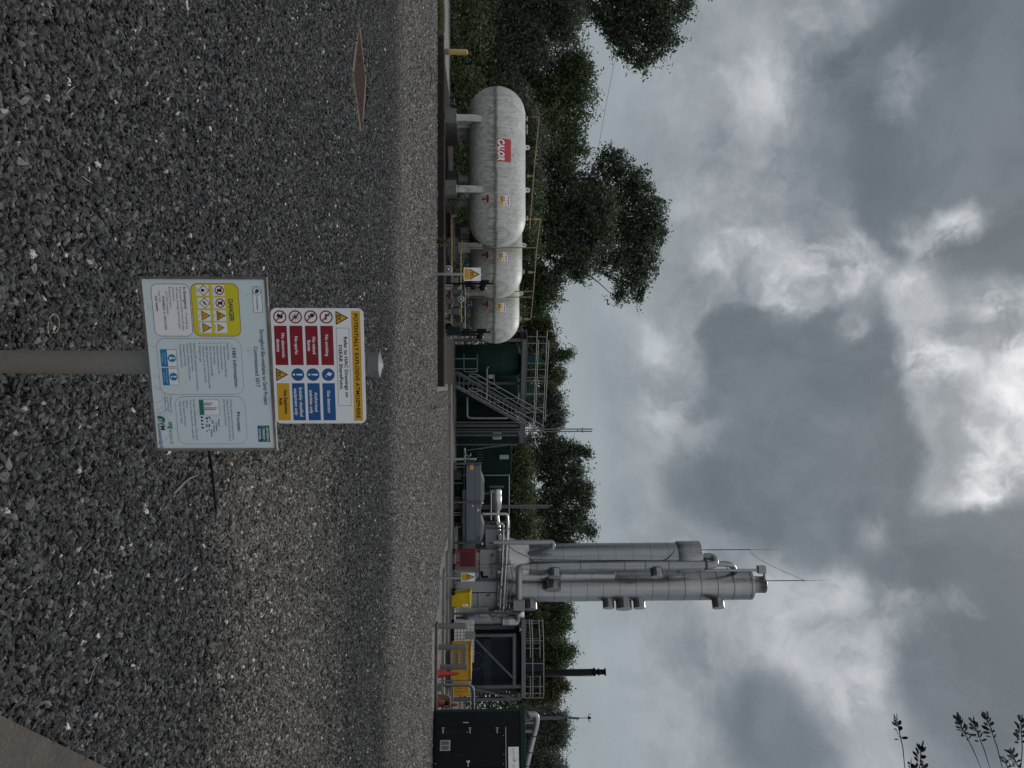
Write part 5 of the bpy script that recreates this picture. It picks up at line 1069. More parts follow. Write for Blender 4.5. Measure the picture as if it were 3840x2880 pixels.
mb = MB(); p2 = arc_path([(x0, yd, ZC(1992, yd)), (x0, yd-.1, ZC(1948, yd)), P(1946, 2150, yd-.5), P(1946, 2253, ye)], .55, 10); mb.tube(p2, 12.5/F*yd, 'stainless_dull', 24); mb.build('elbow', tr)
t_ = thing('elbow_duct', 'silver duct with a square collar turning down at the right of the towers', 'duct', P(1946, 2255, ye))
mb = MB(); bxp(mb, 1926, 1968, 2252, 2291, ye-.30, .6, 'galv'); mb.build('collar', t_)
mb = MB(); p3 = arc_path([P(1947, 2291, ye), P(1947, 2330, ye), P(1900, 2330, ye), P(1885, 2330, ye)], .48, 12); mb.tube(p3, .26, 'stainless', 24)
mb.build('elbow', t_)
mb = MB()
for i in range(2, len(p3)-1, 2):
    d_ = (p3[i+1]-p3[i-1]); mb.lathe(p3[i], d_, [(.263, -.008), (.268, 0), (.263, .008)], 'galv_dull', 24)
mb.build('gore_seam', t_)
t_ = thing('filter_vessel', 'grey upright filter vessel with a curved silver foot pipe right of the grey cabinet', 'vessel', (P(1700, 2315, 41).x, 41, .11))
Yf = 41.0; q = P(1830, 2320, Yf); mb = MB(); mb.lathe((q.x, Yf, 0), (0, 0, 1), [(.25, ZC(1778, Yf)), (.27, ZC(1790, Yf)), (.27, ZC(1890, Yf)), (.22, ZC(1905, Yf))], 'cabinet_grey', 28); mb.build('body', t_)
mb = MB(); mb.tube(arc_path([(q.x, Yf, ZC(1800, Yf)), (q.x, Yf, ZC(1752, Yf)), P(1748, 2342, Yf), P(1700, 2350, Yf)], .4, 8), .20, 'stainless', 22); mb.build('foot_pipe', t_)
mb = MB(); bxp(mb, 1725, 1850, 2280, 2297, 41.2, .6, 'cabinet_grey'); mb.build('side_panel', t_)
for (c0, c1, r0, r1, m_) in ((1845, 1865, 2296, 2308, 'pale_grey'), (1860, 1884, 2290, 2312, 'galv'), (1850, 1862, 2312, 2330, 'galv'), (1800, 1830, 2300, 2312, 'pale_grey')): mb = MB(); bxp(mb, c0, c1, r0, r1, 40.65, .2, m_); mb.build('fitting', t_)
for r_ in (2302,): mb = MB(); mb.tube(PP([(1697, r_, 40.2), (1908, r_, 40.2)]), .03, 'frame_grey', 8); mb.build('post', t_)
mb = MB(); mb.tube(PP([(1705, 2280, 40.5), (1705, 2345, 40.5)]), .05, 'lamp_white', 10); mb.build('white_pipe', t_)
# J-pipe at the left of the short tower
t_ = thing('overflow_pipe', 'large metal pipe rising left of the short tower and bending back down into it', 'duct', (P(1900, 2033, 41.2).x, 41.2, .11))
yj = 41.0; mb = MB(); mb.tube(arc_path([(P(1900, 2033, yj).x, yj, 2.2), P(2072, 2033, yj), P(2076, 2052, yj-.1), P(2040, 2066, yj+.1), P(1985, 2076, yj+.7)], .34, 10), .132, 'stainless_dull', 24); mb.build('pipe', t_)
mb = MB(); a = P(2030, 2058, yj); mb.box(a.x-.05, a.x+.22, yj-.2, yj+.3, a.z-.03, a.z+.03, 'steel_dark'); mb.build('flange', t_)
# transfer pipe from the left head to the right tower, thin vent and its box
t_ = thing('crossover_pipe', 'short metal pipe bending across from the top of the left tower to the right one', 'duct', P(2680, 2115, YA+.1))
yx = YA+.2; mb = MB(); mb.tube(arc_path([P(2640, 2114, yx), P(2745, 2114, yx), P(2760, 2150, YB_-.2), P(2735, 2175, YB_-.2)], .5, 8), .155, 'tower_clad', 22); mb.build('pipe', t_)
t_ = thing('vent_pipe', 'slim metal vent pipe between the tower tops ending in a square box', 'pipe', P(2640, 2138, YB_-rb))
yv = YB_-rb; mb = MB(); mb.tube(PP([(2640, 2138, yv), (2848, 2138, yv)]), .078, 'stainless_dull', 14); mb.build('pipe', t_)
mb = MB(); bxp(mb, 2846, 2874, 2125.5, 2152, yv-.2, .4, 'nozzle_clad'); mb.build('box', t_)
mb = MB(); mb.tube([P(2866, 2150, yv), P(2866, 2180, YB_-.3)], .07, 'stainless_dull', 12); mb.build('outlet', t_)
# lightning rods, wire, cables
for (r_, c0, c1, c2, Y, lb) in ((2061, 2590, 2813, 2920, YA-rah-.03, 'thin lightning rod on the head of the shorter tower'), (2177, 2790, 3018, 3118, YB_-rb-.03, 'thin lightning rod on top of the taller tower')):
    t_ = thing('lightning_rod', lb, 'lightning rod', P(c0, r_, Y), 'lightning rods on the towers')
    mb = MB(); mb.tube(PP([(c0-60, r_+3, Y), (c0+44, r_+1, Y)]), .012, 'galv', 6); mb.tube(PP([(c0+44, r_+1, Y), (c1, r_, Y)]), .026, 'steel_dark', 8); mb.build('rod', t_)
    mb = MB(); mb.tube(PP([(c1, r_, Y), (c2, r_-1, Y)]), .012, 'steel_dark', 6, r1=.004); mb.build('tip', t_)
    mb = MB(); q = P(c0, r_, Y); mb.beam(q-Vector((.10, .02, .08)), q+Vector((.08, -.02, .10)), .03, .04, 'steel_dark'); mb.build('clamp', t_)
mb = MB(); pts = []
a, b = P(2812, 2061, YA-rah), P(3018, 2177, YB_-rb)
for k in range(15): f = k/14; q = a*(1-f)+b*f; q.z -= .42*math.sin(math.pi*f**.7); pts.append(q)
mb.tube(pts, .011, 'cable', 6); solo('wire', mb, 'thin wire hanging in a curve between the two lightning rods', 'wire', a)
mb = MB(); mb.tube(arc_path(PP([(1905, 2046, 40.7), (1935, 2070, 40.9), (1975, 2086, 41.2), (1992, 2098, 41.3), (2002, 2112, 41.35)]), .4), .020, 'cable', 6); solo('cable', mb, 'black cable sagging across the white cone foot of the left tower', 'cable', P(1905, 2046, 40.7))
mb = MB(); mb.tube(arc_path(PP([(1915, 2103, YA-ra-.02), (2000, 2099.5, YA-ra-.02), (2485, 2103, YA-ra-.02), (2505, 2095, YA-ra-.05), (2531, 2064, YA-ra-.05)]), .4), .018, 'cable', 6); solo('cable', mb, 'long straight black cable running up the left tower beside the duct', 'cable', P(1915, 2103, YA-ra))
mb = MB(); mb.tube(arc_path(PP([(2720, 2122, YB_-rb-.05), (2735, 2140, YB_-rb-.05), (2742, 2155, YB_-rb-.05), (2750, 2183, YB_-rb-.05)]), .3), .016, 'cable', 6); solo('cable', mb, 'short looped black cable near the top of the right tower', 'cable', P(2720, 2122, YB_-rb))
# ============================================================ navy tank and its steel frame with platform
YN = 40.2
t_ = thing('navy_tank', 'large dark navy square tank inside a grey steel frame', 'tank', (P(1700, 2480, YN+.5).x, YN+.5, .11))
mb = MB(); a, b = P(1700, 2396, YN+.5), P(1952, 2568, YN+.5); mb.box(a.x, b.x, YN+.5, YN+2.8, .2, b.z, 'navy'); mb.build('body', t_)
mb = MB(); bxp(mb, 1812, 1842, 2396, 2568, YN+.46, .035, 'navy_band'); bxp(mb, 1841, 1935, 2384, 2395, YN+.4, .1, 'navy_band'); mb.build('band', t_)
mb = MB(); V = [P(1953, 2400, YN+.5), P(1953, 2565, YN+.5), P(1985, 2500, YN+1.2), P(1985, 2460, YN+1.2)]
a = P(1953, 2400, YN+.5); b = P(1953, 2565, YN+.5); c_ = P(1968, 2482, YN+1.6)
mb.add([a, b, b+Vector((0, 2.2, 0)), a+Vector((0, 2.2, 0)), c_], [[0, 1, 4], [1, 2, 4], [2, 3, 4], [3, 0, 4]], 'cooler_blue'); mb.build('lid', t_)
mb = MB(); q = P(1780, 2478, YN+.49)
for k in range(22): th = 2*math.pi*k/22; p_ = q+Vector((.46*math.cos(th), 0, .46*math.sin(th))); mb.lathe(p_, (0, -1, 0), [(.018, 0), (.018, .02)], 'pale_grey', 6)
mb.build('bolt_ring', t_)
mb = MB(); mb.lathe(q, (0, -1, 0), [(.40, -.01), (.40, .014)], 'navy', 32); mb.build('manhole', t_)
t_ = thing('tank_frame', 'grey steel frame and railed platform around the navy tank', 'platform', (P(1700, 2480, YN).x, YN, .11))
def post_(r_, c1, w_=7, Y=YN, c0=None): mb = MB(); a, b = P(c1, r_-w_, Y), P(c1, r_+w_, Y); mb.box(a.x, b.x, Y, Y+.16, .11, a.z, 'frame_grey'); mb.build('leg', t_)
post_(2383, 1925, 5); post_(2575, 1955, 6); post_(2622, 1935, 6, YN+.6); post_(2352, 1930, 8, YN+.8)
for (p_, q_) in (((1783, 2398), (1922, 2540)), ((1783, 2583), (1945, 2622)), ): mb = MB(); mb.beam(P(*p_, YN-.05), P(*q_, YN-.05), .10, .09, 'frame_grey'); mb.build('brace', t_)
mb = MB(); bxp(mb, 1923, 1935, 2376, 2582, YN-.02, .14, 'frame_grey'); mb.build('cross_beam', t_)
mb = MB(); bxp(mb, 1956, 1971, 2322, 2618, YN-.1, .14, 'beam_grey'); mb.build('platform_edge', t_)
mb = MB(); a, b = P(1971, 2322, YN), P(1971, 2618, YN); mb.box(a.x, b.x, YN+.045, YN+3.0, a.z-.06, a.z-.01, 'galv_dull'); mb.build('deck', t_)
mb = MB(); bxp(mb, 1940, 1953, 2600, 2626, YN, .12, 'frame_grey'); mb.build('corner_plate', t_)
for Y, c_ in ((YN, 2038), (YN, 1997), (YN+3.0, 2024), (YN+3.0, 1988)): mb = MB(); mb.tube(PP([(c_-4, 2322, Y), (c_, 2400, Y), (c_+1, 2600, Y), (c_-3, 2618, Y)]), .021, 'rail_grey', 7); mb.build('rail', t_)
for r_, Y in ((2328, YN), (2337, YN+3), (2395, YN+3), (2403, YN), (2412, YN+3), (2431, YN+3), (2488, YN), (2536, YN+3), (2575, YN), (2600, YN), (2617, YN)): mb = MB(); mb.tube(PP([(1966, r_, Y), (2037 if Y == YN else 2022, r_, Y)]), .019, 'rail_grey', 7); mb.build('rail_post', t_)
mb = MB(); mb.box(P(1, 2318, YN).x, P(1, 2319+5, YN).x, YN, YN+.1, .11, ZC(1953, YN), 'frame_grey'); mb.build('leg', t_)
t_ = thing('flue_stack', 'tall black flue stack with collars rising behind the platform rails', 'chimney', (P(1700, 2522, YN+1.2).x, YN+1.2, .11))
Yf = YN+1.6; q = P(2100, 2522, Yf); rf = 12/F*Yf; mb = MB(); mb.lathe((q.x, Yf, 0), (0, 0, 1), [(rf, 3.0), (rf, ZC(2224, Yf)), (rf*.8, ZC(2226, Yf)), (rf*.8, ZC(2270, Yf))], 'black', 28); mb.build('flue', t_)
mb = MB()
for c_, k in ((2226, 1.25), (2230, 1.25), (2245, 1.15), (2269, 1.2)): mb.lathe((q.x, Yf, ZC(c_, Yf)), (0, 0, 1), [(rf*k*.9, -.03), (rf*k, -.02), (rf*k, .02), (rf*k*.9, .03)], 'black', 28)
mb.build('collar', t_)
mb = MB(); mb.tube(PP([(1970, 2535, Yf), (2222, 2535, Yf)]), .018, 'galv', 6); mb.build('conduit', t_)
mb = MB(); bxp(mb, 1972, 2034, 2489, 2518, Yf-.3, .9, 'navy'); mb.build('base_box', t_)
# white caged tote, pallet, skip
Yi = 36.8; ti = thing('caged_tote', 'white plastic liquid tote in a wire cage behind the grey bollards', 'container', (P(1700, 2415, Yi).x, Yi, .1))
mb = MB(); a, b = P(1703, 2346, Yi), P(1777, 2486, Yi)
mb.box(a.x+.03, b.x-.03, Yi+.02, Yi+1.0, a.z, b.z, 'ibc_white'); mb.build('bottle', ti)
mb = MB()
for k in range(12): x_ = a.x+(b.x-a.x)*k/11; mb.tube([(x_, Yi, a.z-.02), (x_, Yi, b.z+.01)], .009, 'steel_dark', 5)
for k in range(7): z_ = a.z+(b.z-a.z)*k/6; mb.tube([(a.x, Yi-.002, z_), (b.x, Yi-.002, z_)], .009, 'steel_dark', 5)
mb.build('cage', ti)
mb = MB(); bxp(mb, 1746, 1782, 2368, 2396, Yi-.02, .016, 'galv'); mb.build('plate', ti)
mb = MB(); mb.box(a.x, b.x, Yi, Yi+1, .1, a.z-.03, 'black'); mb.build('base', ti)
Ysk = 33.4
def skip(pr):
    t_ = thing('skip_bin', 'orange yellow open skip bin behind the red cone and bollards', 'skip', (P(1700, 2530, Ysk).x, Ysk, 0))
    a, b = P(1690, 2442, Ysk), P(1766, 2530, Ysk); c_ = P(1700, 2614, Ysk+.0); z0, z1 = a.z, b.z; D_ = 1.5
    mb = MB(); mb.box(a.x+.06, b.x+.3, Ysk, Ysk+D_, z0, z1-.05, 'skip_yellow'); mb.box(b.x+.305, c_.x, Ysk+.05, Ysk+D_-.1, z0+.1, z1-.08, 'skip_yellow'); mb.build('body', t_)
    mb = MB(); mb.box(a.x, b.x+.34, Ysk-.05, Ysk+D_+.05, z1-.045, z1+.02, 'skip_yellow'); mb.build('rim', t_)
    mb = MB()
    for f in (.25, .5, .75): x_ = b.x+.33+(c_.x-b.x-.33)*f; mb.box(x_-.03, x_+.03, Ysk+.01, Ysk+.048, z0+.1, z1-.08, 'skip_yellow')
    mb.build('rib', t_)
    mb = MB(); mb.box(a.x+.2, c_.x-.3, Ysk+.2, Ysk+D_-.3, .0, z0-.01, 'steel_dark'); mb.build('base', t_)
skip(0)
Yp = 32.9; tp = thing('wooden_pallet', 'weathered wooden pallet leaning upright against the yellow skip', 'pallet', (P(1690, 2470, Yp).x, Yp, 0))
a, b = P(1688, 2444, Yp), P(1752, 2496, Yp)
for z_, m_ in ((a.z, 'wood'), ((a.z+b.z)/2-.04, 'wood'), (b.z-.1, 'wood')): mb = MB(); mb.box(a.x, b.x, Yp, Yp+.1, z_, z_+.10, m_); mb.build('stringer', tp)
for k in range(5): x_ = a.x+(b.x-a.x-.09)*k/4; mb = MB(); mb.box(x_, x_+.09, Yp+.102, Yp+.125, a.z, b.z, 'wood'); mb.build('board', tp)
# cones
def cone(loc, hgt, m, label, lean=(0, 0, 1), sleeve=None):
    t_ = thing('traffic_cone', label, 'traffic cone', loc, 'traffic cones near the shed'); L = Vector(loc); ax = Vector(lean).normalized()
    mb = MB(); mb.box(L.x-.22, L.x+.22, L.y-.22, L.y+.22, L.z, L.z+.045, m); mb.build('base', t_)
    mb = MB(); mb.lathe(L+Vector((0, 0, .045)), ax, [(.165, 0), (.15, .02), (.045, hgt-.10), (.028, hgt-.05), (.026, hgt-.045)], m, 26); mb.build('cone', t_)
    if sleeve: mb = MB(); mb.lathe(L+Vector((0, 0, .045)), ax, [(.118, hgt*.30), (.085, hgt*.60)], sleeve, 26); mb.build('sleeve', t_)
    else: mb = MB(); mb.lathe(L+Vector((0, 0, .045)), ax, [(.03, hgt-.045), (.03, hgt), (.02, hgt+.005)], 'rubber', 16); mb.build('tip', t_)
q = G(1635, 2527); cone((q.x, q.y, 0), P(1714, 1, q.y).z, 'cone_red', 'faded red traffic cone standing in front of the yellow skip')
q = G(1640, 2636); cone((q.x, q.y, 0), P(1716, 1, q.y).z, 'cone_orange', 'grubby orange traffic cone with a black band leaning beside the dark shed', (.12, 0, 1), 'rubber')
# barrier rails and goose-neck pipes left of the shed
Yr = 29.6; t_ = thing('guard_rail', 'grey two-rail tube guard between the red cone and the shed', 'rail', (P(1640, 2600, Yr).x, Yr, 0))
for c_ in (1698, 1763): mb = MB(); mb.tube(PP([(c_, 2541, Yr), (c_, 2672, Yr)]), .025, 'galv', 8); mb.build('rail', t_)
for r_ in (2551, 2620, 2660): q = P(1768, r_, Yr); mb = MB(); mb.tube([(q.x, Yr, 0), q], .028, 'galv', 8); mb.build('post', t_)
Yg = 27.9; q = P(1700, 2568, Yg); t_ = thing('gooseneck_pipe', 'tall grey pipe bending over to the right above the guard rail', 'pipe', (q.x, Yg, 0))
mb = MB(); mb.tube(arc_path([(q.x, Yg, 0), P(1774, 2568, Yg), P(1774, 2680, Yg)], .24, 8), .058, 'galv', 14); mb.build('pipe', t_)
mb = MB()
for r_, in ((2610,), (2640,)): mb.lathe(P(1774, r_, Yg), (1, 0, 0), [(.066, -.02), (.066, .02)], 'galv', 14)
mb.build('collar', t_)
Yg = 27.2; q = P(1700, 2606, Yg); t_ = thing('gooseneck_pipe', 'low rusty brown pipe hoop left of the dark shed', 'pipe', (q.x, Yg, 0))
mb = MB(); mb.tube(arc_path([(q.x, Yg, 0), P(1687, 2606, Yg), P(1687, 2650, Yg), P(1664, 2652, Yg)], .2, 8), .045, 'pipe_brown', 12); mb.build('pipe', t_)
for (c0, c1, r0, r1, Y, m_, lb) in ((1620, 1657, 2577, 2593, 26.6, 'concrete_block', 'small pale concrete block at the foot of the grey bent pipe'), (1642, 1680, 2616, 2634, 28.2, 'concrete_pale', 'pale low cabinet half hidden behind the brown pipe hoop')):
    a, b = P(c0, r0, Y), P(c1, r1, Y); mb = MB(); mb.box(a.x, b.x, Y, Y+.25, 0, b.z, m_); mb.box(a.x+.02, b.x-.02, Y+.02, Y+.23, b.z+.001, b.z+.02, m_); solo('marker_block', mb, lb, 'block', (a.x, Y, 0))
# yellow wheeled bin
Yb = 37.4; a, b = P(1690, 2222, Yb), P(1772, 2283, Yb); t_ = thing('wheeled_bin', 'bright yellow wheeled bin standing in front of the grey cabinet', 'bin', ((a.x+b.x)/2, Yb, .11))
x0, x1 = a.x, b.x-.03; z0, z1 = .13, 1.02; f = .07; D_ = .58
V = [(x0+f+.02, Yb+.05, z0), (x1-f, Yb+.05, z0), (x1-f, Yb+D_-.05, z0), (x0+f+.02, Yb+D_-.05, z0), (x0, Yb, z1), (x1, Yb, z1), (x1, Yb+D_, z1), (x0, Yb+D_, z1)]
mb = MB(); mb.add(V, [[3, 2, 1, 0], [0, 1, 5, 4], [1, 2, 6, 5], [2, 3, 7, 6], [3, 0, 4, 7], [4, 5, 6, 7]], 'bin_yellow'); mb.box(x0-.015, x1+.015, Yb-.02, Yb+D_+.02, z1-.06, z1-.005, 'bin_yellow'); bd_ = mb.build('body', t_)
mb = MB(); V = [(x0-.12, Yb-.015, z1+.005), (x1+.03, Yb-.015, z1+.005), (x1+.03, Yb+D_+.015, z1+.005), (x0-.12, Yb+D_+.015, z1+.005), (x0-.08, Yb+.04, z1+.09), (x1-.08, Yb+.04, z1+.055), (x1-.08, Yb+D_-.04, z1+.055), (x0-.08, Yb+D_-.04, z1+.09)]
mb.add(V, [[3, 2, 1, 0], [0, 1, 5, 4], [1, 2, 6, 5], [2, 3, 7, 6], [3, 0, 4, 7], [4, 5, 6, 7]], 'bin_yellow'); mb.build('lid', t_)
for y_ in (Yb-.03, Yb+D_-.03): mb = MB(); mb.lathe((x0+.04, y_, .21), (0, 1, 0), [(.08, 0), (.10, .01), (.10, .05), (.08, .06)], 'rubber', 20); mb.build('wheel', t_)
mb = MB(); A = Art(mb, (x1-.20, Yb-.004, .66), (1, 0, 0), (0, .0, 1), .10, .28); A.rect(0, 0, 1, 1, 'ink_white'); A.rect(.3, .2, .7, .5, 'ink_navy', 2); mb.build('label', bd_)
# red wire trolley
Yt = 38.6; a, b = P(1712, 2067, Yt), P(1785, 2137, Yt); t_ = thing('wire_trolley', 'dark red wire cage trolley parked before the grey cabinet', 'trolley', ((a.x+b.x)/2, Yt, .11)); D_ = .7
mb = MB(); x0, x1, z0, z1 = a.x, b.x, a.z, b.z; pts = arc_path([(x0, Yt, z0), (x0+.02, Yt, z1), (x1, Yt, z1), (x1, Yt, z0), (x0, Yt, z0)], .08); mb.tube(pts, .018, 'trolley_red', 8); pts = [q+Vector((0, D_, 0)) for q in pts]; mb.tube(pts, .018, 'trolley_red', 8)
for (x_, z_) in ((x0, z0), (x1, z0), (x0+.03, z1-.02), (x1-.03, z1-.02)): mb.tube([(x_, Yt, z_), (x_, Yt+D_, z_)], .016, 'trolley_red', 8)
mb.build('frame', t_)
mb = MB(); N_ = 15
for y_ in (Yt, Yt+D_):
    for k in range(N_+1): x_ = x0+(x1-x0)*k/N_; mb.tube([(x_, y_, z0), (x_, y_, z1-.02)], .0055, 'wire_red', 4)
    for k in range(8): z_ = z0+(z1-z0)*k/8; mb.tube([(x0, y_, z_), (x1, y_, z_)], .0055, 'wire_red', 4)
mb.build('basket', t_)
mb = MB(); mb.box(x1-.34, x1-.24, Yt+D_*.5, Yt+D_*.5+.02, z0+.02, z0+.30, 'trolley_red'); mb.box(x0+.04, x1-.04, Yt+D_-.06, Yt+D_-.04, z0+.16, z1-.06, 'wire_red'); mb.build('panel', t_)
for x_, y_ in ((x0+.08, Yt+.05), (x1-.08, Yt+.05), (x0+.08, Yt+D_-.05), (x1-.08, Yt+D_-.05)): mb = MB(); mb.lathe((x_, y_-.02, .19), (0, 1, 0), [(.07, 0), (.08, .01), (.08, .03), (.07, .04)], 'rubber', 16); mb.tube([(x_, y_, .2), (x_, y_, z0)], .012, 'steel_dark', 6); mb.build('castor', t_)
mb = MB(); mb.tube(PP([(1695, 2070, Yt-.2), (1712, 2084, Yt), ]), .012, 'trolley_red', 6); mb.build('tow_bar', t_)
# ============================================================ dark shed at the right
YS = 25.9; x0 = P(1700, 2663, YS).x; x1 = x0+7.5; zt = ZC(1950, YS); t_ = thing('shed', 'near black green panelled shed with a hinged door at the right', 'shed', (x0, YS, 0))
mb = MB(); mb.box(x0, x1, YS, YS+3.2, .10, zt, 'shed_panel'); mb.build('wall', t_)
mb = MB(); mb.box(x0-.03, x1+.03, YS-.03, YS+3.23, zt+.002, zt+.17, 'green_trim'); mb.build('roof_edge', t_)
mb = MB(); mb.box(x0+.02, x1-.02, YS+.02, YS+3.18, 0, .098, 'black'); mb.build('base', t_)
mb = MB(); mb.box(x0-.018, x0+.07, YS-.018, YS-.001, .10, zt, 'green_trim'); mb.build('corner_trim', t_)
xd = P(1700, 2733, YS).x; zd = ZC(1890, YS)
mb = MB(); mb.box(xd, xd+1.32, YS-.030, YS-.001, .18, zd, 'shed_panel'); dr_ = mb.build('door', t_)
mb = MB(); mb.box(xd+1.34, xd+2.7, YS-.030, YS-.001, .18, zd, 'shed_panel'); mb.build('door', t_)
mb = MB(); q = P(1895, 2726, YS); mb.box(q.x, q.x+3.0, YS-.075, YS-.001, q.z-.012, q.z+.015, 'pale_grey'); mb.build('drip_rail', t_)
for c_ in (1663, 1763, 1864): q = P(c_, 2735, YS-.03); mb = MB(); mb.box(q.x-.02, q.x+.15, YS-.05, YS-.031, q.z-.020, q.z+.020, 'pale_grey'); mb.box(q.x-.05, q.x-.022, YS-.05, YS-.031, q.z-.05, q.z+.05, 'pale_grey'); mb.build('hinge', dr_)
for c_, r_ in ((1887, 2760), (1888, 2830), (1886, 2866), (1638, 2866), (1753, 2748)): mb = MB(); mb.lathe(P(c_, r_, YS-.031), (0, -1, 0), [(.014, 0), (.010, .01)], 'lamp_white', 10); mb.build('bolt', dr_)
mb = MB(); a, b = P(1653, 2777, YS-.03), P(1691, 2817, YS-.03); mb.box(a.x, b.x, YS-.045, YS-.031, a.z, b.z, 'pale_grey')
vn_ = mb.build('vent', dr_)
mb = MB(); m_x = (a.x+b.x)/2
for u0, u1 in ((a.x+.04, m_x-.02), (m_x+.02, b.x-.04)):
    for k in range(9): z_ = a.z+.045+(b.z-a.z-.09)*k/9; mb.box(u0, u1, YS-.052, YS-.046, z_, z_+.018, 'frame_grey')
mb.build('vent_slat', t_)
mb = MB(); q = P(1737, 2710, YS); q2 = P(1756, 2710, YS); mb.tube(arc_path([(q.x, YS, q.z), (q.x, YS-.06, q.z), (q.x, YS-.06, q2.z), (q.x, YS, q2.z)], .03), .012, 'lamp_white', 8); mb.build('handle', t_)
mb = MB(); q = P(1757, 2857, YS-.03); mb.box(q.x-.03, q.x+.03, YS-.05, YS-.031, q.z-.05, q.z+.05, 'lamp_white'); mb.tube([(q.x, YS-.06, q.z), (q.x+.18, YS-.06, q.z+.0)], .014, 'lamp_white', 8); mb.build('handle', dr_)
a = P(1904, 2802, YS-.02); zs = ZC(1942, YS)-a.z
t2 = thing('name_board', 'white name board with grey lettering fixed high on the dark shed', 'sign', (a.x, YS-.045, a.z)); wv = 2.2
mb = MB(); mb.box(a.x, a.x+wv, YS-.06, YS-.036, a.z, a.z+zs, 'white_sign'); brd = mb.build('board', t2)
mb = MB(); A = Art(mb, Vector((a.x, YS-.0605, a.z)), (1, 0, 0), (0, 0, 1), wv, zs, .0015)
A.text('ENVISION', .02, .40, .10, 'ink_grey', 1, fit=.165); A.text('engineering services', .035, .24, .035, 'ink_grey', 1, fit=.12); A.text('T', .20, .40, .13, 'sign_red', 1, bold=True); A.text('r', .192, .40, .13, 'ink_navy', 2); A.line(.262, .05, .262, .6, .006, 'ink_grey', 1); A.text('BIOGAS', .28, .40, .10, 'ink_grey', 1, fit=.16); mb.build('lettering', brd)
def swing(root):
    c_, s_ = math.cos(R(26)), math.sin(R(26)); w0 = Vector(root['_wl'])
    for ch in root.children_recursive:
        for v_ in ch.data.vertices:
            x, y, z = v_.co+w0; d = x-x0; tt = d/(c_+s_*(x0+d)/YS); dy = y-YS
            v_.co = Vector((x0+tt*c_+dy*s_, YS-tt*s_+dy*c_, z))-w0
swing(t_); swing(t2)
# roof pipe on the shed
Yq = 27.2; tq = thing('roof_pipe', 'silver insulated pipe with a domed end lying along the shed roof', 'pipe', P(1975, 2680, Yq))
mb = MB(); mb.tube(arc_path([P(1972, 2678, Yq), P(2012, 2678, Yq), P(2013, 2710, Yq), P(1990, 2800, Yq), P(1972, 2880, Yq), P(1950, 2990, Yq)], .17, 8), .105, 'stainless_dull', 20); mb.build('pipe', tq)
for r_, c_ in ((2757, 2001), (2818, 1987), (2868, 1976)): mb = MB(); mb.lathe(P(c_, r_, Yq), P(1972, 2880, Yq)-P(1990, 2800, Yq), [(.116, -.015), (.116, .015)], 'green_trim', 20); mb.build('band', tq)
for r_ in (2712, 2744): mb = MB(); bxp(mb, 1964, 2003, r_-4, r_+4, Yq-.05, .1, 'galv'); mb.build('support', tq)
mb = MB(); mb.beam(P(1998, 2752, Yq+.1), P(1958, 2868, Yq+.1), .07, .07, 'galv_dull'); mb.build('brace', tq)
for k in range(5): q = P(1967+3*k, 2664+7*k, Yq-.2); mb = MB(); mb.lathe(q, (0, 0, 1), [(.03, -.06), (.03, .06), (.05, .065), (.05, .09)], 'galv', 10); mb.build('valve', tq)
mb = MB(); mb.tube(arc_path(PP([(1970, 2684, Yq-.15), (1990, 2684, Yq-.15), (1996, 2692, Yq-.15), (1985, 2700, Yq-.15), (1970, 2700, Yq-.15)]), .1), .022, 'rail_grey', 8); mb.build('small_loop', tq)
# mast
Ym = 31; tm = thing('mast', 'grey mast with small hooked sensors at its tip, behind the shed', 'mast', (P(1900, 2691, Ym).x, Ym, 0)); q = P(2105, 2691, Ym)
mb = MB(); mb.tube([(q.x, Ym, 0), q], .07, 'frame_grey', 12); mb.build('pole', tm); mb = MB(); mb.tube(PP([(2100, 2691, Ym), (2172, 2694, Ym)]), .045, 'frame_grey', 10); mb.tube(PP([(2172, 2693, Ym), (2206, 2692, Ym)]), .014, 'steel_dark', 8); mb.build('upper_pole', tm)
for s_ in (-1, 1): mb = MB(); mb.tube(arc_path(PP([(2205, 2692, Ym), (2207, 2692+s_*11, Ym), (2214, 2692+s_*13, Ym), (2213, 2692+s_*16, Ym)]), .05), .014, 'steel_dark', 8); mb.build('sensor_arm', tm)
mb = MB(); mb.lathe(P(2212, 2692, Ym), (0, 0, 1), [(.01, -.08), (.05, -.05), (.05, .03), (.01, .05)], 'black', 12); mb.build('sensor', tm)
mb = MB(); bxp(mb, 2118, 2128, 2694, 2702, Ym-.05, .12, 'black'); mb.build('clamp', tm)
# power lines crossing on the left
for (p_, q_, lb) in (((2232, -260, 62), (2196, 620, 75), 'lower of the two thin overhead wires above the trees at the left'), ((2405, -200, 62), (2230, 640, 75), 'upper of the two thin overhead wires above the trees at the left')):
    mb = MB(); a, b = P(*p_), P(*q_); mb.tube([a*(1-f)+b*f-Vector((0, 0, .25*math.sin(math.pi*f))) for f in np.linspace(0, 1, 9)], .016, 'cable', 5); solo('overhead_wire', mb, lb, 'wire', a, 'overhead wires at the left')
# faint pale fence under the trees
Yf = 41; tf = thing('palisade_fence', 'grey palisade fence half lost in the dark bushes at the far left', 'fence', (P(1720, 60, Yf).x, Yf, 0))
xa, xb = P(1700, -60, Yf).x, P(1700, 150, Yf).x; z1 = ZC(1782, Yf)
for k in range(20): x_ = xa+(xb-xa)*k/19; mb = MB(); mb.obox((x_-.03, Yf, .1), (.06, 0, 0), (0, .02, 0), (0, 0, z1-.1), 'rail_grey'); mb.build('pale', tf)
for z_ in (.5, z1-.35): mb = MB(); mb.box(xa, xb, Yf+.025, Yf+.06, z_, z_+.06, 'rail_grey'); mb.build('rail', tf)
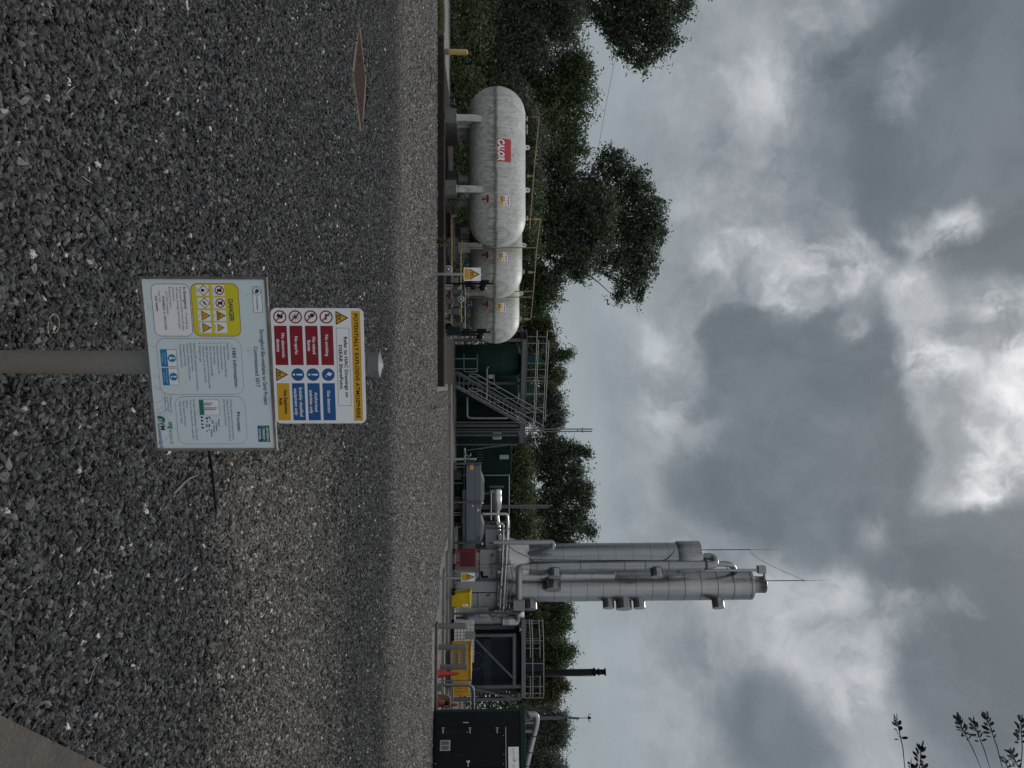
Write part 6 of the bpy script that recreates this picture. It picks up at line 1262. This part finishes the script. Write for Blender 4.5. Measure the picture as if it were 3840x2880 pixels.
# ============================================================ vegetation
def leaf_mesh(name, cen, size, m, parent=None, origin=None, aspect=.5, droop=0.0):
    """cen: Nx3 leaf positions; size: N; one kite-shaped face per leaf"""
    N = len(cen); off = np.array(parent['_wl'] if parent is not None else origin)
    d = rng.normal(size=(N, 3)); d[:, 2] = d[:, 2]*.7+droop; d /= np.linalg.norm(d, axis=1)[:, None]
    e = rng.normal(size=(N, 3)); s_ = np.cross(d, e); s_ /= np.linalg.norm(s_, axis=1)[:, None]
    L = size[:, None]; V = np.empty((N, 4, 3)); c = cen-off
    V[:, 0] = c-d*L*.5; V[:, 1] = c+s_*L*aspect*.5-d*L*.05; V[:, 2] = c+d*L*.5; V[:, 3] = c-s_*L*aspect*.5-d*L*.05
    me = bpy.data.meshes.new(name); me.vertices.add(N*4); me.vertices.foreach_set('co', V.astype(np.float32).ravel())
    me.loops.add(N*4); me.loops.foreach_set('vertex_index', np.arange(N*4, dtype=np.int32)); me.polygons.add(N); me.polygons.foreach_set('loop_start', np.arange(0, N*4, 4, dtype=np.int32))
    me.materials.append(MATS[m]); me.update(calc_edges=True); o = bpy.data.objects.new(name, me); COL.objects.link(o)
    if parent is not None: o.parent = parent
    else: o.location = off
    return o
def crown_points(lobes, ncl, per, sig, shell=.45, zs=1.35):
    """lobes: list of (centre, radii); returns leaf centres and cluster centres"""
    w = np.array([(a[1][0]*a[1][1]*a[1][2])**(2/3) for a in lobes]); w /= w.sum(); P_ = []; K = []
    for (c, r), f in zip(lobes, w):
        k = max(3, int(ncl*f)); d = rng.normal(size=(k, 3)); d /= np.linalg.norm(d, axis=1)[:, None]; u = rng.random(k)**shell
        cc = np.array(c)+d*u[:, None]*np.array(r); K.append(cc)
        sg = sig*rng.uniform(.5, 1.25, k)
        for q, s_ in zip(cc, sg):
            n_ = int(per*rng.uniform(.5, 1.3)); dd = rng.normal(size=3); dd[2] = abs(dd[2])*.6+.5; dd /= np.linalg.norm(dd)
            t = np.clip(rng.normal(size=n_), -1.7, 1.7)*s_*zs; P_.append(q+np.clip(rng.normal(size=(n_, 3)), -1.6, 1.6)*s_*.55+dd*t[:, None])
    return np.concatenate(P_), np.concatenate(K)
def tree(name, label, cat, lobes_px, Y, trunk, tr, ncl, per, sig, lsz, m, group=None, depth=.8, nlimb=14, aspect=.5):
    """lobes_px: (col, row, half width in rows, half height in cols) at distance Y; trunk: (row) of its foot"""
    lobes = []
    for i, (c, r, wr, hc) in enumerate(lobes_px):
        yy = Y+random.uniform(-.6, .6); p = P(c, r, yy); k = yy/F; lobes.append(((p.x, yy, p.z), (wr*k, max(wr, hc)*k*depth, hc*k)))
    tx = P(1700, trunk, Y).x; t_ = thing(name, label, cat, (tx, Y, 0), group)
    L, K = crown_points(lobes, int(ncl*1.25), per*1.15, sig*.92)
    L = L[L[:, 2] > .05]
    leaf_mesh('crown', L, lsz*.84*rng.uniform(.6, 1.4, len(L)), m, t_, aspect=aspect)
    mb = MB(); zmid = sum(l[0][2] for l in lobes)/len(lobes); xm = sum(l[0][0] for l in lobes)/len(lobes); base = Vector((tx, Y, -.1)); fork = Vector((tx*.6+xm*.4, Y, zmid*.42)); topv = Vector((xm, Y, zmid*1.05))
    mb.tube([base, base*.5+fork*.5+Vector((.1*tr, 0, 0)), fork, topv], tr, 'bark', 12, r1=tr*.35)
    mb.build('trunk', t_)
    mb = MB(); idx = rng.choice(len(K), min(len(K), nlimb*4), replace=False)
    lb = [Vector(l[0]) for l in lobes]
    big = [Vector(l[0]) for l in lobes if l[1][0] > .8*max(l_[1][0] for l_ in lobes)*.75] or lb
    for q in lb:
        near = min(big, key=lambda z: (z-q).length); src = near if near is not q and (near-q).length > .01 and q not in big else fork
        if src is not fork: mb.tube([src, src*.5+q*.5+Vector((0, 0, .15)), q], tr*.14, 'bark', 6, r1=tr*.05); continue
        mid = fork*.5+q*.5+Vector((random.uniform(-.3, .3), random.uniform(-.3, .3), -.2)); mb.tube([fork, fork*.6+mid*.4+Vector((random.uniform(-.25,.25), 0, .15)), mid, q], tr*.28, 'bark', 7, r1=tr*.07)
    for i in idx:
        q = Vector(K[i]); n_ = min(lb, key=lambda z: (z-q).length); s0 = n_*.6+fork*.4; mid = s0*.5+q*.5+Vector((random.uniform(-.2, .2), random.uniform(-.2, .2), random.uniform(-.1, .3))); mb.tube([s0, mid, q], tr*.13, 'bark', 5, r1=tr*.03)
    mb.build('limbs', t_); return t_
GT = 'trees and bushes behind the gas tanks'; GR = 'trees behind the plant'
# left group
tree('tree', 'dark tree crown at the very top left of the trees, cut by the frame', 'tree', [(2330, 20, 105, 120), (2440, 60, 90, 100), (2400, -120, 150, 170), (2350, 150, 70, 70), (2480, 150, 70, 70), (2410, 215, 45, 55), (2540, 30, 55, 60), (2300, 110, 55, 55), (2650, -60, 45, 50)], 38, -420, .16, 560, 46, .27, .19, 'leaf_dark', GT, nlimb=20)
tree('tree', 'big round topped dark tree standing highest behind the gas tanks', 'tree', [(2300, 620, 70, 75), (2360, 690, 75, 80), (2410, 790, 90, 80), (2400, 900, 100, 95), (2300, 830, 110, 110), (2400, 1010, 70, 70), (2300, 980, 60, 80), (2350, 1065, 42, 45), (2200, 720, 100, 90), (2460, 850, 50, 40), (2395, 1100, 38, 26), (2325, 1112, 34, 22), (2140, 850, 90, 90)], 50, 850, .42, 760, 46, .32, .21, 'leaf_dark', GT, nlimb=34)
tree('tree', 'dense dark tree in front of the big round topped one', 'tree', [(2220, 790, 95, 90), (2230, 880, 80, 85), (2150, 960, 95, 95), (2060, 850, 120, 110), (2170, 1010, 45, 45), (2280, 760, 45, 45), (2100, 720, 100, 95), (1980, 930, 110, 100), (2040, 1060, 60, 70)], 46, 880, .35, 760, 44, .33, .20, 'leaf_dark', GT)
tree('tree', 'broad mid green tree with a feathery top left of the overhead wires', 'tree', [(2140, 250, 85, 75), (2160, 330, 80, 75), (2130, 430, 90, 80), (2110, 540, 90, 85), (2050, 330, 120, 100), (2030, 480, 120, 100), (1960, 280, 90, 90), (2180, 250, 40, 40), (2090, 620, 70, 70), (2180, 560, 30, 25)], 45, 400, .35, 820, 44, .33, .20, 'leaf_mid', GT)
tree('tree', 'grey green tree at the far left edge behind the road', 'tree', [(2080, 40, 110, 100), (2120, 110, 70, 60), (1990, 150, 110, 90), (1950, 20, 130, 110), (2000, -80, 120, 120), (1880, 120, 100, 80), (2180, 30, 50, 50)], 43, 60, .35, 700, 44, .33, .20, 'leaf_grey', GT)
tree('bush', 'dark bush growing low between the yellow bollard and the nearest tank', 'bush', [(1800, 150, 120, 70), (1760, 300, 110, 60), (1830, 350, 110, 70), (1720, 60, 100, 40), (1870, 260, 110, 60)], 42, 250, .12, 620, 44, .30, .18, 'leaf_dark', GT)
tree('bush', 'grey leaved bush rising behind the left end of the nearest tank', 'bush', [(1960, 420, 70, 60), (1900, 350, 80, 80), (1990, 520, 80, 60), (1960, 600, 90, 50), (1850, 440, 90, 90), (1990, 680, 70, 50)], 41.5, 420, .12, 620, 44, .27, .17, 'leaf_grey', GT)
tree('bush', 'olive bush showing over the middle of the nearest tank', 'bush', [(1990, 760, 80, 45), (1960, 850, 80, 60), (1900, 700, 120, 80), (1980, 920, 60, 50), (1850, 850, 120, 90)], 41, 800, .12, 560, 44, .27, .17, 'leaf_mid', GT)
tree('tree', 'pointed mid green tree beside the open sky behind the middle tank', 'tree', [(2040, 1050, 60, 75), (2060, 1110, 45, 40), (1970, 1090, 70, 80), (1900, 1150, 90, 80), (2020, 1150, 35, 40), (1850, 1050, 80, 90)], 46, 1090, .2, 520, 42, .28, .18, 'leaf_mid', GT)
tree('tree', 'olive topped tree above the end of the farthest tank', 'tree', [(2030, 1225, 45, 45), (2050, 1270, 40, 35), (1980, 1220, 60, 60), (1980, 1290, 60, 60), (1890, 1250, 80, 80)], 50, 1250, .2, 460, 42, .28, .18, 'leaf_olive', GT)
# behind the plant
tree('tree', 'small tree with a leaning tip above the walkway', 'tree', [(2060, 1330, 50, 45), (2120, 1335, 22, 28), (2080, 1400, 45, 40), (2000, 1370, 70, 60), (2140, 1325, 14, 14)], 58, 1370, .2, 300, 36, .30, .20, 'leaf_mid', GR)
tree('tree', 'grey green tree behind the middle of the walkway', 'tree', [(2070, 1500, 50, 38), (2090, 1560, 40, 32), (2060, 1600, 45, 40), (1990, 1530, 80, 60), (2060, 1450, 40, 35)], 60, 1530, .2, 380, 38, .32, .21, 'leaf_grey', GR)
tree('tree', 'ragged dark tree with spiky top right of the twin vent pipes', 'tree', [(2080, 1680, 55, 60), (2150, 1690, 40, 45), (2190, 1700, 22, 30), (2150, 1760, 45, 45), (2060, 1760, 80, 70), (1990, 1700, 70, 70)], 58, 1720, .22, 420, 34, .30, .22, 'leaf_dark', GR, nlimb=26)
tree('tree', 'tall dark see-through tree immediately left of the towers', 'tree', [(2150, 1830, 55, 60), (2190, 1880, 45, 45), (2160, 1950, 60, 60), (2200, 1990, 40, 38), (2080, 1880, 80, 70), (2080, 2000, 70, 70), (1990, 1940, 100, 80), (2200, 1830, 25, 25), (2110, 2060, 60, 70)], 58, 1930, .28, 620, 36, .31, .22, 'leaf_dark', GR, nlimb=34)
tree('bush', 'low dark hedge mass left of the towers behind the silencer', 'bush', [(1960, 1780, 70, 55), (1950, 1860, 70, 55), (1960, 1980, 90, 60), (1900, 1900, 120, 60), (1940, 1690, 60, 50)], 52, 1850, .12, 520, 44, .30, .19, 'leaf_mid', GR)
tree('tree', 'mid green tree directly right of the taller tower', 'tree', [(2080, 2270, 50, 45), (2110, 2330, 40, 35), (2070, 2350, 55, 50), (2000, 2300, 70, 60), (2130, 2280, 20, 20)], 56, 2310, .2, 420, 40, .30, .20, 'leaf_mid', GR)
tree('tree', 'green tree between the tall towers and the black flue', 'tree', [(2080, 2420, 50, 45), (2125, 2445, 25, 25), (2090, 2480, 50, 40), (2000, 2440, 80, 60), (2140, 2440, 12, 14)], 57, 2440, .2, 420, 40, .30, .20, 'leaf_mid', GR)
tree('tree', 'yellow green tree just right of the black flue', 'tree', [(2070, 2560, 50, 45), (2100, 2570, 30, 30), (2060, 2620, 50, 45), (1990, 2590, 80, 60)], 55, 2590, .2, 420, 40, .30, .20, 'leaf_olive', GR)
tree('tree', 'feathery grey green willow like tree behind the mast', 'tree', [(2070, 2700, 55, 60), (2090, 2750, 40, 45), (2060, 2790, 55, 55), (1990, 2740, 90, 60), (2110, 2700, 20, 25)], 50, 2740, .2, 520, 40, .28, .19, 'leaf_grey', GR, aspect=.32)
tree('tree', 'grey green tree cut by the right edge of the view', 'tree', [(2060, 2870, 60, 60), (2090, 2920, 60, 60), (1990, 2860, 90, 60), (1980, 2960, 90, 80)], 48, 2890, .2, 460, 40, .28, .19, 'leaf_grey', GR, aspect=.32)
# far-off wood that closes the gaps
def wood():
    P_ = []
    for Y, z1, n_ in ((66, 7.2, 2600), (72, 7.6, 1500)):
        x = rng.uniform(-55, 46, n_); top_ = z1*(.80+.22*np.sin(x*.35+Y)*np.cos(x*.13)); z = rng.random(n_)**.8*top_; y = Y+rng.uniform(-2.2, 2.2, n_)
        for a, b, c in zip(x, y, z): k = 34; P_.append(np.array([a, b, c])+rng.normal(size=(k, 3))*np.array([.55, .5, .5]))
    L = np.concatenate(P_); L = L[L[:, 2] > 0]
    o = leaf_mesh('woodland', L, .34*rng.uniform(.6, 1.4, len(L)), 'leaf_dark', None, (0, 66, 0)); o['kind'] = 'stuff'; o['label'] = 'far-off dark belt of woodland behind the plant'; o['category'] = 'woodland'
wood()
# undergrowth at the foot of the left trees
def under():
    P_ = []
    n_ = 1500; x = rng.uniform(-26, -3, n_); y = 38.3+rng.uniform(0, 3.5, n_)+np.maximum(0, (-x-16))*-.1; z = rng.random(n_)**1.3*1.8
    for a, b, c in zip(x, y, z): P_.append(np.array([a, b, c])+rng.normal(size=(26, 3))*np.array([.3, .3, .25]))
    L = np.concatenate(P_); L = L[L[:, 2] > 0]
    o = leaf_mesh('undergrowth', L, .15*rng.uniform(.6, 1.5, len(L)), 'leaf_mid', None, (-14, 40, 0)); o['kind'] = 'stuff'; o['label'] = 'dark tangled undergrowth behind the road at the left'; o['category'] = 'undergrowth'
under()
# grass on the verge at the left
def blades(name, xs, ys, hs, m, origin, label, cat, kind=None):
    N = len(xs); V = np.empty((N, 3, 3)); an = rng.random(N)*6.28; w = hs*.09+.004; lean = rng.normal(size=(N, 2))*hs[:, None]*.45
    V[:, 0] = np.stack([xs+np.cos(an)*w, ys+np.sin(an)*w, np.zeros(N)], 1); V[:, 1] = np.stack([xs-np.cos(an)*w, ys-np.sin(an)*w, np.zeros(N)], 1); V[:, 2] = np.stack([xs+lean[:, 0], ys+lean[:, 1], hs], 1)
    V -= np.array(origin); me = bpy.data.meshes.new(name); me.vertices.add(N*3); me.vertices.foreach_set('co', V.astype(np.float32).ravel()); me.loops.add(N*3); me.loops.foreach_set('vertex_index', np.arange(N*3, dtype=np.int32)); me.polygons.add(N); me.polygons.foreach_set('loop_start', np.arange(0, N*3, 3, dtype=np.int32)); me.materials.append(MATS[m]); me.update(calc_edges=True)
    o = bpy.data.objects.new(name, me); COL.objects.link(o); o.location = origin; o['label'] = label; o['category'] = cat
    if kind: o['kind'] = kind
    return o
n_ = 9000; a, b = G(1638, -60), G(1648, 178); f = rng.random(n_); xs_ = a.x*(1-f)+b.x*f+rng.normal(size=n_)*.2; ys_ = 28.2+(rng.random(n_)-.3)*2.4*(1-f*.55)
blades('verge_grass', xs_, ys_, .05+.20*rng.random(n_)**2, 'grass', (a.x, 28, 0), 'rough green verge grass and weeds beside the road at the far left', 'grass', 'stuff')
def weed(loc, hgt, spread, n_, m, label):
    t_ = thing('weed', label, 'weed', loc); L0 = np.array(loc); P_ = []; mb = MB()
    for k in range(n_):
        tip = L0+np.array([rng.normal()*spread, rng.normal()*spread*.7, hgt*rng.uniform(.45, 1)]); mb.tube([Vector(L0), Vector(L0*.5+tip*.5+np.array([0, 0, .05])), Vector(tip)], .006, 'bark' if False else 'grass', 4, r1=.002)
        f = rng.random((16, 1)); P_.append(L0*(1-f)+tip*f+rng.normal(size=(16, 3))*.045)
    mb.build('stems', t_); leaf_mesh('leaves', np.concatenate(P_), .085*rng.uniform(.6, 1.4, n_*16), m, t_, aspect=.45)
q = G(1652, 652, .24); weed((q.x, 28.9, .22), 1.0, .28, 46, 'leaf_mid', 'bushy green weed growing by the wall in front of the nearest tank')
q = G(1635, 906); weed((q.x, q.y, 0), .72, .12, 14, 'leaf_olive', 'spindly weed on the gravel in front of the wall below the tank end')
q = G(1612, 1529); weed((q.x, q.y, 0), .38, .02, 2, 'leaf_olive', 'thin yellowish weed alone on the gravel in front of the stair')
q = G(1637, 435); weed((q.x, 27.9, 0), .35, .10, 10, 'leaf_dark', 'small dark weed against the wall below the left tank leg')
mbx = MB(); mbx.tube(arc_path([G(1612, 240, .05), G(1620, 290, .25), G(1612, 330, .1)], .3), .012, 'twig_dark', 5); mbx.tube(arc_path([G(1622, 255, .05), G(1630, 270, .2), G(1632, 300, .06)], .2), .010, 'twig_dark', 5); solo('fallen_twig', mbx, 'dark forked twig lying on the gravel before the left end of the wall', 'twig', G(1612, 240))
# tall shrub at the right whose sprigs reach into the upper right of the view
ts = thing('shrub', 'tall thin shrub whose dark leafy sprigs stand against the clouds at the view edge', 'shrub', (3.3, 4.5, 0))
root = Vector((3.3, 4.5, 0)); FOL = []
sprigs = [((3362, 2695), (3395, 2900), 3.9, .35, 15), ((3452, 2803), (3440, 2905), 3.9, .55, 16), ((3590, 2695), (3690, 2905), 4.1, .9, 26), ((3648, 2705), (3720, 2905), 4.15, .8, 22), ((3700, 2688), (3765, 2905), 4.0, .8, 18), ((3828, 2700), (3826, 2905), 4.1, .8, 22), ((3790, 2818), (3830, 2910), 3.9, .7, 20), ((3415, 2868), (3420, 2930), 3.8, .6, 14), ((3765, 2850), (3800, 2930), 4.1, .6, 16), ((3460, 2862), (3455, 2935), 4.0, .6, 14)]
for (tp, bt, Y, sp, nl) in sprigs:
    a, b = P(tp[0], tp[1], Y), P(bt[0], bt[1], Y+.05); low = root+Vector((random.uniform(-.35, .15), random.uniform(-.25, .25), 1.9+random.random()*.6)); rb = root+Vector((random.uniform(-.12, .12), random.uniform(-.12, .12), 0))
    mb = MB(); path = arc_path([rb, rb*.5+low*.5+Vector((.08, 0, 0)), low, low*.4+b*.6+Vector((.15, 0, -.05)), b], .6, 7)+[a*.5+b*.5+Vector((.008, 0, .01)), a]
    for q in path[6:-2]:
        for _k in range(26):
            z_ = q+Vector((random.gauss(0, .13), random.gauss(0, .13), random.gauss(0, .13)))
            if z_.x > .535*z_.y+.03: FOL.append(z_[:])
    mb.tube(path, .011, 'twig_dark', 6, r1=.0022); mb.build('twig', ts)
    V = []; Fc = []; ax = (a-b).normalized(); sd = Vector((0, -1, 0)).cross(ax).normalized(); fr = sd.cross(ax)
    for k in range(nl):
        f = (k+.5)/nl*.14+.0; q = a-ax*(f+random.uniform(-.004, .004)); ph = k*2.4+random.uniform(-.5, .5); tilt = .35+.85*f/.14*random.uniform(.5, 1.35)
        rad = sd*math.cos(ph)+fr*math.sin(ph)*.8; d = (ax*math.cos(tilt)+rad*math.sin(tilt)).normalized(); wv = d.cross(rad.cross(d)+fr*random.uniform(-.6, .6)); wv = wv.normalized() if wv.length > .01 else sd
        ln = random.uniform(.022, .050); wd = ln*random.uniform(.30, .55); s0 = q+d*.006; o_ = len(V); nv = d.cross(wv)*ln*.05
        V += [s0, s0+d*ln*.25+wv*wd*.36-nv, s0+d*ln*.55+wv*wd*.5-nv, s0+d*ln*.82+wv*wd*.34, s0+d*ln, s0+d*ln*.82-wv*wd*.34, s0+d*ln*.55-wv*wd*.5-nv, s0+d*ln*.25-wv*wd*.36-nv, s0+d*ln*.5+nv]
        for j in range(8): Fc.append([o_+j, o_+(j+1) % 8, o_+8])
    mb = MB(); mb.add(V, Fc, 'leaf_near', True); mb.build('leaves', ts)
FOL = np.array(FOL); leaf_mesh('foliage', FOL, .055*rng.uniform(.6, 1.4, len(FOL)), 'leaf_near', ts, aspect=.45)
for o_ in bpy.data.objects:
    if '_wl' in o_: del o_['_wl']
SC.cycles.max_bounces = 6; SC.cycles.transparent_max_bounces = 4; SC.cycles.glossy_bounces = 3; SC.cycles.diffuse_bounces = 3
